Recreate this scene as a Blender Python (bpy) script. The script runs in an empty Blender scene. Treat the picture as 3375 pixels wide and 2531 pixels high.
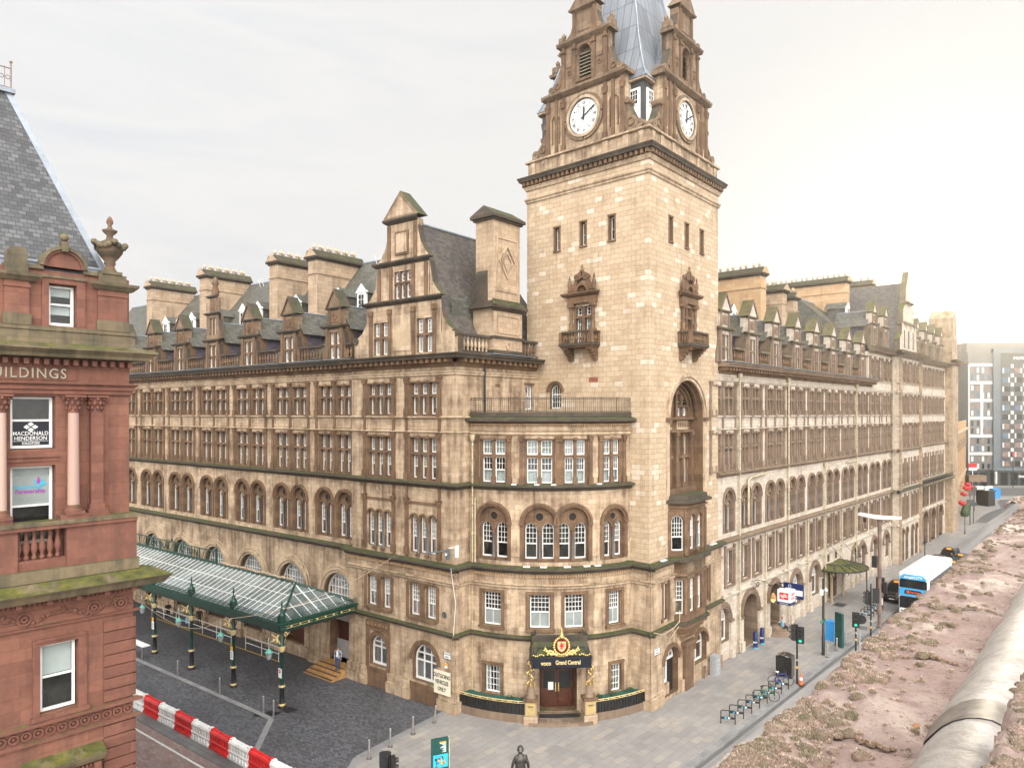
import bpy, math, random
from mathutils import Vector, Matrix
random.seed(11)
PI = math.pi
SC = bpy.context.scene
COL = SC.collection
CAMZ = 19.0
FPX = 2350.0          # focal length in pixels of the 3375 px wide photo
def gp(px, py, z=0.0):
    """point at height z seen at photo pixel px,py (used to take measurements off the photo)"""
    Y = FPX * (CAMZ - z) / (py - 1360.0)
    return ((px - 1687.5) / FPX * Y, Y, z)
# ------------------------------------------------------------------ materials
MATS = {}
class NT:
    def __init__(s, m):
        s.t = m.node_tree; s.n = s.t.nodes; s.l = s.t.links
    def new(s, k, **kw):
        x = s.n.new(k)
        for a, v in kw.items():
            if a.startswith('i_'):
                x.inputs[int(a[2:]) if a[2:].isdigit() else a[2:].replace('_', ' ')].default_value = v
            else: setattr(x, a, v)
        return x
    def link(s, a, b): s.l.new(a, b)
def newmat(name):
    m = bpy.data.materials.new(name); m.use_nodes = True
    nt = NT(m); b = nt.n['Principled BSDF']
    MATS[name] = m
    return m, nt, b
def rgba(c): return (c[0], c[1], c[2], 1.0)
def ramp(nt, fac, stops, interp='LINEAR'):
    r = nt.new('ShaderNodeValToRGB'); r.color_ramp.interpolation = interp
    e = r.color_ramp.elements
    while len(e) < len(stops): e.new(0.5)
    for i, (p, c) in enumerate(stops):
        e[i].position = p; e[i].color = rgba(c) if len(c) == 3 else c
    nt.link(fac, r.inputs[0]); return r.outputs[0]
def noise(nt, scale, detail=4, rough=.55, vec=None, sc=None, dist=0):
    n = nt.new('ShaderNodeTexNoise'); n.inputs['Scale'].default_value = scale
    n.inputs['Detail'].default_value = detail; n.inputs['Roughness'].default_value = rough
    n.inputs['Distortion'].default_value = dist
    if vec is not None:
        if sc:
            mp = nt.new('ShaderNodeMapping'); mp.inputs['Scale'].default_value = sc
            nt.link(vec, mp.inputs[0]); vec = mp.outputs[0]
        nt.link(vec, n.inputs['Vector'])
    return n.outputs['Fac']
def mix(nt, fac, a, b, mode='MIX'):
    m = nt.new('ShaderNodeMix'); m.data_type = 'RGBA'; m.blend_type = mode
    for sock, v in ((m.inputs[0], fac), (m.inputs[6], a), (m.inputs[7], b)):
        if hasattr(v, 'links'): nt.link(v, sock)
        elif isinstance(v, (int, float)): sock.default_value = v
        else: sock.default_value = rgba(v)
    return m.outputs[2]
def math_(nt, op, a, b=0.0, clamp=False):
    m = nt.new('ShaderNodeMath'); m.operation = op; m.use_clamp = clamp
    for i, v in enumerate((a, b)):
        if hasattr(v, 'links'): nt.link(v, m.inputs[i])
        else: m.inputs[i].default_value = v
    return m.outputs[0]
def bump(nt, b, h, strength=.3, dist=.02):
    x = nt.new('ShaderNodeBump'); x.inputs['Strength'].default_value = strength
    x.inputs['Distance'].default_value = dist
    nt.link(h, x.inputs['Height']); nt.link(x.outputs[0], b.inputs['Normal'])
def coords(nt):
    tc = nt.new('ShaderNodeTexCoord'); return tc.outputs['UV'], tc.outputs['Object']
def upness(nt):
    g = nt.new('ShaderNodeNewGeometry'); s = nt.new('ShaderNodeSeparateXYZ')
    nt.link(g.outputs['True Normal'], s.inputs[0]); return s.outputs[2]
def brick(nt, uv, bw, bh, mortar=.012, off=.5, c1=(0, 0, 0), c2=(1, 1, 1), sq=1.0):
    t = nt.new('ShaderNodeTexBrick'); t.offset = off; t.squash = sq
    t.inputs['Scale'].default_value = 1; t.inputs['Brick Width'].default_value = bw
    t.inputs['Row Height'].default_value = bh; t.inputs['Mortar Size'].default_value = mortar
    t.inputs['Mortar Smooth'].default_value = .25
    t.inputs['Color1'].default_value = rgba(c1); t.inputs['Color2'].default_value = rgba(c2)
    t.inputs['Mortar'].default_value = rgba((.5, .5, .5))
    nt.link(uv, t.inputs['Vector']); return t.outputs['Color'], t.outputs['Fac']
def plain(name, c, rough=.6, metal=0, var=.12, scale=3.0, spec=.5, bmp=0, bscale=40, coat=0):
    m, nt, b = newmat(name)
    uv, ob = coords(nt)
    f = noise(nt, scale, 5, .6, ob)
    lo = [max(0, x * (1 - var * 2)) for x in c]; hi = [min(1, x * (1 + var)) for x in c]
    nt.link(ramp(nt, f, [(.3, lo), (.7, hi)]), b.inputs['Base Color'])
    b.inputs['Roughness'].default_value = rough; b.inputs['Metallic'].default_value = metal
    b.inputs['Specular IOR Level'].default_value = spec
    if coat: b.inputs['Coat Weight'].default_value = coat
    if bmp: bump(nt, b, noise(nt, bscale, 3, .6, ob), bmp, .01)
    return m
def stone(name, base, hi, lo, bw=.62, bh=.33, stain=.5, staincol=(.10, .07, .045), moss=.0, mortar=.011, pale=None, palep=.9, rough=.85, mcol=.55, moss2=(.075, .095, .022)):
    """coursed ashlar: every block its own tint, mortar joints, soot stains and rain streaks, moss on ledges"""
    m, nt, b = newmat(name); uv, ob = coords(nt)
    bc, bf = brick(nt, uv, bw, bh, mortar)
    lo = [base[i] * .6 + lo[i] * .4 for i in range(3)]; hi = [base[i] * .55 + hi[i] * .45 for i in range(3)]
    st = [(0, lo), (.4, base), (.78, hi)]
    if pale: st += [(palep, hi), (min(palep + .02, .99), pale)]
    else: st += [(1, hi)]
    c = ramp(nt, bc, st)
    if mortar > 0:
        c = mix(nt, math_(nt, 'MULTIPLY', bf, mcol), c, [x * .30 for x in base])
    n1 = noise(nt, .55, 6, .65, uv); n2 = noise(nt, 1.0, 5, .6, uv, (2.6, .22, 1)); n3 = noise(nt, 5, 5, .6, uv)
    a = math_(nt, 'ADD', math_(nt, 'MULTIPLY', n1, .55), math_(nt, 'MULTIPLY', n2, .45))
    lo_, hi_ = .57 - .13 * stain, .74 - .14 * stain
    f = ramp(nt, a, [(lo_, (0, 0, 0)), (hi_, (1, 1, 1))])
    f = math_(nt, 'MULTIPLY', f, min(1, .35 + stain * .6))
    c = mix(nt, f, c, staincol)
    c = mix(nt, .35, c, ramp(nt, n3, [(.25, (.35, .35, .35)), (.7, (.72, .72, .72))]), 'OVERLAY')
    up = upness(nt)
    if moss:
        mf = math_(nt, 'MULTIPLY', ramp(nt, up, [(.35, (0, 0, 0)), (.7, (1, 1, 1))]),
                   ramp(nt, noise(nt, 1.3, 5, .7, ob), [(.56 - .2 * moss, (0, 0, 0)), (.72 - .2 * moss, (1, 1, 1))]))
        gcol = ramp(nt, noise(nt, 2.4, 4, .6, ob), [(.3, [x * .45 for x in moss2]), (.55, moss2), (.75, (moss2[0] * 1.9, moss2[1] * 1.6, moss2[2]))])
        c = mix(nt, mf, c, gcol)
    nt.link(c, b.inputs['Base Color']); b.inputs['Roughness'].default_value = rough
    h = math_(nt, 'SUBTRACT', math_(nt, 'MULTIPLY', n3, .5), math_(nt, 'MULTIPLY', bf, .6 if mortar > 0 else 0))
    bump(nt, b, h, .5, .02)
    return m
def slates(name, base, hi, lo, bw=.3, bh=.2, moss=.4, mosscol=(.06, .06, .025)):
    m, nt, b = newmat(name); uv, ob = coords(nt)
    bc, bf = brick(nt, uv, bw, bh, .012)
    c = ramp(nt, bc, [(0, lo), (.5, base), (1, hi)])
    c = mix(nt, math_(nt, 'MULTIPLY', bf, .8), c, [x * .3 for x in base])
    n1 = noise(nt, .6, 5, .65, uv)
    c = mix(nt, math_(nt, 'MULTIPLY', ramp(nt, n1, [(.62 - .3 * moss, (0, 0, 0)), (.8 - .2 * moss, (1, 1, 1))]), .6), c, mosscol)
    nt.link(c, b.inputs['Base Color']); b.inputs['Roughness'].default_value = .55
    bump(nt, b, math_(nt, 'SUBTRACT', bc, bf), .5, .02)
    return m

stone('ashlar', (.44, .325, .215), (.56, .43, .30), (.29, .195, .12), stain=.95, moss=.45, staincol=(.13, .08, .048))
stone('ashlar_tower', (.46, .345, .23), (.54, .42, .295), (.37, .26, .16), bw=.66, bh=.34, stain=.42, pale=(.60, .50, .39), palep=.91, moss=.3, mcol=.8, staincol=(.20, .125, .072))
stone('ashlar_soot', (.36, .265, .175), (.46, .355, .25), (.25, .17, .105), stain=.75, moss=.5)
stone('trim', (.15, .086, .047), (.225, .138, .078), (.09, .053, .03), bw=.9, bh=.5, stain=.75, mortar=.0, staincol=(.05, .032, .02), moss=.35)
stone('trim_soot', (.20, .132, .082), (.29, .205, .13), (.12, .08, .05), bw=.7, bh=.36, stain=.8, staincol=(.075, .052, .036), moss=.4)
stone('trim_pale', (.45, .335, .225), (.54, .42, .295), (.33, .225, .14), bw=1.1, bh=.5, stain=.8, mortar=0, moss=.25, staincol=(.12, .075, .045))
stone('trim_grey', (.185, .128, .088), (.265, .19, .137), (.115, .08, .056), bw=.8, bh=.5, stain=.6, mortar=0, moss=.3, staincol=(.10, .065, .045))
stone('ashlar_grey', (.50, .425, .35), (.60, .525, .445), (.36, .275, .205), bw=.62, bh=.33, stain=.5, moss=.4, staincol=(.12, .085, .06))
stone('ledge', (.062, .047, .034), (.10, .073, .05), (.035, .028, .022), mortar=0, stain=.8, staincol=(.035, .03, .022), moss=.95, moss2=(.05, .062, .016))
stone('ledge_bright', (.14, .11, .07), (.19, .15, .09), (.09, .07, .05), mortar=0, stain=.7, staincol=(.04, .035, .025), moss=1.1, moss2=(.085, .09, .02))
stone('chimney_stone', (.40, .29, .195), (.48, .36, .25), (.30, .20, .125), bw=.7, bh=.34, stain=.5, moss=.6)
stone('orange_stone', (.46, .30, .17), (.54, .37, .23), (.38, .23, .12), bw=.9, bh=.4, stain=.25, mcol=.3, moss=.3)
stone('red_stone', (.185, .075, .049), (.25, .112, .072), (.115, .047, .033), bw=1.4, bh=.42, stain=.7, staincol=(.085, .04, .03), mcol=.5, mortar=.007, moss=.3)
stone('red_trim', (.165, .066, .044), (.22, .092, .062), (.10, .041, .03), mortar=0, stain=.75, staincol=(.11, .05, .035), moss=.25)
stone('red_moss', (.15, .115, .068), (.21, .16, .09), (.10, .075, .045), bw=1.3, bh=.4, stain=.85, staincol=(.045, .042, .028), moss=1.0, mortar=.006, moss2=(.085, .085, .016))
stone('pink_granite', (.44, .29, .24), (.50, .35, .29), (.36, .23, .19), mortar=0, stain=.1)
slates('slate', (.10, .095, .08), (.14, .132, .11), (.065, .063, .055), moss=.45)
slates('slate_purple', (.115, .10, .13), (.15, .135, .17), (.08, .07, .09), moss=.1)
slates('slate_steep', (.095, .085, .07), (.13, .115, .095), (.055, .048, .05), moss=.5, mosscol=(.055, .04, .05))
slates('slate_red_building', (.078, .079, .083), (.125, .125, .13), (.045, .046, .052), bw=.25, bh=.17, moss=.12, mosscol=(.06, .035, .035))
plain('lead', (.34, .37, .41), .45, .35, .15, 1.2)
plain('lead_flash', (.26, .29, .33), .5, .2, .12, 2)
plain('white_paint', (.80, .79, .75), .45, 0, .05, 3)
plain('white_plastic', (.74, .74, .73), .4, 0, .06, 2)
plain('black_iron', (.018, .018, .02), .4, 0, .3, 6)
plain('black_paint', (.022, .021, .02), .35, 0, .3, 5)
plain('green_iron', (.008, .052, .036), .35, 0, .25, 5)
plain('verdigris', (.10, .34, .27), .5, 0, .15, 6)
plain('gold', (.78, .55, .20), .32, .75, .12, 12)
plain('gold_paint', (.74, .58, .27), .4, .15, .1, 9)
plain('brass_plate', (.62, .46, .20), .35, .5, .08, 6)
plain('steel', (.45, .43, .41), .32, .8, .1, 5)
plain('galvanised', (.42, .44, .46), .5, .4, .12, 5)
plain('cream_pipe', (.50, .42, .27), .55, 0, .2, 4)
plain('granite_shaft', (.085, .078, .075), .35, 0, .2, 14)
plain('dark_inside', (.022, .017, .014), .9, 0, .3, 1)
plain('wood_door', (.085, .028, .014), .35, 0, .25, 4)
plain('navy', (.012, .025, .11), .4, 0, .15, 4)
plain('navy_black', (.008, .010, .020), .3, 0, .2, 4)
plain('sign_white', (.82, .82, .80), .4, 0, .03, 3)
plain('sign_cream', (.74, .68, .52), .55, 0, .06, 2)
plain('ink', (.012, .011, .010), .5, 0, .1, 5)
plain('sign_red', (.60, .02, .025), .4, 0, .08, 4)
plain('rail_red', (.62, .012, .02), .4, 0, .06, 4)
plain('totem_green', (.012, .075, .068), .3, 0, .12, 3)
plain('plastic_red', (.62, .022, .022), .42, 0, .12, 1.6)
plain('plastic_white', (.72, .72, .70), .45, 0, .10, 1.6)
plain('blue_cabinet', (.03, .25, .60), .4, 0, .1, 3)
plain('orange_plastic', (.75, .12, .03), .5, 0, .12, 4)
plain('green_bike', (.02, .22, .13), .35, 0, .1, 5)
plain('blue_bike', (.03, .05, .32), .3, 0, .1, 5)
plain('rubber', (.02, .02, .02), .8, 0, .2, 6)
plain('bronze', (.085, .078, .068), .36, .55, .25, 8)
plain('skin', (.52, .27, .19), .6, 0, .08, 6)
plain('cloth_white', (.78, .78, .78), .8, 0, .06, 6)
plain('cloth_grey', (.33, .36, .42), .85, 0, .12, 8)
plain('denim', (.035, .075, .15), .85, 0, .2, 10)
plain('cloth_black', (.018, .018, .02), .85, 0, .2, 8)
plain('cloth_blue', (.02, .07, .42), .8, 0, .1, 8)
plain('cloth_skyblue', (.22, .45, .62), .8, 0, .1, 8)
plain('cloth_khaki', (.05, .05, .035), .85, 0, .2, 8)
plain('hair_brown', (.05, .03, .018), .8, 0, .2, 12)
plain('hair_ginger', (.36, .08, .025), .8, 0, .2, 12)
plain('cap_grey', (.10, .12, .11), .8, 0, .2, 12)
plain('backpack_red', (.25, .02, .03), .7, 0, .15, 8)
plain('pot_cream', (.55, .42, .30), .7, 0, .2, 5)
plain('gold_net', (.02, .10, .075), .9, 0, .35, 16, bmp=.6, bscale=60)
plain('shrub_leaf', (.05, .085, .03), .8, 0, .3, 9)
plain('yellow_line', (.55, .36, .05), .7, 0, .2, 5)
plain('step_edge', (.03, .03, .03), .8, 0, .2, 6)
plain('step_tan', (.42, .23, .085), .75, 0, .18, 3)
plain('board_grey', (.42, .40, .38), .6, 0, .08, 2)
plain('taxi_black', (.012, .011, .010), .18, 0, .2, 2, coat=.6)
plain('bus_blue', (.05, .36, .68), .3, 0, .05, 2, coat=.3)
plain('bus_white', (.80, .81, .83), .3, 0, .04, 2, coat=.3)
plain('car_silver', (.55, .57, .60), .3, .2, .05, 2, coat=.3)
plain('black_glass', (.015, .018, .02), .06, 0, .1, 1)
plain('sky_glass', (.09, .14, .19), .05, 0, .1, 1)
plain('clad_grey', (.13, .128, .125), .5, 0, .08, .4)
plain('clad_dark', (.055, .058, .06), .4, 0, .1, .5)
plain('clad_blue', (.10, .125, .14), .45, 0, .06, .4)
plain('clad_white', (.50, .49, .475), .5, 0, .03, .5)
plain('clad_brown', (.22, .15, .12), .3, 0, .3, 1.5)
plain('flower_red', (.60, .03, .04), .7, 0, .2, 8)
plain('awning_green', (.05, .35, .20), .7, 0, .15, 8)
plain('road_white', (.55, .54, .52), .75, 0, .15, 8)
plain('curtain', (.62, .63, .61), .9, 0, .08, 3)
plain('curtain_blue', (.44, .55, .62), .9, 0, .08, 3)
plain('blind', (.72, .72, .69), .85, 0, .05, 2)
plain('frosted', (.27, .30, .29), .45, 0, .12, 1)
plain('tile_red', (.28, .09, .05), .8, 0, .2, 6)
plain('poster_blue', (.30, .42, .48), .35, 0, .8, 9)
plain('cyan_print', (.03, .45, .70), .5, 0, .05, 3)
plain('purple_print', (.35, .05, .38), .5, 0, .05, 3)
plain('letter_stone', (.36, .32, .24), .7, 0, .12, 8)
plain('amber', (.85, .38, .02), .4, 0, .05, 8)
plain('room_dark', (.10, .085, .07), .9, 0, .5, .8)  # dark tone that stands for unlit rooms behind the panes
def emit(name, c, s):
    m, nt, b = newmat(name); b.inputs['Base Color'].default_value = rgba(c)
    b.inputs['Emission Color'].default_value = rgba(c); b.inputs['Emission Strength'].default_value = s
emit('lamp_green', (.02, .9, .45), 1.4); emit('lamp_red', (1, .03, .04), 2.5); emit('lamp_amber', (1, .35, .03), .9)
emit('lamp_warm', (1, .62, .25), 1.3); emit('bus_display', (1, .12, .03), .8)
def glass_mat(name, tint=(.75, .8, .8), trans=.75):
    m, nt, b = newmat(name); out = nt.n['Material Output']; nt.n.remove(b)
    tr = nt.new('ShaderNodeBsdfTransparent'); tr.inputs[0].default_value = rgba(tint)
    gl = nt.new('ShaderNodeBsdfGlossy'); gl.inputs['Roughness'].default_value = .03
    fr = nt.new('ShaderNodeFresnel'); fr.inputs[0].default_value = 1.5
    mx = nt.new('ShaderNodeMixShader'); f = math_(nt, 'ADD', math_(nt, 'MULTIPLY', fr.outputs[0], trans), .035)
    nt.link(f, mx.inputs[0]); nt.link(tr.outputs[0], mx.inputs[1]); nt.link(gl.outputs[0], mx.inputs[2])
    nt.link(mx.outputs[0], out.inputs[0])
glass_mat('glass')
def canopy_glass():
    m, nt, b = newmat('canopy_glass'); uv, ob = coords(nt)
    c = ramp(nt, noise(nt, .35, 4, .6, ob), [(.35, (.06, .095, .095)), (.7, (.27, .325, .33))])  # pale mottling puts the sky's reflection into the glass colour
    nt.link(c, b.inputs['Base Color']); b.inputs['Roughness'].default_value = .13
    b.inputs['Specular IOR Level'].default_value = 1.0; b.inputs['Coat Weight'].default_value = .8; b.inputs['Coat Roughness'].default_value = .08
    b.inputs['Alpha'].default_value = .8
canopy_glass()
def lead_spire():
    m, nt, b = newmat('spire_lead'); uv, ob = coords(nt)
    bc, bf = brick(nt, uv, .62, 1.9, .02, 0)
    c = ramp(nt, bc, [(0, (.17, .185, .21)), (1, (.27, .29, .32))])
    st = noise(nt, 1.2, 5, .6, uv, (5, .3, 1))
    c = mix(nt, ramp(nt, st, [(.55, (0, 0, 0)), (.75, (.7, .7, .7))]), c, (.12, .12, .12))
    c = mix(nt, math_(nt, 'MULTIPLY', bf, .9), c, (.045, .047, .05))
    nt.link(c, b.inputs['Base Color']); b.inputs['Roughness'].default_value = .5; b.inputs['Metallic'].default_value = .25
    bump(nt, b, math_(nt, 'ADD', bf, math_(nt, 'MULTIPLY', st, .3)), .5, .03)
lead_spire()
def curtain_fold():
    m = MATS['curtain']; nt = NT(m); b = nt.n['Principled BSDF']; uv, ob = coords(nt)
    bump(nt, b, noise(nt, 1, 3, .5, uv, (14, .2, 1)), .8, .05)
curtain_fold()
# ------------------------------------------------------------------ geometry helpers
class Fr:
    """wall frame: a along the wall, n outward, z up"""
    curved = False
    def __init__(s, o, d, z=0.0, left=True):
        l = math.hypot(*d); s.o = o; s.d = (d[0] / l, d[1] / l); s.z = z
        s.n = (-s.d[1], s.d[0]) if left else (s.d[1], -s.d[0]); s.flip = not left
    def p(s, a, n, z):
        return (s.o[0] + s.d[0] * a + s.n[0] * n, s.o[1] + s.d[1] * a + s.n[1] * n, s.z + z)
    def sub(s, a, n=0, z=0):
        q = s.p(a, n, z); f = Fr((q[0], q[1]), s.d, q[2]); f.n = s.n; f.flip = s.flip; return f
    def turn(s, a, n=0, z=0, way=1):
        """frame at (a,n) whose wall direction is this frame's outward (way=1) or inward (-1) normal"""
        q = s.p(a, n, z); f = Fr((q[0], q[1]), (s.n[0] * way, s.n[1] * way), q[2])
        f.n = (s.d[0], s.d[1]); f.flip = (f.d[0] * f.n[1] - f.d[1] * f.n[0]) < 0; return f
class Arc:
    curved = True
    def __init__(s, A, B, sag):
        """arc bulging to the left-normal of A->B ; a runs from A"""
        dx, dy = B[0] - A[0], B[1] - A[1]; c = math.hypot(dx, dy); s.d = (dx / c, dy / c); s.n = (-s.d[1], s.d[0])
        s.R = (c * c / 4 + sag * sag) / (2 * sag); s.half = math.asin(c / 2 / s.R); s.L = 2 * s.half * s.R
        k = s.R - sag; s.c = ((A[0] + B[0]) / 2 - s.n[0] * k, (A[1] + B[1]) / 2 - s.n[1] * k); s.z = 0; s.flip = False
    def p(s, a, n, z):
        f = (a - s.L / 2) / s.R; r = s.R + n; cs, sn = math.cos(f) * r, math.sin(f) * r
        return (s.c[0] + s.n[0] * cs + s.d[0] * sn, s.c[1] + s.n[1] * cs + s.d[1] * sn, z)
    def tangent(s, a):
        q = s.p(a, 0, 0); r = s.p(a + .01, 0, 0); return Fr((q[0], q[1]), (r[0] - q[0], r[1] - q[1]))
WORLD = Fr((0, 0), (1, 0)); WORLD.n = (0, 1)
ORG = {}
def origin(o): return ORG.get(o.name, (0, 0, 0)) if o else (0, 0, 0)
class MB:
    def __init__(s, fr=WORLD): s.fr = fr; s.v = []; s.f = []; s.mi = []; s.uv = []; s.sm = []
    def face(s, pts, m=0, sm=False, uv=None):
        a, b, c = pts[0], pts[1], pts[2]
        ux, uy, uz = b[0] - a[0], b[1] - a[1], b[2] - a[2]; vx, vy, vz = c[0] - b[0], c[1] - b[1], c[2] - b[2]
        nx, ny, nz = abs(uy * vz - uz * vy), abs(uz * vx - ux * vz), abs(ux * vy - uy * vx)
        i0 = len(s.v); P = s.fr.p
        if uv is None:
            if ny >= nx and ny >= nz * .45: uv = [(q[0], q[2]) for q in pts]
            elif nx >= nz * .45: uv = [(q[1] + .31, q[2]) for q in pts]
            else: uv = [(q[0], q[1]) for q in pts]
        s.v += [P(*q) for q in pts]; idx = list(range(i0, i0 + len(pts)))
        if s.fr.flip: idx.reverse(); uv = uv[::-1]
        s.f.append(idx); s.mi.append(m); s.sm.append(sm); s.uv += uv
    def grid(s, rows, m=0, sm=True, closed=False):
        """rows of points -> shared-vertex quads"""
        i0 = len(s.v); w = len(rows[0]); P = s.fr.p
        for r in rows: s.v += [P(*q) for q in r]
        for j in range(len(rows) - 1):
            for i in range(w if closed else w - 1):
                k = (i + 1) % w
                idx = [i0 + j * w + i, i0 + j * w + k, i0 + (j + 1) * w + k, i0 + (j + 1) * w + i]
                s.f.append(idx[::-1] if s.fr.flip else idx); s.mi.append(m); s.sm.append(sm)
                q = rows[j][i]; s.uv += [(q[0] + q[1], q[2])] * 4
    def cuts(s, a0, a1, step=.45):
        if not s.fr.curved: return [a0, a1]
        k = max(1, int(math.ceil((a1 - a0) / step))); return [a0 + (a1 - a0) * i / k for i in range(k + 1)]
    def box(s, a0, a1, n0, n1, z0, z1, m=0, mt=None, skip=''):
        mt = m if mt is None else mt; C = s.cuts(a0, a1); F = s.face
        for i in range(len(C) - 1):
            x, y = C[i], C[i + 1]
            F([(x, n1, z0), (x, n1, z1), (y, n1, z1), (y, n1, z0)], m)
            if 'k' not in skip: F([(x, n0, z0), (y, n0, z0), (y, n0, z1), (x, n0, z1)], m)
            F([(x, n0, z1), (y, n0, z1), (y, n1, z1), (x, n1, z1)], mt)
            F([(x, n0, z0), (x, n1, z0), (y, n1, z0), (y, n0, z0)], m)
        F([(a0, n0, z0), (a0, n0, z1), (a0, n1, z1), (a0, n1, z0)], m); F([(a1, n0, z0), (a1, n1, z0), (a1, n1, z1), (a1, n0, z1)], m)
    def prism(s, poly, n0, n1, m=0, ms=None):
        """polygon in (a,z), extruded from n0 to n1"""
        ms = m if ms is None else ms; k = len(poly)
        s.face([(a, n1, z) for a, z in poly], m); s.face([(a, n0, z) for a, z in poly[::-1]], m)
        for i in range(k):
            (a, z), (b, w) = poly[i], poly[(i + 1) % k]
            s.face([(a, n0, z), (b, n0, w), (b, n1, w), (a, n1, z)], ms)
    def mould(s, a0, a1, prof, m=0, e0=0, e1=0, mt=None):
        """profile [(n,z)..] from wall bottom round to wall top, swept along a; e = mitre"""
        C = s.cuts(a0, a1); mt = m if mt is None else mt
        def A(a, n): return a - e0 * n if a == a0 else a + e1 * n if a == a1 else a
        for i in range(len(C) - 1):
            for (n, z), (o, w) in zip(prof, prof[1:]):
                s.face([(A(C[i], n), n, z), (A(C[i], o), o, w), (A(C[i + 1], o), o, w), (A(C[i + 1], n), n, z)], mt if (abs(w - z) < abs(o - n) and o < n) else m)
        s.face([(A(a0, n), n, z) for n, z in prof], m); s.face([(A(a1, n), n, z) for n, z in prof][::-1], m)
    def wall(s, a0, a1, z0, z1, n=0, ops=(), depth=.3, m=0, mr=None, seg=10):
        """wall sheet with openings (a,b,z0,z1,rise) that have real reveals"""
        mr = m if mr is None else mr
        S = sorted(set([a0, a1] + [x for o in ops for x in o[:2]] + (s.cuts(a0, a1, .5) if s.fr.curved else [])))
        Z = sorted(set([z0, z1] + [x for o in ops for x in o[2:4]]))
        S = [x for x in S if a0 <= x <= a1]; Z = [x for x in Z if z0 <= x <= z1]
        for i in range(len(S) - 1):
            run = None
            for j in range(len(Z) - 1):
                ca, cz = (S[i] + S[i + 1]) / 2, (Z[j] + Z[j + 1]) / 2
                hole = any(o[0] < ca < o[1] and o[2] < cz < o[3] for o in ops)
                if not hole and run is None: run = Z[j]
                if run is not None and (hole or j == len(Z) - 2):
                    top = Z[j] if hole else Z[j + 1]
                    s.face([(S[i], n, run), (S[i], n, top), (S[i + 1], n, top), (S[i + 1], n, run)], m); run = None
        for o in ops:
            a, b, c, d = o[:4]; rise = o[4] if len(o) > 4 else 0; dp = o[5] if len(o) > 5 else depth
            k = n - dp; zs = d - rise
            if zs > c:
                s.face([(a, n, c), (a, k, c), (a, k, zs), (a, n, zs)], mr); s.face([(b, n, c), (b, n, zs), (b, k, zs), (b, k, c)], mr)
            s.face([(a, n, c), (b, n, c), (b, k, c), (a, k, c)], mr)
            if not rise: s.face([(a, n, d), (a, k, d), (b, k, d), (b, n, d)], mr)
            else:
                hw, mid = (b - a) / 2, (a + b) / 2
                pts = [(mid - hw * math.cos(PI * i / seg), zs + rise * math.sin(PI * i / seg)) for i in range(seg + 1)]
                for (p, z), (q, w) in zip(pts, pts[1:]):
                    s.face([(p, n, z), (p, n, d), (q, n, d), (q, n, w)], m); s.face([(p, n, z), (q, n, w), (q, k, w), (p, k, z)], mr)
    def ring(s, mid, zs, r0, r1, n0, n1, m=0, seg=12, t0=0, t1=PI, rise=1.0):
        """arch moulding in the wall plane"""
        P = [(mid - math.cos(t0 + (t1 - t0) * i / seg), math.sin(t0 + (t1 - t0) * i / seg)) for i in range(seg + 1)]
        P = [(x - mid, y * rise) for x, y in P]
        for (x, y), (u, w) in zip(P, P[1:]):
            q = lambda r, x, y, n: (mid + r * x, n, zs + r * y)
            s.face([q(r0, x, y, n1), q(r1, x, y, n1), q(r1, u, w, n1), q(r0, u, w, n1)], m)
            s.face([q(r1, x, y, n0), q(r1, u, w, n0), q(r1, u, w, n1), q(r1, x, y, n1)], m)
            s.face([q(r0, x, y, n0), q(r0, x, y, n1), q(r0, u, w, n1), q(r0, u, w, n0)], m)
    def lathe(s, a, n, prof, seg=10, m=0, sm=True, sx=1, sy=1):
        """profile [(r,z)..] spun about the vertical through (a,n)"""
        s.grid([[(a + r * sx * math.cos(2 * PI * i / seg), n + r * sy * math.sin(2 * PI * i / seg), z) for i in range(seg)] for r, z in prof], m, sm, True)
        r, z = prof[-1]
        if r > .002: s.face([(a + r * sx * math.cos(2 * PI * i / seg), n + r * sy * math.sin(2 * PI * i / seg), z) for i in range(seg)], m)
    def tube(s, pts, r, seg=6, m=0, sm=True):
        """round bar through local points"""
        rows = []; k = len(pts); V = [Vector(p) for p in pts]; rr = r if isinstance(r, (list, tuple)) else [r] * k
        up = None
        for i in range(k):
            t = (V[min(i + 1, k - 1)] - V[max(i - 1, 0)]).normalized()
            if up is None: up = t.orthogonal().normalized()
            up = (up - t * up.dot(t)); up = up.normalized() if up.length > 1e-6 else t.orthogonal().normalized()
            w = t.cross(up)
            rows.append([tuple(V[i] + (up * math.cos(2 * PI * j / seg) + w * math.sin(2 * PI * j / seg)) * rr[i]) for j in range(seg)])
        s.grid(rows, m, sm, True); s.face(rows[0][::-1], m); s.face(rows[-1], m)
    def ball(s, a, n, z, r, m=0, seg=10, rings=6, sx=1, sy=1, sz=1):
        s.lathe(a, n, [(max(.001, r * math.sin(PI * i / rings)), z - r * sz * math.cos(PI * i / rings)) for i in range(rings + 1)], seg, m, True, sx, sy)
    def build(s, name, mats, parent=None, at=None, **props):
        me = bpy.data.meshes.new(name); o0 = at or (origin(parent) if parent else (0, 0, 0))
        me.from_pydata([(x - o0[0], y - o0[1], z - o0[2]) for x, y, z in s.v] if any(o0) else s.v, [], s.f)
        ul = me.uv_layers.new(name='UVMap'); ul.data.foreach_set('uv', [c for q in s.uv for c in q])
        me.polygons.foreach_set('material_index', s.mi); me.polygons.foreach_set('use_smooth', s.sm)
        for k in ([mats] if isinstance(mats, str) else mats): me.materials.append(MATS[k])
        o = bpy.data.objects.new(name, me); COL.objects.link(o)
        if parent: o.parent = parent; ORG[o.name] = o0
        else:
            o.location = o0; ORG[o.name] = o0
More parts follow.
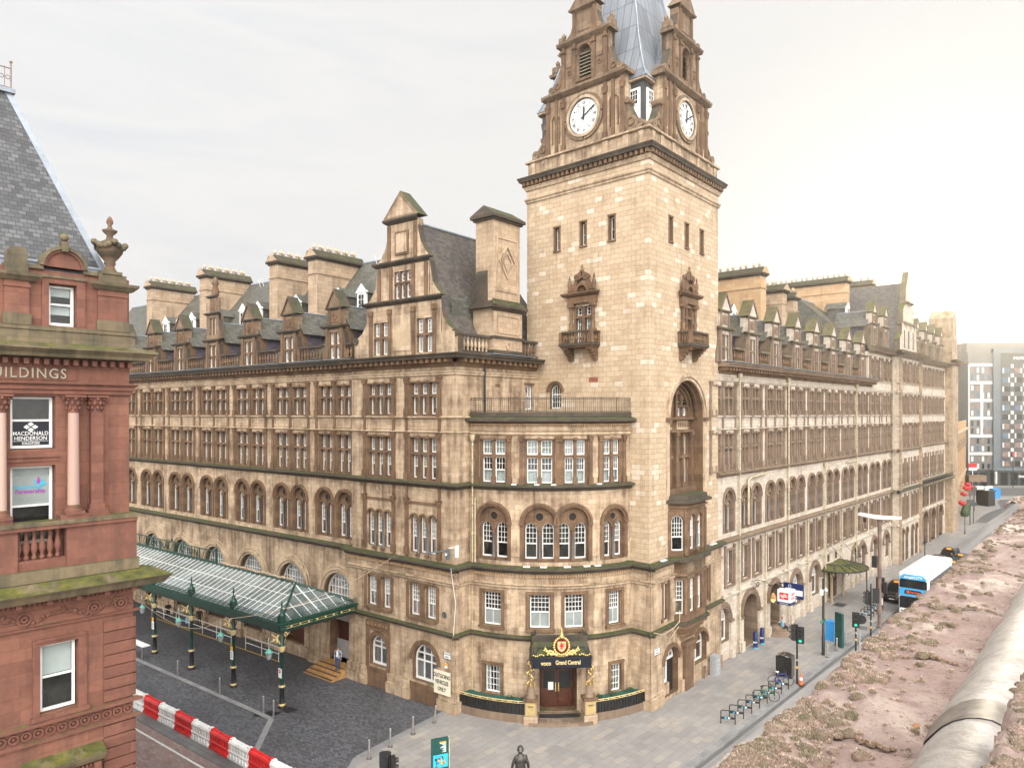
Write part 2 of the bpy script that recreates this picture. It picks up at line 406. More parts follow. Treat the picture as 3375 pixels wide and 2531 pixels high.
        for k, v in props.items(): o[k] = v
        return o
def thing(name, label, cat, loc=(0, 0, 0), rz=0, group=None):
    o = bpy.data.objects.new(name, None); COL.objects.link(o); o.location = loc; o.rotation_euler = (0, 0, rz)
    o.empty_display_size = .3; o['label'] = label; o['category'] = cat
    if group: o['group'] = group
    ORG[o.name] = tuple(loc); return o
def tag(o, label, cat, group=None):
    o['label'] = label; o['category'] = cat
    if group: o['group'] = group
    return o
def lthing(name, label, cat, loc=(0, 0, 0), rz=0, group=None):
    """a thing whose parts are modelled round the local origin"""
    o = thing(name, label, cat, loc, rz, group); ORG[o.name] = (0, 0, 0); return o
def dup(root, loc, rz, label=None, group=None):
    r = root.copy(); COL.objects.link(r); r.location = loc; r.rotation_euler = (0, 0, rz)
    if label: r['label'] = label
    if group: r['group'] = group
    for ch in list(root.children):
        c = ch.copy(); COL.objects.link(c); c.parent = r
        for g in list(ch.children):
            d = g.copy(); COL.objects.link(d); d.parent = c
    return r
def text_obj(name, body, mat, loc, xdir, zdir=(0, 0, 1), size=.3, depth=.01, parent=None, align='CENTER', bold=.0, spacing=1.0, sx=1.0, shear=0):
    """raised lettering; xdir = reading direction, faces xdir x zdir"""
    cu = bpy.data.curves.new(name, 'FONT'); cu.body = body; cu.size = size; cu.extrude = depth; cu.align_x = align; cu.align_y = 'CENTER'
    cu.offset = bold; cu.space_character = spacing; cu.resolution_u = 3; cu.shear = shear
    t = bpy.data.objects.new(name, cu); COL.objects.link(t)
    dg = bpy.context.evaluated_depsgraph_get(); me = bpy.data.meshes.new_from_object(t.evaluated_get(dg)); bpy.data.objects.remove(t)
    x = Vector(xdir).normalized(); z = Vector(zdir).normalized(); y = x.cross(z) * -1
    M = Matrix(((x.x * sx, z.x, -y.x, 0), (x.y * sx, z.y, -y.y, 0), (x.z * sx, z.z, -y.z, 0), (0, 0, 0, 1)))
    # local text X -> x, text Y -> z, text Z (extrude) -> outward
    o0 = origin(parent)
    me.transform(Matrix.Translation(Vector(loc) - Vector(o0)) @ M)
    me.materials.clear(); me.materials.append(MATS[mat]); me.name = name
    o = bpy.data.objects.new(name, me); COL.objects.link(o)
    if parent: o.parent = parent; ORG[o.name] = o0
    return o
# ------------------------------------------------------------------ windows and stone dressings
CURT = ['none', 'sheer', 'sheer', 'half', 'sides', 'blue', 'none']
def glaze(mb, a0, a1, z0, z1, n, rise=0, cols=2, rows=(), fw=.06, bw=.026, meet=None, m=0, mg=1, topcols=None, dep=.05):
    """white sash: frame, glazing bars and pane (material mg) filling the opening"""
    zs = z1 - rise; mid, hw = (a0 + a1) / 2, (a1 - a0) / 2
    top = lambda a: z1 if not rise else zs + rise * math.sqrt(max(0, 1 - ((a - mid) / hw) ** 2))
    B = lambda x0, x1, y0, y1, d=0: mb.box(x0, x1, n - .02, n + dep - d, y0, y1, m, skip='k')
    B(a0, a0 + fw, z0, zs); B(a1 - fw, a1, z0, zs); B(a0 + fw, a1 - fw, z0, z0 + fw * 1.5)
    if rise:
        s = 10; P = [(mid - hw * math.cos(PI * i / s), zs + rise * math.sin(PI * i / s)) for i in range(s + 1)]
        k = (hw - fw) / hw; kr = (rise - fw) / rise
        for (x, y), (u, w) in zip(P, P[1:]):
            q = lambda p, z: (mid + (p - mid) * k, zs + (z - zs) * kr)
            i0, i1 = q(x, y), q(u, w)
            mb.face([(x, n + dep, y), (u, n + dep, w), (i1[0], n + dep, i1[1]), (i0[0], n + dep, i0[1])], m)
            mb.face([(i0[0], n, i0[1]), (i0[0], n + dep, i0[1]), (i1[0], n + dep, i1[1]), (i1[0], n, i1[1])], m)
        gl = [(a0, z0), (a1, z0)] + [(x, y) for x, y in P[::-1]]
    else:
        B(a0 + fw, a1 - fw, z1 - fw, z1); gl = [(a0, z0), (a1, z0), (a1, z1), (a0, z1)]
    mb.face([(x, n, z) for x, z in gl], mg)
    if meet: B(a0 + fw, a1 - fw, meet - .035, meet + .035, -.012)
    zc = meet if (meet and topcols) else z0
    for i in range(1, cols):
        x = a0 + fw + (a1 - a0 - 2 * fw) * i / cols
        if topcols is None or not meet: B(x - bw / 2, x + bw / 2, z0 + fw, top(x) - fw * .8, .012)
        else: B(x - bw / 2, x + bw / 2, z0 + fw, meet - .03, .012)
    if topcols and meet:
        for i in range(1, topcols):
            x = a0 + fw + (a1 - a0 - 2 * fw) * i / topcols; B(x - bw / 2, x + bw / 2, meet + .03, top(x) - fw * .8, .012)
    for z in rows:
        if rise and z > zs: w = hw * math.sqrt(max(0, 1 - ((z - zs) / rise) ** 2)) - fw
        else: w = hw - fw
        if w > .05: B(mid - w, mid + w, z - bw / 2, z + bw / 2, .008)
def drape(mb, a0, a1, z0, z1, n, kind, m=0):
    if kind == 'none': return
    if kind in ('sheer', 'blue'): mb.face([(a0, n, z0), (a1, n, z0), (a1, n, z1), (a0, n, z1)], m)
    elif kind == 'half':
        c = a0 + (a1 - a0) * random.uniform(.4, .6); mb.face([(a0, n, z0), (c, n, z0), (c, n, z1), (a0, n, z1)], m)
    elif kind == 'sides':
        w = (a1 - a0) * .3
        mb.face([(a0, n, z0), (a0 + w, n, z0), (a0 + w * .8, n, z1), (a0, n, z1)], m); mb.face([(a1 - w, n, z0), (a1, n, z0), (a1, n, z1), (a1 - w * .8, n, z1)], m)
    elif kind == 'blind':
        zz = z0 + (z1 - z0) * random.uniform(.3, .6); mb.face([(a0, n, zz), (a1, n, zz), (a1, n, z1), (a0, n, z1)], m)
def window(fr, par, kind, lights, n, curt=None, mats=('white_paint', 'glass'), sub=True):
    """one window: its sashes (one mesh), its panes and its curtains as children. lights: list of dict(a0,a1,z0,z1,...)"""
    w = MB(fr); g = MB(fr); c = MB(fr)
    k = curt or random.choice(CURT)
    for L in lights:
        L = dict(L); cz = L.pop('cz', None); ck = L.pop('ck', k)
        glaze(w, n=n, mg=1, **L)
        drape(c, L['a0'], L['a1'], L['z0'], cz or L['z1'] - L.get('rise', 0) * .6, n - .14, ck)
    # split glass faces off into their own mesh
    gv = [i for i, q in enumerate(w.mi) if q == 1]; uo = 0; offs = []
    for f in w.f: offs.append(uo); uo += len(f)
    g.fr = WORLD
    for i in gv: g.face([w.v[j] for j in w.f[i]], 0, uv=w.uv[offs[i]:offs[i] + len(w.f[i])])
    keep = [i for i in range(len(w.f)) if w.mi[i] != 1]
    w.uv = [u for i in keep for u in w.uv[offs[i]:offs[i] + len(w.f[i])]]; w.f = [w.f[i] for i in keep]; w.sm = [w.sm[i] for i in keep]; w.mi = [0] * len(keep)
    o = w.build(kind, mats[0], par)
    if g.f: g.build('pane', mats[1], o)
    if c.f: c.build('curtain', 'curtain_blue' if k == 'blue' else 'blind' if k == 'blind' else 'curtain', o)
    return o
def string(mb, a0, a1, z, h, pr, m=0, mt=None, e0=0, e1=0, n=0):
    mb.mould(a0, a1, [(n, z - h), (n + pr * .35, z - h * .85), (n + pr * .45, z - h * .5), (n + pr, z - h * .35), (n + pr, z - h * .08), (n + pr * .85, z), (n, z + .06)], m, e0, e1, mt)
def pilaster(mb, a, w, z0, z1, n, pr, m=0, base=.55, cap=.38):
    """slim panelled pilaster: plinth, shaft, carved capital"""
    h = w / 2
    mb.box(a - h - .05, a + h + .05, n, n + pr + .06, z0, z0 + base, m, skip='k')
    mb.box(a - h - .02, a + h + .02, n, n + pr + .03, z0 + base, z0 + base + .07, m, skip='k')
    mb.box(a - h, a + h, n, n + pr, z0 + base + .07, z1 - cap, m, skip='k')
    if z1 - z0 > 2.4 and w > .25:
        zc = (z0 + z1) / 2; mb.prism([(a, zc - .22), (a - .08, zc), (a, zc + .22), (a + .08, zc)][::-1], n + pr, n + pr + .03, m)
    mb.prism([(a - h, z1 - cap), (a - h * 1.25, z1 - cap * .35), (a - h * 1.55, z1 - .07), (a + h * 1.55, z1 - .07), (a + h * 1.25, z1 - cap * .35), (a + h, z1 - cap)], n, n + pr + .07, m)
    mb.box(a - h * 1.6, a + h * 1.6, n, n + pr + .11, z1 - .07, z1, m, skip='k')
    for k in (-1, 1): mb.ball(a + k * h * .9, n + pr + .06, z1 - cap * .45, .075, m, 6, 4)
BAL = [(.05, 0), (.075, .04), (.075, .09), (.045, .13), (.055, .2), (.105, .36), (.09, .48), (.05, .68), (.045, .8), (.075, .86), (.075, .95)]
def balustrade(fr, par, a0, a1, z0, h=1.3, n=-.1, mats=('ledge', 'trim'), pitch=.34, e0=0, e1=0):
    mb = MB(fr)
    mb.box(a0, a1, n - .2, n + .2, z0, z0 + .26, 0); mb.box(a0, a1, n - .21, n + .21, z0 + h - .17, z0 + h, 0)
    k = max(1, int((a1 - a0) / pitch)); hh = h - .43
    for i in range(k):
        a = a0 + (i + .5) * (a1 - a0) / k
        mb.lathe(a, n, [(r * 1.15, z0 + .26 + z / .95 * hh) for r, z in BAL], 7, 1)
    return mb.build('balustrade', list(mats), par)
def slab_top(mb, a0, a1, z, n0, n1, h, m): mb.box(a0, a1, n0, n1, z, z + h, m)
# ------------------------------------------------------------------ THE HOTEL: walls of the two street fronts
PC = (-3.615, 45.4); T0 = (8.80, 45.8)
G = Fr(PC, (-3037.5, 2350)); TL = Fr(T0, (-2577.5, 2350)); TQ = Fr(T0, (1962.5, 2350), 0, False); RET = Fr(PC, (1962.5, 2350), 0, False)
TRp = TQ.p(10.6, 0, 0)[:2]; H = Fr(TRp, (2112.5, 2350), 0, False)
BOW = Arc(TL.p(1.42, 0, 0)[:2], RET.p(1.4, 0, 0)[:2], 1.75)
GM = G.sub(0, -.3)
hotel = thing('hotel_building', 'huge soot stained sandstone station hotel with a clock tower on its street corner', 'hotel building', (T0[0], T0[1], 0))
def lights_cross(p, q, nl, zs, zt, zh, jw=.17, mw=.2, up=(2, 2), lowmeet=.5, top=1):
    lw = (q - p - 2 * jw - (nl - 1) * mw) / nl; L = []
    for i in range(nl):
        x = p + jw + i * (lw + mw); lo = zs + .05; hi = zt - .08
        if top == 1:
            mt = lo + (hi - lo) * lowmeet
            L.append(dict(a0=x, a1=x + lw, z0=lo, z1=hi, cols=1, topcols=3, meet=mt, rows=[mt + (hi - mt) * .5], cz=mt))
        else: L.append(dict(a0=x, a1=x + lw, z0=lo, z1=hi, cols=1, rows=[]))
        L.append(dict(a0=x, a1=x + lw, z0=zt + .08, z1=zh - .03, cols=3, rows=[zt + .08 + (zh - zt - .1) * t for t in ((.33, .66) if up[1] == 3 else (.5,))]))
    return L, lw
def mull_row(fr, par, ops, tr, a0, a1, zs, zt, zh, zc, n, nop, nl, kind, dep=.42, pw=.3, top=1, curt=None, detail=True):
    """pilastered bay of mullion-and-transom windows"""
    span = (a1 - a0 - pw) / nop
    for i in range(nop + 1): pilaster(tr, a0 + pw / 2 + i * span, pw, zs - .12, zc, n, .13, 0, .5)
    for i in range(nop):
        p, q = a0 + pw / 2 + i * span + pw / 2 + .03, a0 + pw / 2 + (i + 1) * span - pw / 2 - .03
        ops.append((p, q, zs, zh, 0, dep)); jw, mw = .17, .2
        L, lw = lights_cross(p, q, nl, zs, zt, zh, jw, mw, top=top)
        for x in (p, q - jw): tr.box(x, x + jw, n - dep + .08, n - .06, zs, zh, 0, skip='k')
        for k in range(nl - 1):
            x = p + jw + lw + k * (lw + mw)
            tr.box(x, x + mw, n - dep + .05, n - .03, zs, zh, 0, skip='k'); tr.box(x - .045, x + mw + .045, n - .16, n + .03, zs - .02, zs + .42, 0, skip='k')
            tr.box(x - .02, x + mw + .02, n - .05, n + .12, zh - .02, zh + .16, 0, skip='k')
        tr.box(p, q, n - dep + .06, n - .05, zt - .08, zt + .08, 0, skip='k')
        tr.box(p, q, n - .02, n + .05, zh, zh + .1, 0, skip='k'); tr.box(p, q, n - .1, n + .09, zs - .1, zs, 0, skip='k')
        window(fr, par, kind, L, n - dep + .06, curt)
def shaft(tr, a, n, z0, z1, r=.085, m=1, mc=0):
    tr.box(a - .15, a + .15, n - .15, n + .15, z0, z0 + .16, mc, skip=''); tr.lathe(a, n, [(r * 1.5, z0 + .16), (r * 1.4, z0 + .22), (r, z0 + .26), (r, z1 - .34)], 8, m)
    tr.lathe(a, n, [(r, z1 - .34), (r * 1.3, z1 - .3), (r * 1.15, z1 - .26), (r * 1.7, z1 - .1), (r * 2.1, z1 - .05), (r * 2.1, z1)], 8, mc)
def arch_pair(fr, par, ops, tr, c, z0, zs, r, n, kind='arched_window', oc=True, curt=None):
    """two round-headed lights and a roundel under one arch"""
    ops.append((c - r, c + r, z0 - .15, zs + r, r, .24)); k = n - .24; lw = (r * 2 - .34) / 2 - .05; zi = zs - r * .42
    ops2 = []; L = []
    for s in (-1, 1):
        m = c + s * (lw / 2 + .17); ops2.append((m - lw / 2, m + lw / 2, z0, zi + lw / 2, lw / 2, .2))
        mt = z0 + (zi + lw / 2 - z0) * .42
        L.append(dict(a0=m - lw / 2, a1=m + lw / 2, z0=z0, z1=zi + lw / 2, rise=lw / 2, cols=1, topcols=3, meet=mt, rows=[mt + .33, mt + .66, mt + 1.0]))
        tr.ring(m, zi, lw / 2 + .01, lw / 2 + .12, k, k + .07, 0, 8)
    tr.wall(c - r, c + r, z0 - .15, zs + r, k, ops2, .2, 0, 0, 8)
    tr.ring(c, zs, r + .0, r + .13, n, n + .08, 0, 12); tr.ring(c, zs, r + .13, r + .27, n, n + .15, 0, 12)
    for s in (-1, 1):
        tr.box(c + s * (r + .13) - .15, c + s * (r + .13) + .15, n, n + .16, zs - .16, zs, 0, skip='k')
        tr.box(c + s * (r + .13) - .12, c + s * (r + .13) + .12, n, n + .08, z0 - .1, zs - .16, 0, skip='k')
    shaft(tr, c, n - .16, z0 - .12, zi)
    if oc:
        zo = zs + r * .36; tr.ring(c, zo, r * .25, r * .34, k, k + .06, 0, 14, 0, 2 * PI)
        tr.face([(c + r * .25 * math.cos(t * PI / 6), k + .015, zo + r * .25 * math.sin(t * PI / 6)) for t in range(12)], 2)
    window(fr, par, kind, L, k - .17, curt)
def cornice(mb, a0, a1, n, m=0, md=1, e0=0, e1=0, zt=22.78, sc=1.0):
    """modillion cornice"""
    p = lambda x: n + x * sc; z = zt
    mb.mould(a0, a1, [(n, z - .8), (p(.12), z - .78), (p(.16), z - .62), (n + .2, z - .56)], md, e0, e1)
    mb.mould(a0, a1, [(n, z - .30), (p(.78), z - .30), (p(.80), z - .2), (p(.92), z - .05), (p(.92), z), (n, z + .07)], m, e0, e1)
    k = max(1, int((a1 - a0) / .52))
    for i in range(k):
        a = a0 + (i + .5) * (a1 - a0) / k; mb.prism([(a - .11, z - .56), (a - .11, z - .3), (a + .11, z - .3), (a + .11, z - .56)], n + .0, p(.66), md)
def panel_band(tr, a0, a1, n, z0, z1, k, m=0):
    w = (a1 - a0) / k
    for i in range(k):
        x, y = a0 + i * w + .22, a0 + (i + 1) * w - .22
        for b in ((x, y, z0 + .12, z0 + .18), (x, y, z1 - .18, z1 - .12), (x, x + .06, z0 + .18, z1 - .18), (y - .06, y, z0 + .18, z1 - .18)): tr.box(b[0], b[1], n, n + .035, b[2], b[3], m, skip='k')
        if i: tr.box(a0 + i * w - .09, a0 + i * w + .09, n, n + .06, z0, z1, m, skip='k')
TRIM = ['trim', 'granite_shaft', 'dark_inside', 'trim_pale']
# ---- Gordon street range
ops = []; tr = MB(GM)
NB = 8
for i in range(NB):
    a0 = 10.0 + 5.67 * i if i else 10.12; a1 = 14.65 + 5.67 * i; a0 = max(a0 - (.28 if i else 0), 10.12)
    mull_row(GM, hotel, ops, tr, a0, a1, 18.82, 20.15, 20.98, 21.35, 0, 2, 2, 'mullioned_window', top=0)
    mull_row(GM, hotel, ops, tr, a0, a1, 14.58, 16.3, 17.35, 17.68, 0, 2, 2, 'mullioned_window')
    panel_band(tr, a0, a1, 0, 17.78, 18.6, 2, 3)
    for a in (a0 + .15, a1 - .15, (a0 + a1) / 2): tr.box(a - .12, a + .12, 0, .09, 17.75, 18.62, 0, skip='k')
    c = (a0 + a1) / 2
    for s in (-1, 1): arch_pair(GM, hotel, ops, tr, c + s * 1.17, 9.85, 12.3, .86, 0)
    # great lunette
    c = 12.0 + 5.67 * i if i else 11.93
    ops.append((c - 1.72, c + 1.72, 4.75, 7.13, 1.72, .5))
    for r, w in ((1.74, .12), (1.95, .2), (2.2, .09)): tr.ring(c, 5.41, r, r + .2, 0, w, 3, 18)
    window(GM, hotel, 'lunette_window', [dict(a0=c - 1.7, a1=c + 1.7, z0=4.8, z1=7.11, rise=1.7, cols=9, rows=[5.42, 5.95, 6.5], bw=.045, fw=.13)], -.42, 'none')
    if i == 0: ops.append((10.15, 12.95, .62, 4.05, 0, 1.6))
    else: ops.append((c - 1.55, c + 1.55, .9, 3.7, 0, .5))
w = MB(GM); w.wall(10.06, 64, 0, 22.15, 0, ops, .42, 0, 1)
w.box(12.95, 64, 0, .14, 0, .85, 0, skip='k')
for i in range(NB):
    a = 14.1 + 5.67 * i; w.box(a - 1.0, a + .95, 0, .28, 0, 3.3, 0, skip='k'); w.box(a - 1.05, a + 1.0, 0, .36, 3.3, 3.55, 1, skip='k'); w.box(a - 1.1, a + 1.05, 0, .4, 0, .6, 0, skip='k')
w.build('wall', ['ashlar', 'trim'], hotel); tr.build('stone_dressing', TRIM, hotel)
# ---- corner pavilion on the same street
ops = []; tr = MB(G)
for a0, a1 in ((1.2, 4.5), (5.5, 8.75)):
    mull_row(G, hotel, ops, tr, a0, a1, 18.85, 20.15, 20.98, 21.35, 0, 1, 3, 'mullioned_window', top=0, curt='sheer')
    mull_row(G, hotel, ops, tr, a0, a1, 14.58, 16.3, 17.35, 17.68, 0, 1, 3, 'mullioned_window')
    panel_band(tr, a0, a1, 0, 17.78, 18.6, 1, 3); c = (a0 + a1) / 2
    for a in (a0 + .15, a1 - .15): pilaster(tr, a, .28, 9.5, 13.3, 0, .13, 0, .5); tr.box(a - .1, a + .1, 0, .1, 13.35, 14.1, 0, skip='k'); tr.box(a - .11, a + .11, 0, .09, 17.75, 18.62, 0, skip='k')
    tr.box(a0 + .3, a1 - .3, 0, .07, 12.95, 13.1, 0, skip='k'); tr.ring(c, 13.72, .2, .27, 0, .04, 3, 12, 0, 2 * PI)
    L = []
    for k in (-1, 0, 1):
        m = c + k * .84; ops.append((m - .3, m + .3, 9.7, 12.2, .3, .3)); tr.ring(m, 11.9, .31, .43, 0, .09, 0, 10)
        L.append(dict(a0=m - .3, a1=m + .3, z0=9.72, z1=12.2, rise=.3, cols=1, topcols=3, meet=10.75, rows=[11.05, 11.35, 11.65]))
    for k in (-.5, .5): shaft(tr, c + k * .84, .02, 9.5, 11.9)
    window(G, hotel, 'arched_window', L, -.24, 'none')
w = MB(G); w.wall(0, 10.06, 9.3, 22.15, 0, ops, .4, 0, 1); w.box(10.0601, 10.0602, -.3, 0, 0, 22.1, 0)
for z in (9.3,): pass
# first and ground floor stand a little forward
F1 = .28; ops = []
for a, b in ((1.45, 2.33), (2.9, 3.82), (5.73, 6.52), (7.11, 8.03)):
    ops.append((a, b, 5.55, 7.68, 0, .3)); mt = 6.55
    window(G, hotel, 'sash_window', [dict(a0=a + .03, a1=b - .03, z0=5.58, z1=7.66, cols=2, topcols=4, meet=mt, rows=[6.85, 7.15, 7.4], cz=7.5)], F1 - .26, 'sheer')
for m in (2.62, 6.82):
    tr.box(m - .2, m + .2, F1 - .2, F1 + .1, 5.5, 7.6, 0, skip='k'); tr.box(m - .27, m + .27, F1 - .2, F1 + .15, 5.42, 5.62, 0, skip='k'); tr.box(m - .27, m + .27, F1 - .2, F1 + .15, 7.45, 7.7, 0, skip='k')
for a, b in ((1.3, 3.97), (5.58, 8.18)):
    tr.box(a - .02, b + .02, F1, F1 + .2, 5.4, 5.54, 0, skip='k'); tr.box(a, b, F1, F1 + .07, 7.7, 7.85, 0, skip='k')
    for x in (a - .05, b + .05): tr.box(x - .12, x + .12, F1, F1 + .06, 5.5, 7.75, 0, skip='k')
tr.box(.25, .95, F1, F1 + .05, 5.6, 7.6, 3, skip='k')
for a, b, z0, z1 in ((6.05, 7.82, 1.45, 3.55), (1.3, 3.56, 1.35, 3.83)):
    r = (b - a) / 2; ops.append((a, b, z0, z1, r * (.9 if r < 1 else 1), .38))
    t = z1 - r * (.9 if r < 1 else 1)
    for rr in (r + .02, r + .16): tr.ring((a + b) / 2, t, rr, rr + .13, F1, F1 + .1 - .05 * (rr > r + .1), 0, 14, rise=(.95 if r < 1 else 1))
    k = 2 if r < 1 else 3
    window(G, hotel, 'round_headed_window', [dict(a0=a + .04, a1=b - .04, z0=z0 + .02, z1=z1 - .02, rise=(z1 - t) - .02, cols=k, meet=t - .05, rows=[t + .45] if r > 1 else [t + .3], fw=.1, bw=.09, cz=t)], F1 - .33, 'sides')
tr.box(5.75, 8.1, F1, F1 + .13, 3.95, 4.6, 0, skip='k')
for i in range(6): tr.ball(6.0 + i * .37, F1 + .13, 4.27, .15, 0, 7, 4, 1, .5, 1)
for a in (5.85, 8.0): tr.box(a - .13, a + .13, F1, F1 + .1, 1.0, 3.95, 0, skip='k')
w.wall(-.28, 10.06, 0, 9.3, F1, ops, .36, 0, 1); w.box(10.0601, 10.0602, -.3, F1, 0, 9.3, 0)
w.face([(-.28, 0, 9.28), (10.06, 0, 9.28), (10.06, F1, 9.28), (-.28, F1, 9.28)], 1)
for a0, a1 in ((-.4, 1.1), (3.75, 5.9), (8.0, 10.1)): w.box(a0, a1, F1, F1 + .14, 0, 1.25, 0, skip='k'); w.box(a0 - .04, a1 + .04, F1, F1 + .26, 0, .7, 0, skip='k')
w.box(1.1, 3.75, F1, F1 + .07, 0, 1.2, 1, skip='k'); w.box(5.9, 8.0, F1, F1 + .07, 0, 1.3, 1, skip='k')
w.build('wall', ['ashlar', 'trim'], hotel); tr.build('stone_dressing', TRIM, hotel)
# ---- return wall between the pavilion and the tower
w = MB(RET); ops = [(7.14, 7.9, 19.2, 20.95, 0, .2)]
w.wall(0, 8.67, 9.3, 22.15, 0, ops, .2, 0, 1); w.wall(-.28, 1.45, 0, 9.3, F1, [], .3, 0, 1)
w.face([(-.28, 0, 9.28), (1.45, 0, 9.28), (1.45, F1, 9.28), (-.28, F1, 9.28)], 1)
w.box(-.44, 1.45, F1, F1 + .14, 0, .7, 0, skip='k')
w.build('wall', ['ashlar', 'trim'], hotel)
window(RET, hotel, 'sash_window', [dict(a0=7.17, a1=7.87, z0=19.22, z1=20.93, cols=2, topcols=2, meet=20.1, rows=[])], -.12, 'blue')
t = MB(RET); t.box(7.0, 8.05, 0, .1, 20.95, 21.12, 0, skip='k'); t.box(3.9, 4.35, 0, .03, 20.75, 20.95, 0, skip='k'); t.build('stone_dressing', ['trim'], hotel)
# ---- string courses and cornices on this street
mb = MB(GM)
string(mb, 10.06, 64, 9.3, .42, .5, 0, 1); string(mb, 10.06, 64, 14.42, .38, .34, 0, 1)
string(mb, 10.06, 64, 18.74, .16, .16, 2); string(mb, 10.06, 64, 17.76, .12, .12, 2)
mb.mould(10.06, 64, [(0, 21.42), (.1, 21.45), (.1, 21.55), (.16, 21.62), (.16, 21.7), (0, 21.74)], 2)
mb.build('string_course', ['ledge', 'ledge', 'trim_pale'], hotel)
mb = MB(G)
string(mb, -.28, 10.4, 9.32, .45, .52, 0, 0, 1, 0, F1 - .05); string(mb, 0, 10.2, 14.44, .38, .4, 0, 0, 1)
string(mb, -.28, 10.1, 4.98, .3, .26, 0, 0, 1, 0, F1)
string(mb, 0, 10.1, 18.74, .16, .17, 2, 2, 1); string(mb, 0, 10.1, 17.76, .12, .12, 2, 2, 1)
mb.mould(0, 10.1, [(0, 21.42), (.1, 21.45), (.1, 21.55), (.16, 21.62), (.16, 21.7), (0, 21.74)], 2, 1)
mb.mould(-.28, 10.1, [(F1, 7.95), (F1 + .1, 8.0), (F1 + .1, 8.12), (F1 + .2, 8.2), (F1, 8.26)], 2, 1)
for i in range(52): mb.box(-.2 + i * .2, -.1 + i * .2, F1, F1 + .16, 8.72, 8.86, 3, skip='k')
mb.build('string_course', ['ledge', 'ledge', 'trim_pale', 'orange_stone'], hotel)
mb = MB(RET)
string(mb, -.28, 1.5, 9.32, .45, .52, 0, 0, 1, 0, F1 - .05); string(mb, 0, 1.5, 14.44, .38, .4, 0, 0, 1); string(mb, -.28, 1.5, 4.98, .3, .26, 0, 0, 1, 0, F1)
string(mb, 0, 8.67, 18.74, .16, .17, 2, 2, 1); string(mb, 0, 1.5, 17.76, .12, .12, 2, 2, 1)
mb.mould(0, 8.67, [(0, 21.42), (.1, 21.45), (.1, 21.55), (.16, 21.62), (.16, 21.7), (0, 21.74)], 2, 1)
mb.mould(-.28, 1.5, [(F1, 7.95), (F1 + .1, 8.0), (F1 + .1, 8.12), (F1 + .2, 8.2), (F1, 8.26)], 2, 1)
mb.build('string_course', ['ledge', 'ledge', 'trim_pale'], hotel)
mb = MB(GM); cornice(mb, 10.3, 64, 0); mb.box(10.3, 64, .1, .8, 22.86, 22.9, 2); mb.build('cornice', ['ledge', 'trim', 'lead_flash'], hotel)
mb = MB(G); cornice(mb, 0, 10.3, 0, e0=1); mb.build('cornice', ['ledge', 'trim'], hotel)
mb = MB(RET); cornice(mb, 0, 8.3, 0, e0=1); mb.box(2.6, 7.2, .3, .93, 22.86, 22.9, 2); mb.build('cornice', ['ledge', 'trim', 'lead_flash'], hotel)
# ---- solid blocks behind the fronts, the rooms' darkness put into their colour
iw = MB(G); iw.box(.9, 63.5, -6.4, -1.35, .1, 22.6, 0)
iw.build('room_dark_block', ['room_dark'], hotel)
# ---- bow front on the corner
BL = BOW.L; ops = []; tr = MB(BOW)
def bow_row(a1, a0):
    mull_row(BOW, hotel, ops, tr, a0, a1, 14.5, 16.25, 17.28, 17.55, 0, 1, 2, 'mullioned_window', dep=.3, pw=.24, curt='sheer')
for a1, a0 in ((10.75, 8.25), (7.7, 5.2), (5.28, 3.05), (2.6, .5)): bow_row(a1, a0)
for c in (9.52, 6.45, 4.3, 1.38):
    rr = 1.0 if c > 2 else .82
    arch_pair(BOW, hotel, ops, tr, c, 9.75, 12.05, rr, 0, curt='none')
for a in (7.98, 2.85): tr.box(a - .28, a + .28, 0, .06, 9.9, 11.6, 3, skip='k')
w = MB(BOW); w.wall(0, BL, 9.3, 18.4, 0, ops, .3, 0, 1)
ops = []
for b, a in ((10.07, 8.85), (7.06, 5.78), (4.91, 3.69), (2.02, 1.11)):
    ops.append((a, b, 5.5, 7.62, 0, .28)); mt = 6.5
    window(BOW, hotel, 'sash_window', [dict(a0=a + .03, a1=b - .03, z0=5.52, z1=7.6, cols=2, topcols=5, meet=mt, rows=[6.8, 7.1, 7.35], cz=mt)], F1 - .24, 'blind' if 0 else 'none', mats=('white_paint', 'glass'))
    c2 = MB(BOW); c2.face([(a + .05, F1 - .22, 5.6), (b - .05, F1 - .22, 5.6), (b - .05, F1 - .22, mt - .03), (a + .05, F1 - .22, mt - .03)]); c2.build('frosted_pane', 'frosted', hotel)
    for x in (a - .12, b + .12): tr.box(x - .1, x + .1, F1, F1 + .08, 5.4, 7.75, 0, skip='k')
    tr.box(a - .22, b + .22, F1, F1 + .08, 7.62, 7.8, 0, skip='k'); tr.box(a - .25, b + .25, F1, F1 + .2, 5.32, 5.48, 0, skip='k')
    for x in (a, b): tr.prism([(x - .01, 7.62), (x + (.16 if x == a else -.16), 7.62), (x - .01, 7.42)], F1 - .2, F1 - .02, 0)
for x in (7.95, 5.35, 2.85): tr.box(x - .25, x + .25, F1, F1 + .05, 5.5, 7.6, 3, skip='k')
for a, b, z0, z1 in ((8.88, 9.93, 1.25, 2.95), (1.07, 1.84, 1.2, 2.9)):
    ops.append((a, b, z0, z1, 0, .25)); window(BOW, hotel, 'sash_window', [dict(a0=a + .03, a1=b - .03, z0=z0, z1=z1, cols=4 if a > 5 else 3, rows=[z0 + .45, z0 + .85, z0 + 1.27])], F1 - .2, 'sides')
    for x in (a - .1, b + .1): tr.box(x - .1, x + .1, F1, F1 + .06, z0 - .15, z1 + .2, 0, skip='k')
    tr.box(a - .2, b + .2, F1, F1 + .12, z1 + .1, z1 + .25, 0, skip='k'); tr.box(a - .15, b + .15, F1, F1 + .14, z0 - .18, z0 - .05, 0, skip='k')
DA, DB = 4.15, 6.45   # doorway
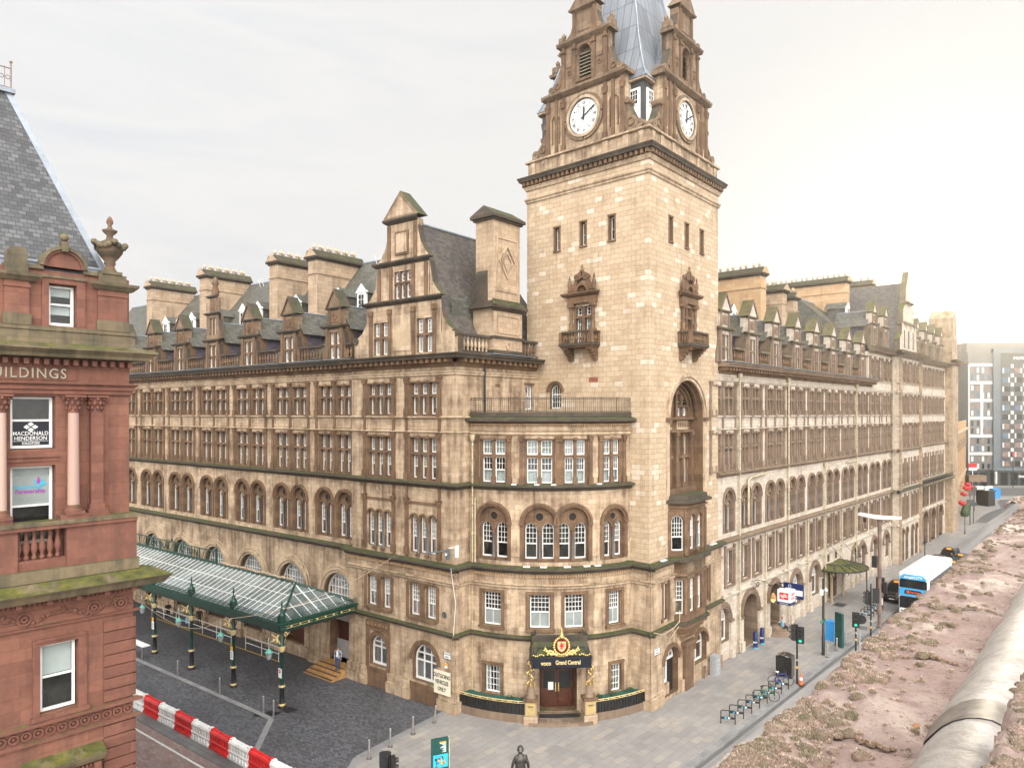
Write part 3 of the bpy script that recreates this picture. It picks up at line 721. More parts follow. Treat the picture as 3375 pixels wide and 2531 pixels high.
ops.append((DA, DB, .35, 3.75, 0, .75))
w.wall(0, BL, 0, 9.3, F1, ops, .3, 0, 1); w.face
C = w.cuts(0, BL)
for x, y in zip(C, C[1:]): w.face([(x, 0, 9.28), (y, 0, 9.28), (y, F1, 9.28), (x, F1, 9.28)], 1)
for x, y in zip(C, C[1:]): w.face([(x, -3.2 if 2 < x < 9 else -1.2, 18.75), (y, -3.2 if 2 < x < 9 else -1.2, 18.75), (y, .2, 18.75), (x, .2, 18.75)], 1)
w.build('bow_wall', ['ashlar', 'trim'], hotel); tr.build('stone_dressing', TRIM, hotel)
mb = MB(BOW)
string(mb, 0, BL, 9.32, .45, .52, 0, 0, 0, 0, F1 - .05); string(mb, 0, BL, 14.44, .38, .42, 0, 0); string(mb, 0, BL, 4.98, .3, .28, 0, 0, 0, 0, F1)
mb.mould(0, BL, [(F1, 7.95), (F1 + .1, 8.0), (F1 + .1, 8.12), (F1 + .2, 8.2), (F1, 8.26)], 2)
mb.mould(0, BL, [(0, 17.6), (.12, 17.63), (.12, 17.78), (.2, 17.85), (0, 17.9)], 2)
mb.mould(0, BL, [(0, 18.32), (.3, 18.38), (.55, 18.45), (.55, 18.62), (.1, 18.75), (.1, 19.02), (-.25, 19.02)], 0)
for i in range(70):
    a = .1 + i * (BL - .2) / 70; mb.box(a, a + .08, 0, .16, 18.2, 18.32, 3, skip='k'); mb.box(a, a + .08, F1, F1 + .16, 8.72, 8.86, 3, skip='k')
for a in (8.0, 6.6, 5.6, 2.7): mb.box(a - .15, a + .15, .2, .4, 14.46, 14.53, 4)
for a in (7.2, 6.2, 3.6, 2.9, 4.8): mb.box(a - .2, a + .2, .4, .6, 9.36, 9.43, 4)
mb.build('string_course', ['ledge', 'ledge', 'trim_pale', 'orange_stone', 'white_plastic'], hotel)
iw = MB(BOW); iw.box(.6, BL - .6, -2.6, -1.3, .1, 18.5, 0); iw.build('room_dark_block', ['room_dark'], hotel)
# terrace railing
mb = MB(BOW); n = .0
for z in (19.08, 19.85, 19.95): mb.tube([(a, n, z) for a in [i * BL / 24 for i in range(25)]], .02, 5)
k = 84
for i in range(k + 1):
    a = i * BL / k; r = .026 if i % 9 == 0 else .011
    mb.tube([(a, n, 19.0), (a, n, 20.0 if i % 9 == 0 else 19.95)], r, 4)
mb.build('terrace_railing', ['black_iron'], hotel)
def pipe(fr, a, n, z0, z1, mat='cream_pipe', r=.055, hopper=True, off=0):
    mb = MB(fr); mb.tube([(a, n, z0), (a, n, z1)], r, 8)
    z = z0 + .8
    while z < z1 - .2: mb.lathe(a, n, [(r, z - .07), (r * 1.45, z - .06), (r * 1.45, z + .06), (r, z + .07)], 8); z += 1.9
    if hopper: mb.lathe(a, n, [(r, z1 - .5), (.17, z1 - .3), (.2, z1 - .12), (.2, z1)], 8)
    return mb.build('drainpipe', [mat], hotel)
pipe(RET, 1.2, F1 + .1, .9, 17.6); pipe(RET, 1.32, F1 + .22, .9, 13.5, hopper=False)
pipe(RET, 2.68, .12, 19.0, 22.2, 'black_iron', .07, False)
# ------------------------------------------------------------------ THE HOTEL: clock tower
TS = Fr(T0, (-2577.5, 2350)); lq = math.hypot(1962.5, 2350); TS.n = (-1962.5 / lq, -2350 / lq)
TB = Fr(TL.p(10.4, 0, 0)[:2], (1962.5, 2350)); TC = Fr(TQ.p(10.6, 0, 0)[:2], (-2577.5, 2350), 0, False)
def slit(fr, a):
    for b in ((a - .3, a - .21), (a + .21, a + .3)): sd_.box(b[0], b[1], 0, .06, 30.5, 32.25, 0, skip='k')
    sd_.box(a - .33, a + .33, 0, .08, 32.16, 32.27, 0, skip='k'); sd_.box(a - .33, a + .33, 0, .1, 30.42, 30.53, 0, skip='k')
    window(fr, hotel, 'slit_window', [dict(a0=a - .17, a1=a + .17, z0=30.6, z1=32.1, cols=1, rows=[31.3], fw=.04)], -.26, 'none')
for fr, W, sl in ((TL, 10.4, (2.85, 5.22, 7.53)), (TQ, 10.6, (2.94, 5.31, 7.7))):
    sd_ = MB(fr); ops = [(a - .21, a + .21, 30.53, 32.16, 0, .34) for a in sl]; c = 5.2 if fr is TL else 5.36
    for a in sl: slit(fr, a)
    ops.append((c - .68, c + .68, 23.76, 26.36, 0, .4))
    w = MB(fr)
    if fr is TL:
        ops.append((7.2, 8.22, 19.25, 21.0, .51, .3)); sd_.ring(7.71, 20.49, .52, .64, 0, .05, 0, 12); sd_.ring(7.71, 20.49, .64, .78, 0, .13, 0, 12)
        window(fr, hotel, 'round_headed_window', [dict(a0=7.24, a1=8.18, z0=19.28, z1=20.97, rise=.47, cols=4, meet=20.3, topcols=4, rows=[19.75, 20.1])], -.24, 'none')
        w.wall(0, W, 9.2, 35.6, 0, ops, .4, 0, 1); sd_.box(4.0, 4.75, 0, .012, 21.1, 21.42, 2, skip='k')
    else:
        ops.append((2.78, 7.98, 13.1, 21.25, 2.6, 1.0)); ops.append((2.7, 7.3, 9.35, 12.9, 0, .3))
        w.wall(0, W, 9.2, 35.6, 0, ops, .4, 0, 1, 16)
        for r, n0 in ((2.62, .0), (2.86, .1)): sd_.ring(5.38, 18.65, r, r + .24, 0, .1 + n0, 1, 22)
        for s in (-1, 1): sd_.box(5.38 + s * 2.86 - .26, 5.38 + s * 2.86 + .26, 0, .25, 18.4, 18.66, 0, skip='k'); sd_.box(5.38 + s * 2.86 - .2, 5.38 + s * 2.86 + .2, 0, .07, 13.2, 18.4, 1, skip='k')
        for n, r in ((-.35, 2.45), (-.7, 2.3)): sd_.ring(5.38, 18.65, r, r + .16, n - .2, n, 0, 18)
        # screen of windows inside the great arch
        sub = []; k = -1.0; q = MB(fr)
        for s in (-1, 1):
            m = 5.38 + s * 1.28
            for x in (m - .85, m + .1): sub += [(x, x + .62, 13.9, 17.35, 0, .2)]
            sub += [(m - .85, m - .23, 18.75, 20.3 if s > 0 else 19.95, 0, .2), (m + .1, m + .72, 18.75, 19.95 if s > 0 else 20.3, 0, .2)]
            window(fr, hotel, 'mullioned_window', [dict(a0=x, a1=x + .62, z0=z0, z1=z1, cols=2, rows=[z0 + .5, z0 + 1.0]) for x in (m - .85, m + .1) for z0, z1 in ((13.95, 15.75), (15.95, 17.3), (18.78, 19.35))], k - .17, 'none')
            q.box(m - .95, m + .95, k, k + .14, 15.75, 15.95, 0); q.box(m - .95, m + .95, k, k + .12, 19.4, 19.55, 0)
            q.box(m - .2, m + .07, k, k + .16, 13.6, 17.5, 0); q.box(m - .95, m + .8, k, k + .1, 17.8, 18.45, 3)
            for i in range(6): q.ball(m - .75 + i * .28, k + .1, 18.12, .13, 0, 6, 4, .8, .4, 1.6)
        q.wall(2.78, 7.98, 13.1, 21.25, k, sub, .2, 0, 0)
        for a in (5.38, 2.95, 7.8): q.box(a - .2, a + .2, k, k + .3, 13.2, 17.5, 0); q.box(a - .25, a + .25, k, k + .38, 17.35, 17.62, 0)
        shaft(q, 5.38, k + .18, 18.6, 20.6, .1, 0)
        q.box(2.8, 7.96, k, k + .4, 18.5, 18.68, 0); q.box(2.8, 7.96, k, k + .3, 17.6, 17.78, 0); q.box(2.8, 7.96, k, k + .5, 13.1, 13.7, 0)
        q.ring(5.38, 18.65, 2.1, 2.6, k, k + .12, 0, 18)
        q.build('stone_dressing', TRIM, hotel)
    # balcony window aedicule
    for s in (-1, 1):
        x = c + s * .93
        sd_.box(x - .2, x + .2, 0, .32, 24.5, 24.75, 0, skip='k')
        sd_.lathe(x, .2, [(.15, 24.75), (.11, 24.9), (.17, 25.15), (.1, 25.35), (.12, 25.9), (.1, 26.1), (.17, 26.3)], 8, 0); sd_.box(x - .22, x + .22, 0, .4, 26.3, 26.55, 0, skip='k')
        sd_.box(c + s * .72 - .07, c + s * .72 + .07, -.2, .05, 23.76, 26.4, 0)
        sd_.lathe(c + s * 1.05, .25, [(.09, 27.35), (.14, 27.45), (.07, 27.6), (.15, 27.85), (.12, 28.05), (.05, 28.15), (.08, 28.3), (.02, 28.5)], 8, 3)
        sd_.prism([(c + s * .95, 27.35), (c + s * .9, 27.75), (c + s * .62, 28.0), (c + s * .5, 28.5), (c + s * .1, 28.75), (c, 28.3), (c + s * .38, 28.05), (c + s * .5, 27.6), (c + s * .5, 27.35)], .02, .28, 3)
        sd_.ring(c + s * .4, 28.35, .05, .22, .05, .34, 3, 10, 0, 2 * PI); sd_.ring(c + s * .85, 27.6, .04, .18, .05, .32, 3, 10, 0, 2 * PI)
    sd_.ring(c, 27.35, .42, .6, 0, .3, 3, 12); sd_.prism([(c - .42 * math.cos(PI * i / 10), 27.35 + .42 * math.sin(PI * i / 10)) for i in range(11)], 0, .04, 0)
    for i in range(7): t = PI * (i + .5) / 7; sd_.tube([(c, .1, 27.4), (c - .38 * math.cos(t), .1, 27.37 + .38 * math.sin(t))], .03, 4, 3)
    sd_.lathe(c, .2, [(.1, 28.7), (.16, 28.8), (.06, 28.9), (.1, 29.05), (.02, 29.2)], 8, 3)
    sd_.box(c - 1.2, c + 1.2, 0, .3, 26.55, 27.0, 0, skip='k'); sd_.mould(c - 1.2, c + 1.2, [(0, 27.0), (.36, 27.06), (.5, 27.2), (.5, 27.3), (0, 27.38)], 3, 1, 1)
    sd_.box(c - .12, c + .12, -.36, .02, 23.76, 26.36, 0); sd_.box(c - .68, c + .68, -.34, .01, 25.55, 25.73, 0)
    window(fr, hotel, 'balcony_window', [dict(a0=x, a1=x + .56, z0=z0, z1=z1, cols=2 if z0 > 25 else 3, rows=rw) for x in (c - .68, c + .12) for z0, z1, rw in ((23.8, 25.54, [24.3, 24.75, 25.15]), (25.74, 26.34, [26.04]))], -.3, 'none')
    sd_.build('stone_dressing', ['trim', 'trim_pale', 'tile_red', 'trim'], hotel)
    bl = MB(fr); bl.box(c - 1.4, c + 1.4, 0, 1.05, 23.56, 23.74, 1); bl.box(c - 1.3, c + 1.3, 0, .95, 23.45, 23.56, 0)
    for s in (-1, 1):
        x = c + s * 1.02
        q = MB(fr.turn(x, 0, 0, 1)); bl.prism([(x - .2, 22.6), (x - .2, 23.45), (x + .2, 23.45), (x + .2, 22.6)], 0, .22, 0)
        for j in range(4): bl.box(x - .2, x + .2, .2, .3 + j * .19, 22.75 + j * .18, 23.0 + j * .15, 0)
        bl.box(c + s * 1.28 - .12, c + s * 1.28 + .12, .8, 1.02, 23.74, 24.55, 0); bl.box(c + s * 1.28 - .1, c + s * 1.28 + .1, 0, .2, 23.74, 24.55, 0)
        bl.box(c + s * 1.28 - .13, c + s * 1.28 + .13, 0, .78, 24.45, 24.56, 1)
        for i in range(3): bl.lathe(c + s * 1.28, .3 + i * .19, [(r * .8, 23.78 + z * .72) for r, z in BAL], 6, 0)
    # the left front's balcony rail is open in the middle, the other is whole
    bl.box(c - 1.16, c + 1.16, .78, 1.04, 24.45, 24.58, 1)
    for i in range(10): bl.lathe(c - 1.0 + i * .222, .91, [(r * .8, 23.78 + z * .7) for r, z in BAL], 6, 0)
    bl.build('balcony', ['trim', 'ledge'], hotel)
    w.build('tower_wall', ['ashlar_tower', 'trim'], hotel)
for fr, W in ((TB, 10.6), (TC, 10.4)):
    w = MB(fr); w.wall(0, W, 0, 35.6, 0); w.build('tower_wall', ['ashlar_tower'], hotel)
iw = MB(TS); iw.box(2.2, 9.4, -9.4, -1.5, .2, 35.2); iw.build('room_dark_block', ['room_dark'], hotel)
for fr, W in ((TL, 10.4), (TQ, 10.6), (TB, 10.6), (TC, 10.4)):
    mb = MB(fr); fw = 1 if fr in (TL, TQ) else 1
    mb.mould(0, W, [(0, 34.4), (.08, 34.44), (.08, 34.56), (.16, 34.64), (.16, 34.74), (0, 34.78)], 1, 1, 1)
    mb.mould(0, W, [(0, 35.3), (.1, 35.34), (.16, 35.5), (.2, 35.56), (.2, 35.6), (0, 35.62)], 1, 1, 1)
    mb.mould(0, W, [(0, 35.95), (.44, 35.95), (.46, 36.05), (.54, 36.2), (.54, 36.26), (-.05, 36.4)], 0, 1, 1)
    k = 27
    for i in range(k):
        a = -.25 + (i + .5) * (W + .5) / k; mb.box(a - .1, a + .1, 0, .36, 35.66, 35.95, 2, skip='k')
    mb.box(0, W, -.02, .02, 35.6, 35.95, 1, skip='k'); mb.build('cornice', ['ledge', 'trim_pale', 'trim'], hotel)
    mb = MB(fr); mb.mould(0, W, [(-.06, 36.3), (-.06, 37.3), (.12, 37.36), (.12, 37.5), (-.3, 37.58)], 0, 1, 1, 1)
    for a in (.6, 1.75, 3.4, W - 3.4, W - 1.75, W - .6): mb.box(a - .22, a + .22, -.06, .04, 36.35, 37.3, 0, skip='k')
    mb.build('tower_plinth', ['ashlar', 'ledge'], hotel)
    # stepped clock gable
    c = W / 2; t0, t1 = -.85, -.08; gb = MB(fr); tt = MB(fr)
    cpts = [(c + 1.5 * math.cos(PI * 2 * i / 24), 39.48 + 1.5 * math.sin(PI * 2 * i / 24)) for i in range(24)]
    gb.box(c - 3.3, c + 3.3, t0, t1, 37.45, 41.5, 0)
    gb.mould(c - 3.3, c + 3.3, [(t1, 41.3), (t1 + .14, 41.36), (t1 + .38, 41.55), (t1 + .4, 41.7), (t0, 41.82)], 1, 1, 1)
    for s in (-1, 1):
        gb.box(c + s * 3.45 - .2, c + s * 3.45 + .2, t0, t1 + .3, 41.45, 41.72, 1)
        A = lambda x: c + s * x
        cv = [(A(3.3), 39.75), (A(3.42), 39.7), (A(3.62), 39.15), (A(3.9), 38.6), (A(4.25), 38.2), (A(4.55), 37.95), (A(4.6), 37.45), (A(3.3), 37.45)]
        gb.prism(cv if s < 0 else cv[::-1], t0 + .12, t1 - .06, 1, 2); gb.ring(A(4.42), 37.85, .05, .3, t0, t1 + .06, 1, 12, 0, 2 * PI); gb.ring(A(3.5), 39.6, .03, .2, t0, t1 + .06, 1, 10, 0, 2 * PI)
        tt.ring(A(3.75), 38.15, .2, .3, t1 - .06, t1 + .0, 0, 12, 0, 2 * PI)
        tt.box(A(2.42) - .12, A(2.42) + .12, t1, t1 + .14, 37.5, 41.3, 0, skip='k'); tt.box(A(3.18) - .14, A(3.18) + .14, t1, t1 + .16, 37.5, 41.3, 0, skip='k'); tt.box(A(1.78) - .13, A(1.78) + .13, t1, t1 + .12, 37.5, 41.3, 0, skip='k')
        for x in (1.78, 3.18):
            tt.box(A(x) - .2, A(x) + .2, t1, t1 + .24, 40.85, 40.98, 0, skip='k'); tt.prism([(A(x) - .13, 40.5), (A(x) - .22, 40.85), (A(x) + .22, 40.85), (A(x) + .13, 40.5)], t1, t1 + .22, 0); tt.box(A(x) - .18, A(x) + .18, t1, t1 + .2, 37.5, 37.9, 0, skip='k')
        tt.ring(A(2.48), 39.9, .27, .36, t1, t1 + .1, 0, 10); tt.box(A(2.48) - .36, A(2.48) - .27, t1, t1 + .08, 38.2, 39.9, 0, skip='k'); tt.box(A(2.48) + .27, A(2.48) + .36, t1, t1 + .08, 38.2, 39.9, 0, skip='k')
        # second stage scrolls, third stage sweeps
        cv = [(A(2.0), 43.75), (A(2.12), 43.7), (A(2.3), 43.1), (A(2.6), 42.5), (A(3.0), 42.2), (A(3.1), 41.75), (A(2.0), 41.75)]
        gb.prism(cv if s < 0 else cv[::-1], t0 + .15, t1 - .06, 1, 2); gb.ring(A(2.92), 42.1, .04, .24, t0, t1 + .08, 1, 12, 0, 2 * PI)
        tt.ring(A(2.38), 42.3, .14, .22, t1 - .06, t1 + .0, 0, 10, 0, 2 * PI)
        cv = [(A(1.0), 46.6), (A(1.06), 46.2), (A(1.25), 45.7), (A(1.6), 45.4), (A(1.95), 45.3), (A(1.95), 45.1), (A(1.0), 45.1)]
        gb.prism(cv if s < 0 else cv[::-1], t0 + .15, t1 - .06, 1, 2)
        gb.box(A(2.08) - .16, A(2.08) + .16, t0 + .1, t1 + .05, 45.15, 45.6, 1); gb.lathe(A(2.08), (t0 + t1) / 2, [(.05, 45.6), (.16, 45.75), (.17, 45.9), (.05, 46.05), (.02, 46.1)], 8, 1)
        for x in (.82, 1.78): tt.box(A(x) - .13, A(x) + .13, t1, t1 + .13, 41.85, 44.75, 0, skip='k'); tt.box(A(x) - .18, A(x) + .18, t1, t1 + .2, 44.35, 44.5, 0, skip='k')
        tt.ring(A(1.3), 42.9, .1, .17, t1, t1 + .05, 0, 10, 0, 2 * PI); tt.box(A(1.3) - .25, A(1.3) + .25, t1, t1 + .05, 43.3, 44.2, 1, skip='k')
        tt.box(A(.85) - .12, A(.85) + .12, t1, t1 + .12, 45.2, 46.9, 0, skip='k')
    gw = MB(fr); gw.wall(c - 2.0, c + 2.0, 41.75, 44.9, t1, [(c - .55, c + .55, 42.15, 44.45, .55, .4)], .4, 1, 1)
    for i, f in enumerate(gw.f): gb.f.append([x + len(gb.v) for x in f])
    gb.v += gw.v; gb.mi += gw.mi; gb.uv += gw.uv; gb.sm += gw.sm
    gb.box(c - 2.0, c + 2.0, t0, t1 - .41, 41.75, 44.9, 1); gb.box(c - 2, c - 1.9, t0, t1, 41.8, 44.9, 1); gb.box(c + 1.9, c + 2, t0, t1, 41.8, 44.9, 1)
    gb.mould(c - 2.0, c + 2.0, [(t1, 44.72), (t1 + .1, 44.78), (t1 + .32, 44.95), (t1 + .34, 45.06), (t0, 45.16)], 1, 1, 1); gb.box(c - 2.3, c - 2, t0, t1 + .25, 44.85, 45.08, 1); gb.box(c + 2, c + 2.3, t0, t1 + .25, 44.85, 45.08, 1)
    gb.box(c - 1.0, c + 1.0, t0 + .1, t1, 45.1, 47.0, 1); tt.box(c - .5, c + .5, t1, t1 + .05, 45.5, 46.6, 1, skip='k')
    gb.mould(c - 1.0, c + 1.0, [(t1, 46.85), (t1 + .28, 47.0), (t1 + .3, 47.12), (t0, 47.2)], 1, 1, 1)
    gb.prism([(c - 1.2, 47.15), (c, 48.5), (c + 1.2, 47.15)][::-1], t0, t1 + .2, 1); gb.lathe(c, -.45, [(.2, 48.2), (.1, 48.7), (.2, 48.95), (.05, 49.3)], 8, 1)
    tt.ring(c, 43.9, .57, .7, t1, t1 + .1, 0, 12); tt.box(c - .72, c + .72, t1, t1 + .12, 42.0, 42.15, 0, skip='k')
    for i in range(8): z = 42.25 + i * .24; tt.face([(c - .55, t1 - .12, z), (c + .55, t1 - .12, z), (c + .55, t1 - .34, z + .2), (c - .55, t1 - .34, z + .2)][::-1], 2)
    for i in range(4):
        t = PI / 4 + i * PI / 2; x, z = c + 1.62 * math.cos(t), 39.48 + 1.62 * math.sin(t); tt.ring(c, 39.48, 1.42, 1.62, t1, t1 + .14, 1, 7, t - .75, t + .75)
    gb.build('gable', ['ashlar', 'trim_soot', 'ledge'], hotel); tt.build('stone_dressing', ['trim', 'trim_soot', 'letter_stone'], hotel)
    # clock
    ck = MB(fr); ck.ring(c, 39.48, 1.24, 1.42, t1, t1 + .2, 0, 36, 0, 2 * PI); co_ = ck.build('clock', ['trim_pale'], hotel)
    if fr in (TL, TQ):
        s = -1 if fr is TL else 1; n = t1 + .06
        f = MB(fr); f.face([(c + 1.24 * math.cos(i * PI / 20), n, 39.48 + 1.24 * math.sin(i * PI / 20)) for i in range(40)]); f.build('clock_face', 'sign_white', co_)
        f = MB(fr); R2 = lambda r, t: (c + s * r * math.sin(t), n + .02, 39.48 + r * math.cos(t))
        f.ring(c, 39.48, 1.2, 1.24, n, n + .05, 0, 40, 0, 2 * PI); f.ring(c, 39.48, .745, .755, n, n + .02, 0, 32, 0, 2 * PI)
        for i in range(60): f.tube([R2(1.09, i * PI / 30), R2(1.21, i * PI / 30)], .007, 3)
        for i in range(12):
            t = (i + .5) * PI / 6; f.tube([R2(.42 if i % 2 else .12, t), R2(.62, t), R2(.75, t + .17)], .008, 3); f.tube([R2(.62, t), R2(.75, t - .17)], .008, 3)
        f.build('dial_tracery', 'ink', co_)
        dr = (fr.d[0] * s, fr.d[1] * s, 0)
        for i, nm in enumerate(['XII', 'I', 'II', 'III', 'IIII', 'V', 'VI', 'VII', 'VIII', 'IX', 'X', 'XI']):
            t = i * PI / 6; p = fr.p(c + s * .92 * math.sin(t), n + .015, 39.48 + .92 * math.cos(t)); ct, st_ = math.cos(t), math.sin(t)
            text_obj('numeral', nm, 'ink', p, (dr[0] * ct, dr[1] * ct, -st_), (dr[0] * st_, dr[1] * st_, ct), .33, .006, co_, bold=.002, sx=.78)
        for nm, t, l, wd_ in (('hour_hand', 2 * PI * .012, .68, .05), ('minute_hand', 2 * PI * 10 / 60, 1.12, .035)):
            h = MB(fr); u = lambda r, o: (c + s * (r * math.sin(t) + o * math.cos(t)), n + .08, 39.48 + r * math.cos(t) - o * math.sin(t))
            h.face([u(-.25, -wd_), u(-.25, wd_), u(l * .75, wd_), u(l * .78, wd_ * 2), u(l, 0), u(l * .78, -wd_ * 2), u(l * .75, -wd_)]); h.face([(x, y - .03, z) for x, y, z in [u(-.25, -wd_), u(l * .75, -wd_), u(l, 0), u(l * .75, wd_), u(-.25, wd_)]]); h.build(nm, 'ink', co_)
    # lead roof running back from the gable
    rf = MB(TS)
# belfry body, spire
bd = MB(TS); lo, hi = .85, 9.6
bd.box(lo, hi, -hi, -lo, 37.4, 41.05, 0); bd.box(lo - .25, hi + .25, -hi - .25, -lo + .25, 41.0, 41.14, 1)
bd.build('belfry', ['clad_dark', 'trim_pale'], hotel)
def belfry_window(fr, a):
    m = MB(fr); n = -.84; m.box(a - .45, a + .45, n - .06, n + .06, 37.9, 40.55, 0)
    for z in range(7): m.box(a - .36, a + .36, n + .06, n + .075, 37.98 + z * .19, 38.15 + z * .19, 0)
    o = m.build('belfry_window', ['white_paint'], hotel); q = MB(fr); glaze(q, a - .33, a + .33, 39.4, 40.45, n + .075, cols=3, rows=[39.75, 40.1], mg=1, dep=.03); q.build('sash', ['white_paint', 'black_glass'], o)
for fr, a in ((TL, 1.62), (TL, 8.78), (TQ, 1.62), (TQ, 8.98), (TB, 1.7), (TC, 8.7)): belfry_window(fr, a)
sp = MB(TS); cx, cn = 5.22, -5.22
lev = [(41.14, 4.66), (41.9, 4.28), (43.2, 3.8), (44.66, 3.34), (47.7, 2.67), (53, 1.52), (60, .06)]
for (z, r), (y, q) in zip(lev, lev[1:]):
    for k in range(4):
        t = [(-1, 1), (1, 1), (1, -1), (-1, -1)]; (i, j), (u, v) = t[k], t[(k + 1) % 4]
        sp.face([(cx + i * r, cn + j * r, z), (cx + u * r, cn + v * r, z), (cx + u * q, cn + v * q, y), (cx + i * q, cn + j * q, y)], 0,
                uv=[(-r, z), (r, z), (q, y), (-q, y)])
for i, j in ((-1, 1), (1, 1), (1, -1), (-1, -1)): sp.tube([(cx + i * (r + .01), cn + j * (r + .01), z) for z, r in lev], .06, 5, 1)
sp.build('spire', ['spire_lead', 'lead'], hotel)
for k in range(4):
    rf = MB(TS)
    def q(x, b, z): return [(5.22 + x, -b, z), (5.22 + x, -10.44 + b, z), (b, -5.22 + x, z), (10.44 - b, -5.22 + x, z)][k]
    for s in (-1, 1): rf.face([q(s * 3.2, .8, 41.2), q(0, .8, 45.6), q(0, 4.2, 45.6), q(s * 3.2, 4.2, 41.2)], 0, uv=[(0, 41), (0, 46), (3.4, 46), (3.4, 41)])
    rf.build('gable_roof', ['spire_lead'], hotel)
# ---- lower part of the tower corner (stands forward under the big string course)
ops = []; w = MB(TL); w.wall(-F1, 1.6, 0, 9.3, F1, [], .3, 0, 1); w.face([(-F1, 0, 9.28), (1.6, 0, 9.28), (1.6, F1, 9.28), (-F1, F1, 9.28)], 1)
w.box(-F1 - .14, 1.3, F1, F1 + .14, 0, .55, 0, skip='k'); w.build('tower_wall', ['ashlar', 'trim'], hotel)
tr = MB(TL); tr.box(.05, 1.2, F1, F1 + .05, 5.6, 7.6, 3, skip='k'); tr.box(.0, 1.2, F1, F1 + .05, 8.35, 8.65, 3, skip='k')
string(tr, -F1, 1.5, 9.32, .45, .52, 4, 4, 1, 0, F1 - .05); string(tr, -F1, 1.5, 4.98, .3, .28, 4, 4, 1, 0, F1); tr.mould(-F1, 1.5, [(F1, 7.95), (F1 + .1, 8.0), (F1 + .1, 8.12), (F1 + .2, 8.2), (F1, 8.26)], 3, 1)
tr.build('string_course', TRIM + ['ledge'], hotel)
w = MB(TQ); tr = MB(TQ)
ops = [(1.35, 1.95, 5.4, 7.75, 0, .3), (7.7, 8.25, 5.4, 7.75, 0, .3), (1.5, 3.5, .25, 3.4, .95, .55), (6.0, 7.95, 1.2, 3.5, .95, .5)]
w.wall(-F1, 10.55, 0, 9.3, F1, ops, .3, 0, 1); w.face([(-F1, 0, 9.28), (10.55, 0, 9.28), (10.55, F1, 9.28), (-F1, F1, 9.28)], 1)
for a0, a1 in ((-F1 - .14, 1.3), (3.75, 5.6), (8.2, 10.5)): w.box(a0, a1, F1, F1 + .16, 0, .8, 0, skip='k')
w.box(10.55, 10.551, -1, F1, 0, 9.3, 0)
for m in (2.5, 6.97):
    for r, n in ((1.02, .12), (1.16, .08)): tr.ring(m, 2.45, r, r + .14, F1, F1 + n, 0, 14, rise=.95)
tr.box(.1, 1.1, F1, F1 + .05, 5.6, 7.6, 3, skip='k'); tr.box(.1, 2.4, F1, F1 + .05, 8.35, 8.65, 3, skip='k')
for x in (1.2, 2.1, 7.55, 8.4): tr.box(x - .12, x + .12, F1, F1 + .09, 5.3, 7.9, 0, skip='k')
string(tr, -F1, 10.6, 9.32, .45, .52, 4, 4, 1, 0, F1 - .05); string(tr, -F1, 10.6, 4.98, .3, .28, 4, 4, 1, 0, F1)
tr.mould(-F1, 10.6, [(F1, 7.95), (F1 + .1, 8.0), (F1 + .1, 8.12), (F1 + .2, 8.2), (F1, 8.26)], 3, 1)
for a in (.9, 1.25, 8.3, 8.65, 9.0): tr.box(a - .13, a + .13, F1 + .1, F1 + .3, 9.37, 9.44, 5)
tr.box(4.15, 5.35, F1, F1 + .25, 0, 3.1, 0); tr.prism([(3.9, 3.1), (3.9, 3.35), (5.6, 3.35), (5.6, 3.1)], F1, F1 + .4, 0)
w.build('tower_wall', ['ashlar', 'trim'], hotel); tr.build('string_course', TRIM + ['ledge', 'white_plastic'], hotel)
for a in (1.35, 7.7): window(TQ, hotel, 'sash_window', [dict(a0=a + .03, a1=a + .55, z0=5.45, z1=7.7, cols=2, meet=6.6, topcols=2, rows=[7.1])], F1 - .22, 'none')
window(TQ, hotel, 'round_headed_window', [dict(a0=6.05, a1=7.9, z0=1.22, z1=3.46, rise=.9, cols=2, meet=2.5, rows=[2.95], fw=.09, bw=.08)], F1 - .42, 'none')
window(TQ, hotel, 'round_headed_window', [dict(a0=1.55, a1=3.45, z0=2.45, z1=3.38, rise=.9, cols=4, rows=[2.9], fw=.09, bw=.05), dict(a0=1.55, a1=2.55, z0=1.0, z1=2.4, cols=1, fw=.12)], F1 - .42, 'none')
d = MB(TQ); d.box(2.62, 3.45, F1 - .5, F1 - .4, .25, 2.4, 0); d.box(1.5, 2.6, F1 - .5, F1 - .2, .2, 1.0, 1); d.build('side_door', ['black_paint', 'ashlar'], hotel)
# canted oriel
OP = [(2.62, 0), (3.52, .9), (6.42, .9), (7.32, 0)]
def poly_box(mb, P, grow, z0, z1, m, mt=None):
    c = (4.97, 0); Q = [(x + (1 if x > c[0] else -1) * grow * .9, y + (grow if y > .1 else 0)) for x, y in P]
    for (a, n), (b, k) in zip(Q, Q[1:]): mb.face([(a, n, z0), (a, n, z1), (b, k, z1), (b, k, z0)], m)
    mb.face([(a, n, z1) for a, n in Q], mt if mt is not None else m); mb.face([(a, n, z0) for a, n in Q[::-1]], m)
ob = MB(TQ)
for gz in ((.0, 4.9, 5.4, 0), (.22, 4.75, 4.95, 1), (.1, 4.5, 4.75, 0), (-.1, 4.2, 4.5, 0), (-.3, 3.85, 4.2, 0), (-.5, 3.5, 3.85, 0), (.0, 7.85, 9.0, 2), (.12, 8.05, 8.2, 0), (.3, 9.0, 9.3, 1), (.0, 9.3, 9.65, 0), (.0, 12.4, 12.9, 0), (.12, 12.62, 12.72, 0), (.34, 12.92, 13.12, 1), (.1, 13.12, 13.42, 1)): poly_box(ob, OP, *gz)
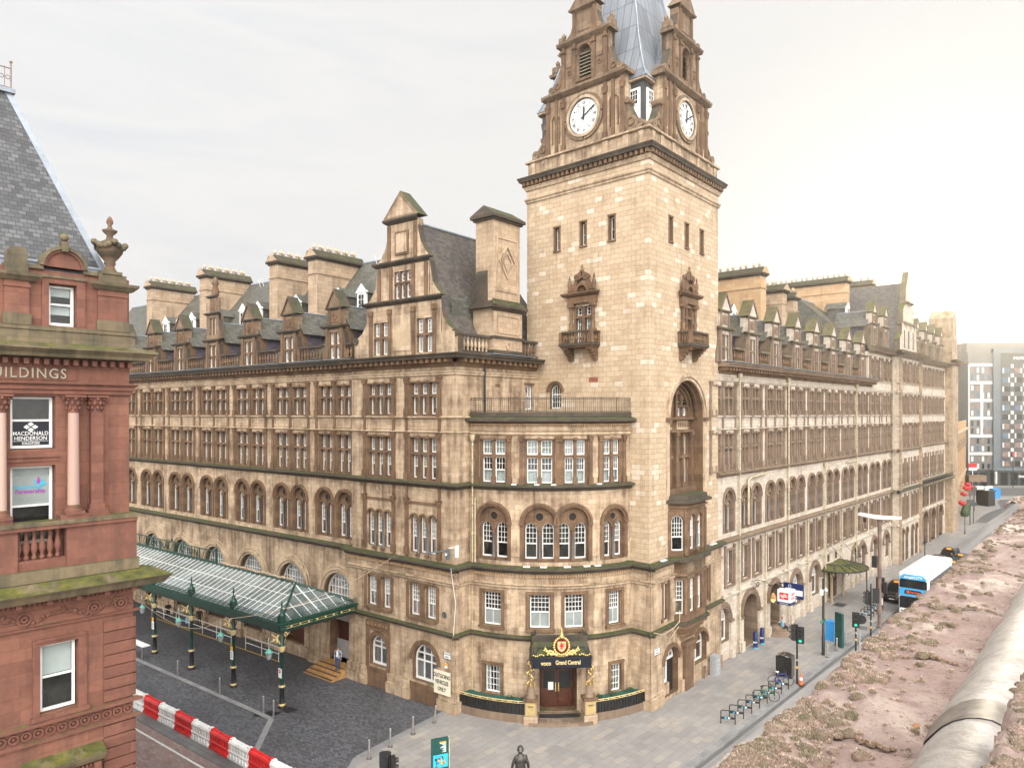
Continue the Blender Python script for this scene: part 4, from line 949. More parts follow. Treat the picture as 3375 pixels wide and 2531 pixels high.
for k, ((a, n), (b, m)) in enumerate(zip(OP, OP[1:])):
    q0, q1 = TQ.p(a, n, 0), TQ.p(b, m, 0); f = Fr(q0[:2], (q1[0] - q0[0], q1[1] - q0[1]), 0, False); L = math.hypot(b - a, m - n); q = MB(f); ops = []
    for z0, z1, r in ((5.45, 7.75, 0), (9.7, 12.1, 1)):
        xs = [(L / 2 - .42, L / 2 + .42)] if k != 1 else [(.5, 1.2), (1.62, 2.32)]
        for x, y in xs:
            ops.append((x, y, z0, z1, (y - x) / 2 if r else 0, .25)); mt = z0 + .95
            window(f, hotel, 'oriel_window', [dict(a0=x + .02, a1=y - .02, z0=z0 + .02, z1=z1 - .02, rise=((y - x) / 2 - .02) if r else 0, cols=1, topcols=4, meet=mt, rows=[mt + .3, mt + .6, mt + .9])], -.2, 'none')
            if r: q.ring((x + y) / 2, z1 - (y - x) / 2, (y - x) / 2 + .02, (y - x) / 2 + .14, 0, .06, 0, 10)
    q.wall(0, L, 5.35, 12.45, 0, ops, .25, 0, 0)
    for x in (.05, L - .05): q.box(x - .1, x + .1, -.02, .07, 5.4, 7.8, 0); q.box(x - .1, x + .1, -.02, .07, 9.4, 12.4, 0)
    if k == 1: shaft(q, 1.41, .05, 9.6, 11.6); q.box(1.3, 1.52, 0, .08, 5.4, 7.8, 0)
    q.build('oriel_wall', TRIM, hotel)
ob.build('oriel', ['trim', 'ledge', 'trim_pale'], hotel)
# ------------------------------------------------------------------ THE HOTEL: range on the second street
TG = ['trim_grey', 'granite_shaft', 'dark_inside', 'ashlar_grey', 'ledge']
ops = []; tr = MB(H); wz = MB(H)
bays = [(-1.55, 3.05)] + [(3.75 + 4.97 * i, 8.0 + 4.97 * i) for i in range(9)]
for i, (a0, a1) in enumerate(bays):
    mull_row(H, hotel, ops, tr, a0, a1, 18.82, 20.15, 20.98, 21.35, 0, 2, 2, 'mullioned_window', top=0)
    mull_row(H, hotel, ops, tr, a0, a1, 14.58, 16.3, 17.35, 17.68, 0, 2, 2, 'mullioned_window')
    if i >= 8: mull_row(H, hotel, ops, tr, a0, a1, 22.85, 24.2, 25.2, 25.6, 0, 2, 2, 'mullioned_window', top=0)
    panel_band(tr, a0, a1, 0, 17.78, 18.6, 2, 3); c = (a0 + a1) / 2
    if i >= 8: panel_band(tr, a0, a1, 0, 21.8, 22.7, 2, 3)
    for a in (a0 + .15, c, a1 - .15): tr.box(a - .12, a + .12, 0, .09, 17.75, 18.62, 0, skip='k')
    for s in (-1, 1):
        if i or s > 0: arch_pair(H, hotel, ops, tr, c + s * 1.04, 9.85, 12.2, .78, 0)
        m = c + s * 1.15
        if m > .3:
            ops.append((m - .5, m + .5, 5.75, 8.3, 0, .32)); window(H, hotel, 'sash_window', [dict(a0=m - .36, a1=m + .36, z0=5.8, z1=8.25, cols=2, topcols=2, meet=7.0, rows=[7.6])], -.26, 'none')
            for x in (m - .5, m + .5): tr.box(x - .1, x + .1, -.2, .05, 5.7, 8.35, 0, skip='k')
            tr.box(m - .62, m + .62, 0, .12, 8.35, 8.5, 0, skip='k'); tr.box(m - .62, m + .62, 0, .16, 5.5, 5.66, 0, skip='k')
            for x in (m - .78, m + .78): tr.box(x - .13, x + .13, 0, .13, 5.5, 8.75, 0, skip='k')
# ground floor: windows, the archway, the stepped doorway, the canopied entrance
def garch(c, hw, z0, zt, dep=.45, win=True, rise=None):
    r = rise or hw; ops.append((c - hw, c + hw, z0, zt, r, dep))
    for rr, n in ((hw + .02, .1), (hw + .18, .16), (hw + .34, .07)): tr.ring(c, zt - r, rr, rr + .17, 0, n, 0, 14, rise=r / hw)
    if win: window(H, hotel, 'round_headed_window', [dict(a0=c - hw + .03, a1=c + hw - .03, z0=z0 + .02, z1=zt - .02, rise=r - .03, cols=2, meet=zt - r + .05, topcols=6, rows=[zt - r + .5], fw=.1, bw=.05)], -dep + .08, random.choice(['none', 'half', 'none']))
    for s in (-1, 1): tr.box(c + s * (hw + .3) - .26, c + s * (hw + .3) + .26, 0, .16, 0, zt - r, 3, skip='k'); tr.box(c + s * (hw + .3) - .3, c + s * (hw + .3) + .3, 0, .28, 0, .75, 3, skip='k'); tr.box(c + s * (hw + .3) - .3, c + s * (hw + .3) + .3, 0, .22, zt - r - .18, zt - r, 0, skip='k')
garch(.75, 1.1, 1.4, 4.05); garch(5.75, 1.5, .06, 4.25, 3.0, False); garch(10.75, 1.2, .65, 4.2, 1.4, False); garch(15.8, 1.15, 1.3, 4.2); garch(20.7, 1.15, 1.3, 4.2)
for c in (33.3, 35.9, 40.6, 45.6): garch(c, 1.05, 1.3, 4.1)
ops.append((24.6, 27.2, .1, 3.0, 0, .5)); ops.append((24.3, 25.0, 3.9, 4.6, 0, .3)); ops.append((26.6, 27.3, 3.9, 4.6, 0, .3))
for c in (29.4, 30.9): ops.append((c - .4, c + .4, 1.4, 3.0, 0, .25)); window(H, hotel, 'sash_window', [dict(a0=c - .38, a1=c + .38, z0=1.42, z1=2.98, cols=2, rows=[2.2])], -.2, 'none')
wz.wall(-.3, 48.1, -.5, 22.15, 0, ops, .4, 0, 1); ops9 = ops
wz.wall(38.2, 48.1, 22.15, 26.1, 0, [o for o in ops if o[2] > 22.3], .4, 0, 1)
wz.box(38.19, 38.2, -8, 0, 22.1, 26.1, 0)
wz.build('wall', ['ashlar_grey', 'trim_grey'], hotel)
dd = MB(H); dd.box(9.6, 11.95, -1.4, -1.3, .7, 3.0, 0); dd.box(24.6, 27.2, -.5, -.4, .1, 3.0, 0); dd.box(4.3, 7.2, -3.0, -2.9, 0, 4.2, 0); dd.build('door', ['dark_inside'], hotel)
# pavilion, quadrant and end pier
def far_block(a0, a1, n, bys, nz, mats=TG, kind='casement_window', wall=True):
    ops = []; t = MB(H)
    for x, y in bys:
        mull_row(H, hotel, ops, t, x, y, 22.85, 24.2, 25.2, 25.6, n, 2, 2, kind, top=0, curt='none'); mull_row(H, hotel, ops, t, x, y, 18.82, 20.15, 20.98, 21.35, n, 2, 2, kind, top=0, curt='none'); mull_row(H, hotel, ops, t, x, y, 14.58, 16.3, 17.35, 17.68, n, 2, 2, kind, top=0, curt='none')
        panel_band(t, x, y, n, 17.78, 18.6, 2, 3); panel_band(t, x, y, n, 21.8, 22.7, 2, 3); c = (x + y) / 2
        for s in (-1, 1):
            m = c + s * 1.05; ops.append((m - .6, m + .6, 9.9, 12.6, 0, .4)); ops.append((m - .6, m + .6, 5.6, 8.3, 0, .4))
            for zz in (9.6, 5.4): t.box(m - .75, m + .75, n, n + .14, zz, zz + .2, 0, skip='k')
            for q in (m - .78, m + .78): t.box(q - .12, q + .12, n, n + .15, 9.6, 13.2, 0, skip='k'); t.box(q - .12, q + .12, n, n + .12, 5.4, 8.7, 0, skip='k')
            if nz == 2: ops.append((m - .72, m + .72, .1, 4.2, .72, .9)); t.ring(m, 3.48, .74, .9, n, n + .1, 0, 10)
        if nz == 1: ops.append((c - 1.75, c + 1.75, .0, 4.7, 1.75, 1.6)); t.ring(c, 2.95, 1.78, 2.1, n, n + .14, 0, 14); t.box(c - 2.7, c - 2.3, n, n + .3, -.5, 5, 0, skip='k')
    w = MB(H); w.wall(a0, a1, -.6, 26.1, n, ops, .4, 0, 1); w.box(a0 - .001, a0, -.5, n, -.5, 26.1, 0); w.box(a1, a1 + .001, -.5, n, -.5, 26.1, 0)
    w.build('wall', ['ashlar_grey', 'trim_grey'], hotel); t.build('stone_dressing', mats, hotel)
far_block(48.0, 58.9, .8, ((49.0, 53.2), (53.9, 58.1)), 2); far_block(58.9, 80, -.15, [(59.4 + 4.95 * i, 63.7 + 4.95 * i) for i in range(4)], 1)
w = MB(H); w.box(79.9, 84.2, -6, .9, -.8, 27.0, 0); w.prism([(80.0, 27), (80.0, 30.5), (80.6, 31.2), (80.6, 34.2), (81.2, 34.4), (82, 35.4), (82.8, 34.4), (83.4, 34.2), (83.4, 31.2), (84.1, 30.5), (84.1, 27)][::-1],  -2.6, .8, 0)
w.box(48.1, 48.4, .8, 1.15, -.6, 26, 0); w.box(58.5, 58.8, .8, 1.15, -.6, 26, 0); w.build('wall', ['ashlar_soot'], hotel)
# strings, cornices of this street
def strings(a0, a1, n, e0=0, e1=0, led=4, top=26.1):
    string(tr, a0, a1, 9.3, .42, .5, led, led, e0, e1, n); string(tr, a0, a1, 14.42, .38, .34, 5, 5, e0, e1, n); string(tr, a0, a1, 4.98, .3, .2, 3, 3, e0, e1, n)
    string(tr, a0, a1, 18.74, .16, .16, 3, 3, e0, e1, n); string(tr, a0, a1, 17.76, .12, .12, 3, 3, e0, e1, n)
    tr.mould(a0, a1, [(n, 21.42), (n + .1, 21.45), (n + .1, 21.55), (n + .16, 21.62), (n + .16, 21.7), (n, 21.74)], 3, e0, e1)
    if a0 >= 38: string(tr, a0, a1, 22.8, .16, .16, 3, 3, e0, e1, n)
TG2 = TG + ['trim_grey', 'lead_flash', 'trim']
strings(-.3, 38.2, 0, led=5); strings(38.2, 48.0, 0, led=5); strings(48, 58.9, .8, 1, 1); strings(58.9, 80, -.15)
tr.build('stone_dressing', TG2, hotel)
mb = MB(H); cornice(mb, .0, 39.4, 0); mb.box(0, 39.3, .05, .88, 22.86, 22.9, 2); mb.build('cornice', ['trim_grey', 'trim', 'lead_flash'], hotel)
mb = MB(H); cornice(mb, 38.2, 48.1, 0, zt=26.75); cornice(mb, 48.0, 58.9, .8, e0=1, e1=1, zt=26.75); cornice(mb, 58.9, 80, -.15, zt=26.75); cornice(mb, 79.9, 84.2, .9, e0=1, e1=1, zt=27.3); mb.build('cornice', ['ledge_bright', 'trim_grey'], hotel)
# iron and stone gallery over the quadrant
mb = MB(H); mb.box(59, 80, -.15, 1.2, 9.0, 9.12, 0); mb.box(59, 80, 1.1, 1.25, 8.9, 9.15, 1)
for i in range(21): a = 59.3 + i; mb.box(a - .05, a + .05, -.1, 1.3, 8.75, 9.0, 1); mb.box(a - .03, a + .03, 1.14, 1.2, 9.1, 9.75, 0)
mb.box(59, 80, 1.12, 1.22, 9.7, 9.8, 1); mb.build('gallery', ['black_iron', 'ledge_bright'], hotel)
for a, z1 in ((3.4, 22.1), (13.55, 22.1), (23.2, 14), (33.25, 22.1), (47.9, 26)): pipe(H, a, .2, .1, z1, r=.07)
for a in (8.5, 18.4, 28.3): pipe(H, a, .2, .1, 9.0, r=.06, hopper=False)
mb = MB(H); mb.tube([(5.0, .2, 10.0), (5.0, .2, 13.6), (5.6, .2, 13.75), (8.6, .2, 13.9)], .09, 6); mb.tube([(30, .25, 13.7), (33.2, .25, 13.8)], .1, 6); mb.build('drainpipe', ['cream_pipe'], hotel)
iw = MB(H); iw.box(.5, 47.8, -8, -1.7, .3, 22.4); iw.box(38.6, 79.8, -8, -1.6, .3, 25.9); iw.build('room_dark_block', ['room_dark'], hotel)
iw = MB(H); iw.box(4.0, 7.6, -3.2, -1.72, 4.3, 4.5); 
# ------------------------------------------------------------------ roofs, dormers, chimneys
def dormer(fr, c, z0, tall=False, mats=('trim', 'slate', 'slate_purple', 'ledge', 'trim_soot'), wd=1.0, n=0, back=4.2):
    d = MB(fr); k = n - .5; ops = [(c - .62, c + .62, z0 + .2, z0 + 2.15, 0, .28)]
    zt = z0 + 2.55
    if tall: ops.append((c - .45, c + .45, z0 + 3.1, z0 + 4.6, 0, .28))
    d.wall(c - wd, c + wd, z0, zt + (2.4 if tall else 0), n, ops, .28, 4, 0)
    for s in (-1, 1):
        d.box(c + s * wd - .02, c + s * wd + .02, n - 1.0, n, z0, zt, 0); d.box(c + s * (wd - .16) - .14, c + s * (wd - .16) + .14, n, n + .12, z0, zt - .1, 0, skip='k')
        A = lambda x: c + s * x
        cv = [(A(wd), zt - .3), (A(wd + .06), zt - .5), (A(wd + .12), z0 + 1.3), (A(wd + .35), z0 + .75), (A(wd + .42), z0), (A(wd), z0)]
        d.prism(cv if s < 0 else cv[::-1], n - .4, n - .02, 0, 3)
    d.box(c - .09, c + .09, n - .26, n + .0, z0 + .2, z0 + 2.15, 0); d.box(c - .62, c + .62, n - .25, n - .01, z0 + 1.1, z0 + 1.25, 0)
    d.mould(c - wd - .05, c + wd + .05, [(n, zt - .15), (n + .1, zt - .1), (n + .24, zt + .02), (n + .24, zt + .12), (n - .4, zt + .2)], 3, 1, 1)
    if not tall:
        w2 = .74; z2 = zt + 1.35
        d.box(c - w2, c + w2, n - .7, n - .04, zt + .1, z2, 4); d.box(c - .48, c + .48, n - .04, n + .01, zt + .35, z2 - .3, 0)
        d.ring(c, zt + .8, .1, .3, n - .02, n + .06, 0, 8, 0, 2 * PI)
        for s in (-1, 1): d.box(c + s * (w2 - .1) - .1, c + s * (w2 - .1) + .1, n - .04, n + .05, zt + .2, z2, 0, skip='k')
        d.mould(c - w2, c + w2, [(n - .04, z2 - .1), (n + .12, z2), (n + .14, z2 + .1), (n - .7, z2 + .12)], 3, 1, 1)
        d.prism([(c - w2 - .12, z2 + .1), (c, z2 + 1.3), (c + w2 + .12, z2 + .1)][::-1], n - .75, n + .06, 4, 3)
        d.prism([(c - w2 - .2, z2 + .1), (c, z2 + 1.48), (c, z2 + 1.3), (c - w2 - .06, z2 + .1)][::-1], n - .8, n + .16, 0, 3); d.prism([(c + w2 + .2, z2 + .1), (c + w2 + .06, z2 + .1), (c, z2 + 1.3), (c, z2 + 1.48)][::-1], n - .8, n + .16, 0, 3)
    else:
        z2 = zt + 2.4
        for s in (-1, 1):
            A = lambda x: c + s * x
            cv = [(A(wd - .1), z2 - .5), (A(wd + .15), zt + .9), (A(wd + .45), zt + .15), (A(wd - .2), zt + .15)]; d.prism(cv if s < 0 else cv[::-1], n - .4, n - .05, 0, 3)
        d.box(c - wd + .1, c + wd - .1, n - .5, n - .29, zt, z2, 4); d.mould(c - wd + .1, c + wd - .1, [(n - .0, z2 - .1), (n + .2, z2), (n + .2, z2 + .1), (n - .5, z2 + .14)], 3, 1, 1)
        d.box(c - .5, c + .5, n - .5, n, z2 + .1, z2 + 1.5, 4); d.box(c - .35, c + .35, n, n + .05, z2 + .4, z2 + 1.2, 0); d.mould(c - .5, c + .5, [(n, z2 + 1.4), (n + .2, z2 + 1.5), (n + .2, z2 + 1.62), (n - .5, z2 + 1.66)], 3, 1, 1)
        d.lathe(c, n - .25, [(.3, z2 + 1.6), (.36, z2 + 2.0), (.2, z2 + 2.5), (.34, z2 + 2.75), (.18, z2 + 2.95), (.2, z2 + 3.15), (.03, z2 + 3.3)], 8, 0)
        d.box(c - .07, c + .07, n - .26, n, z0 + 3.1, z0 + 4.6, 0)
    o = d.build('dormer', list(mats), hotel)
    r = MB(fr); zr = z0 + 3.9; ze = z0 + 2.5; hw = wd + .42
    for s in (-1, 1):
        A = lambda x: c + s * x
        r.face([(A(wd - .1), n - .4, z0 - .3), (A(wd - .1), n - back, z0 - .3), (A(wd - .1), n - back, ze), (A(wd - .1), n - .4, ze)], 1)
        r.face([(A(hw - .1), n - .42, ze - .15), (A(hw - .1), n - back, ze - .15), (A(.0), n - back, zr + .3), (A(.0), n - .42, zr + .3)], 0)
    r.tube([(c, n - .4, zr + .32), (c, n - back, zr + .32)], .07, 5, 2)
    r.face([(c - wd + .1, n - .43, ze), (c + wd - .1, n - .43, ze), (c, n - .43, zr + .2)], 0)
    r.build('dormer_roof', [mats[1], mats[2], 'lead_flash'], o)
    q = MB(fr)
    L = [(x, y, z0 + z, z0 + w) for x, y in ((c - .6, c - .1), (c + .1, c + .6)) for z, w in ((.22, 1.1), (1.25, 2.13))]
    if tall: L += [(c - .43, c - .08, z0 + 3.12, z0 + 4.58), (c + .08, c + .43, z0 + 3.12, z0 + 4.58)]
    for x, y, z, w in L: glaze(q, x, y, z, w, n - .22, cols=2, rows=[(z + w) / 2], mg=1, fw=.07)
    q.build('dormer_window', ['white_paint', 'glass'], o)
    q = MB(fr)
    for x, y, z, w in L: drape(q, x, y, z, w, n - .27, random.choice(['none', 'sheer', 'half', 'sheer']))
    if q.f: q.build('curtain', 'curtain', o)
def attic(fr, c, n, z0):
    """small white timber dormer"""
    m = MB(fr); m.box(c - .55, c + .55, n - 2.2, n, z0, z0 + 1.7, 0); m.prism([(c - .72, z0 + 1.65), (c, z0 + 2.35), (c + .72, z0 + 1.65)][::-1], n - .1, n + .08, 0)
    for s in (-1, 1): m.face([(c + s * .74, n + .02, z0 + 1.62), (c + s * .74, n - 2.6, z0 + 1.62), (c, n - 2.6, z0 + 2.38), (c, n + .02, z0 + 2.38)], 1); m.face([(c + s * .56, n - .15, z0 + .0), (c + s * .56, n - 2.2, z0), (c + s * .56, n - 2.2, z0 + 1.6), (c + s * .56, n - .15, z0 + 1.6)], 1)
    o = m.build('attic_dormer', ['white_paint', 'slate'], hotel); q = MB(fr); glaze(q, c - .38, c + .38, z0 + .25, z0 + 1.55, n + .03, cols=2, rows=[z0 + .7, z0 + 1.1], dep=.03); q.build('sash', ['white_paint', 'black_glass'], o)
POT = None
def chimney(fr, a0, a1, n0, n1, z0, z1, mats=('chimney_stone', 'ledge'), pots=10, shoulder=True):
    """tall stone stack, long axis running back from the street, gableted cap and a row of pots"""
    global POT
    m = MB(fr); m.box(a0, a1, n0, n1, z0, z1, 0); m.box(a0 - .08, a1 + .08, n0 - .08, n1 + .08, z1 - 1.2, z1 - 1.08, 0)
    c = (a0 + a1) / 2; h = (a1 - a0) / 2
    m.box(a0 - .12, a1 + .12, n0 - .12, n1 + .12, z1, z1 + .14, 1); m.box(a0 - .28, a1 + .28, n0 - .25, n1 + .25, z1 + .14, z1 + .3, 1)
    m.prism([(a0 - .26, z1 + .3), (a0 + .1, z1 + .85), (a1 - .1, z1 + .85), (a1 + .26, z1 + .3)][::-1], n0 - .2, n1 + .2, 1)
    m.prism([(a0 - .2, z1 + .3), (c, z1 + .98), (a1 + .2, z1 + .3)][::-1], n1 + .2, n1 + .3, 0)
    if shoulder: m.prism([(a0 + .1, z0), (a0 + .1, z0 + 1.5), (a1 - .1, z0 + 1.5), (a1 - .1, z0)][::-1], n1, n1 + .45, 1)
    o = m.build('chimney', list(mats), hotel)
    L = n1 - n0
    for i in range(pots):
        n = n0 + (i + .5) * L / pots; q = fr.p(c + .12 * (-1) ** i, n, z1 + .8); o0 = origin(o)
        if POT is None:
            p = MB(); p.lathe(0, 0, [(.13, 0), (.12, .3), (.17, .34), (.17, .42), (.13, .44), (.14, .56), (.1, .6)], 8)
            b = p.build('chimney_pot', ['pot_cream'], o, at=(0, 0, 0)); POT = b
        else: b = POT.copy(); COL.objects.link(b); b.parent = o
        b.location = (q[0] - o0[0], q[1] - o0[1], q[2] - o0[2])
# Gordon street roofs
for i in range(8):
    c = 12.1 + 5.66 * i + .1; dormer(GM, c, 22.82, tall=(i == 3), n=.15)
for i in range(7):
    a, b = 12.1 + 5.66 * i + 1.65, 12.1 + 5.66 * (i + 1) - 1.35
    balustrade(GM, hotel, a, b, 22.8, 1.3, .1)
balustrade(GM, hotel, 10.2, 10.9, 22.8, 1.3, .1)
def roof_plane(fr, a0, a1, e, ze, r, zr, mat='slate', lead=True, hip=0):
    m = MB(fr); L = math.hypot(e - r, zr - ze)
    m.face([(a0, e, ze), (a1, e, ze), (a1, r, zr), (a0, r, zr)], 0, uv=[(a0, 0), (a1, 0), (a1, L), (a0, L)])
    m.face([(a0, r, zr), (a1, r, zr), (a1, r * 2 - e, ze), (a0, r * 2 - e, ze)], 0)
    m.face([(a0, e, ze), (a0, r, zr), (a0, 2 * r - e, ze)], 0); m.face([(a1, e, ze), (a1, 2 * r - e, ze), (a1, r, zr)], 0)
    if lead: m.tube([(a0, r, zr), (a1, r, zr)], .12, 5, 1)
    return m.build('roof', [mat, 'lead_flash'], hotel)
roof_plane(GM, 9.0, 64, -1.0, 23.0, -8.6, 32.4)
for a, z in ((10.6, 26.9), (13.6, 26.9), (16.5, 26.9), (22.2, 26.9), (28.0, 26.9), (30.5, 26.9), (35.6, 26.9), (39.8, 26.9), (42.2, 26.9), (45.2, 26.9)): attic(GM, a, -3.6, z)
for a0, zt in ((19.4, 32.0), (25.1, 32.3), (37.2, 32.5), (48.4, 32.6)): chimney(GM, a0, a0 + 1.25, -8.5, -3.7, 25.2, zt, pots=11)
m = MB(GM)   # roof ladder, skylight
for x in (16.4, 17.0): m.tube([(x, -8.4, 31.4), (x, -8.0, 32.7)], .03, 4)
for j in range(3): m.tube([(16.4, -8.3 + j * .12, 31.7 + j * .35), (17.0, -8.3 + j * .12, 31.7 + j * .35)], .025, 4)
for x in (34.2, 34.8): m.tube([(x, -8.4, 31.4), (x, -8.0, 32.7)], .03, 4)
m.build('roof_ladder', ['white_paint'], hotel)
m = MB(GM); m.face([(22.0, -6.7, 29.55), (23.9, -6.7, 29.55), (23.9, -8.4, 31.4), (22.0, -8.4, 31.4)])
for x in (22.0, 22.95, 23.9): m.tube([(x, -6.6, 29.6), (x, -8.4, 31.55)], .06, 4, 1)
for t in (0, .5, 1): m.tube([(22, -6.6 - 1.8 * t, 29.6 + 1.95 * t), (23.9, -6.6 - 1.8 * t, 29.6 + 1.95 * t)], .06, 4, 1)
m.build('skylight', ['sky_glass', 'lead_flash'], hotel)
# pavilion gable and its steep roof
c = 4.83; gw = MB(G); tt = MB(G); ops = []
for a, b in ((2.05, 3.47), (6.3, 7.72)): ops.append((a, b, 22.98, 25.25, 0, .3))
gw.wall(1.2, 8.46, 22.7, 26.4, 0, ops, .3, 0, 1); gw.wall(2.3, 7.36, 26.4, 29.1, 0, [(4.05, 5.62, 26.75, 28.6, 0, .3)], .3, 0, 1); gw.box(3.4, 6.26, -.5, 0, 29.1, 32.0, 0)
for a, b in ((2.05, 3.47), (6.3, 7.72)):
    m = (a + b) / 2; window(G, hotel, 'gable_window', [dict(a0=x + .06, a1=y - .06, z0=z, z1=w, cols=2, rows=r) for x, y in ((a, m - .1), (m + .1, b)) for z, w, r in ((23.02, 24.1, []), (24.28, 25.22, [24.6, 24.9]))], -.24, 'sheer')
    tt.box(m - .1, m + .1, -.28, .0, 22.98, 25.25, 0); tt.box(a, b, -.28, -.01, 24.1, 24.28, 0)
    for x in (a - .25, b + .25): tt.box(x - .15, x + .15, 0, .1, 22.8, 26.1, 0, skip='k'); tt.box(x - .2, x + .2, 0, .16, 25.75, 26.1, 0, skip='k')
window(G, hotel, 'gable_window', [dict(a0=x, a1=x + .44, z0=z, z1=w, cols=1, rows=[(z + w) / 2]) for x in (4.08, 4.62, 5.16) for z, w in ((26.78, 27.75), (27.92, 28.57))], -.24, 'none')
for x in (4.57, 5.11): tt.box(x - .05, x + .05, -.28, 0, 26.75, 28.6, 0)
tt.box(4.05, 5.62, -.28, 0, 27.76, 27.9, 0)
for x in (2.55, 3.75, 5.92, 7.1): tt.box(x - .14, x + .14, 0, .1, 26.7, 28.95, 0, skip='k')
for x in (3.55, 6.1): tt.box(x - .14, x + .14, 0, .1, 29.4, 31.8, 0, skip='k')
tt.box(4.2, 5.5, 0, .08, 29.7, 31.3, 0, skip='k'); tt.box(4.35, 5.35, .08, .11, 29.85, 31.15, 1, skip='k'); tt.box(4.0, 5.7, 0, .05, 23.2, 25.6, 1, skip='k')
for a0, a1, z in ((1.2, 8.46, 26.35), (2.3, 7.36, 29.0), (3.4, 6.26, 31.85)): gw.mould(a0, a1, [(0, z), (.1, z + .05), (.28, z + .2), (.3, z + .32), (-.5, z + .4)], 2, 1, 1)
gw.prism([(3.1, 32.2), (4.83, 34.0), (6.56, 32.2)][::-1], -.7, .22, 1, 2); gw.prism([(3.5, 32.3), (4.83, 33.6), (6.16, 32.3)][::-1], .22, .23, 0)
for s in (-1, 1):
    A = lambda x: c + s * x
    for cv in ([(A(2.53), 29.05), (A(2.6), 28.6), (A(2.8), 27.6), (A(3.3), 26.95), (A(3.6), 26.7), (A(2.53), 26.7)], [(A(1.43), 31.9), (A(1.47), 31.2), (A(1.7), 30.4), (A(2.1), 29.8), (A(2.5), 29.35), (A(1.43), 29.35)], [(A(3.63), 25.6), (A(3.75), 25.2), (A(4.2), 24.6), (A(4.75), 24.25), (A(5.0), 23.9), (A(5.0), 22.75), (A(3.63), 22.75)]):
        gw.prism(cv if s < 0 else cv[::-1], -.55, -.05, 0, 2)
    gw.ring(A(4.8), 24.1, .04, .26, -.55, .05, 2, 10, 0, 2 * PI)
    gw.box(A(1.4) - .05, A(1.4) + .05, -.5, -.02, 29.1, 32, 0)
gw.build('gable', ['ashlar', 'trim_soot', 'ledge'], hotel); tt.build('stone_dressing', ['trim', 'trim_pale'], hotel)
m = MB(G); pr = [(0, 32.1), (1.35, 29.2), (2.5, 26.6), (3.3, 24.9), (3.9, 23.9), (4.35, 23.3)]
uvz = 0
for s in (-1, 1):
    l = 0
    for (x, z), (y, w) in zip(pr, pr[1:]):
        d = math.hypot(y - x, w - z); m.face([(c + s * x, -.45, z), (c + s * y, -.45, w), (c + s * y, -9.5, w), (c + s * x, -9.5, z)], 0, uv=[(0, -l), (0, -l - d), (9, -l - d), (9, -l)]); l += d
m.face([(c + x, -9.5, z) for x, z in pr] + [(c - x, -9.5, z) for x, z in pr[::-1]], 0); m.tube([(c, -.4, 32.15), (c, -9.5, 32.15)], .1, 5, 1); m.build('roof', ['slate_steep', 'lead_flash'], hotel)
m = MB(G); m.face([(9.8, -.1, 22.86), (-.0, -.1, 22.86), (-.0, -12, 22.86), (9.8, -12, 22.86)]); m.build('gutter_deck', ['lead'], hotel)
balustrade(RET, hotel, .05, 3.3, 22.8, 1.35, -.15, ('ledge', 'trim_pale')); balustrade(RET, hotel, 6.75, 8.5, 22.8, 1.35, -.15)
mb = MB(G); mb.box(0, 1.15, -.32, .06, 22.8, 24.2, 0); mb.build('balustrade', ['trim_pale'], hotel)
# great chimney on the return wall
m = MB(RET); a0, a1 = 3.67, 6.5
m.box(a0 - .1, a1 + .1, -1.75, .12, 22.8, 26.1, 0); m.box(a0, a1, -1.6, 0, 26.1, 32.2, 0)
m.mould(a0 - .1, a1 + .1, [(.12, 25.9), (.25, 26.0), (.42, 26.15), (.42, 26.32), (0, 26.75)], 1, 1, 0); mm = MB(RET.turn(a0 - .1, 0, 0, -1))
m.box(a0 - .5, a0 - .1, -1.8, .42, 26.1, 26.32, 1); m.box(a1 + .1, a1 + .4, -1.8, .42, 26.1, 26.32, 1); m.box(a0 - .15, a1 + .15, -1.8, .2, 26.32, 26.6, 1); m.box(a0 - .2, a1 + .2, -1.85, .24, 23.0, 23.25, 1); m.box(a0 - .2, a1 + .2, -1.85, .24, 24.05, 24.2, 1)
m.prism([(a0 - .15, 26.6), (a0 - .15, 28.4), (a0 - .01, 28.7), (a0 - .01, 26.6)], -1.5, -.5, 1)
q = (a0 + a1) / 2
for b in ((a0 + .25, a1 - .25, 24.4, 24.5), (a0 + .25, a1 - .25, 25.6, 25.7), (a0 + .25, a0 + .35, 24.5, 25.6), (a1 - .35, a1 - .25, 24.5, 25.6)): m.box(b[0], b[1], .12, .17, b[2], b[3], 2)
for b in ((a0 + .3, a1 - .3, 30.9, 31.0), (a0 + .3, a0 + .4, 27.6, 30.9), (a1 - .4, a1 - .3, 27.6, 30.9), (a0 + .3, a1 - .3, 27.3, 27.6)): m.box(b[0], b[1], 0, .06, b[2], b[3], 2)
for r0, r1, n in ((.75, .9, .1), (.4, .5, .08)):
    for k in range(4):
        t = [(0, 1.35), (1, 0), (0, -1.35), (-1, 0)]; (x, z), (u, w) = t[k], t[(k + 1) % 4]
        m.face([(q + x * r0, n, 29.4 + z * r0), (q + x * r1, n, 29.4 + z * r1), (q + u * r1, n, 29.4 + w * r1), (q + u * r0, n, 29.4 + w * r0)], 2); m.face([(q + x * r1, 0, 29.4 + z * r1), (q + u * r1, 0, 29.4 + w * r1), (q + u * r1, n, 29.4 + w * r1), (q + x * r1, n, 29.4 + z * r1)], 2)
m.ring(q, 23.6, .18, .28, .12, .18, 2, 12, 0, 2 * PI)
m.box(a0 - .15, a1 + .15, -1.75, .15, 32.1, 32.25, 1); m.box(a0 - .3, a1 + .3, -1.9, .3, 32.25, 32.45, 1)
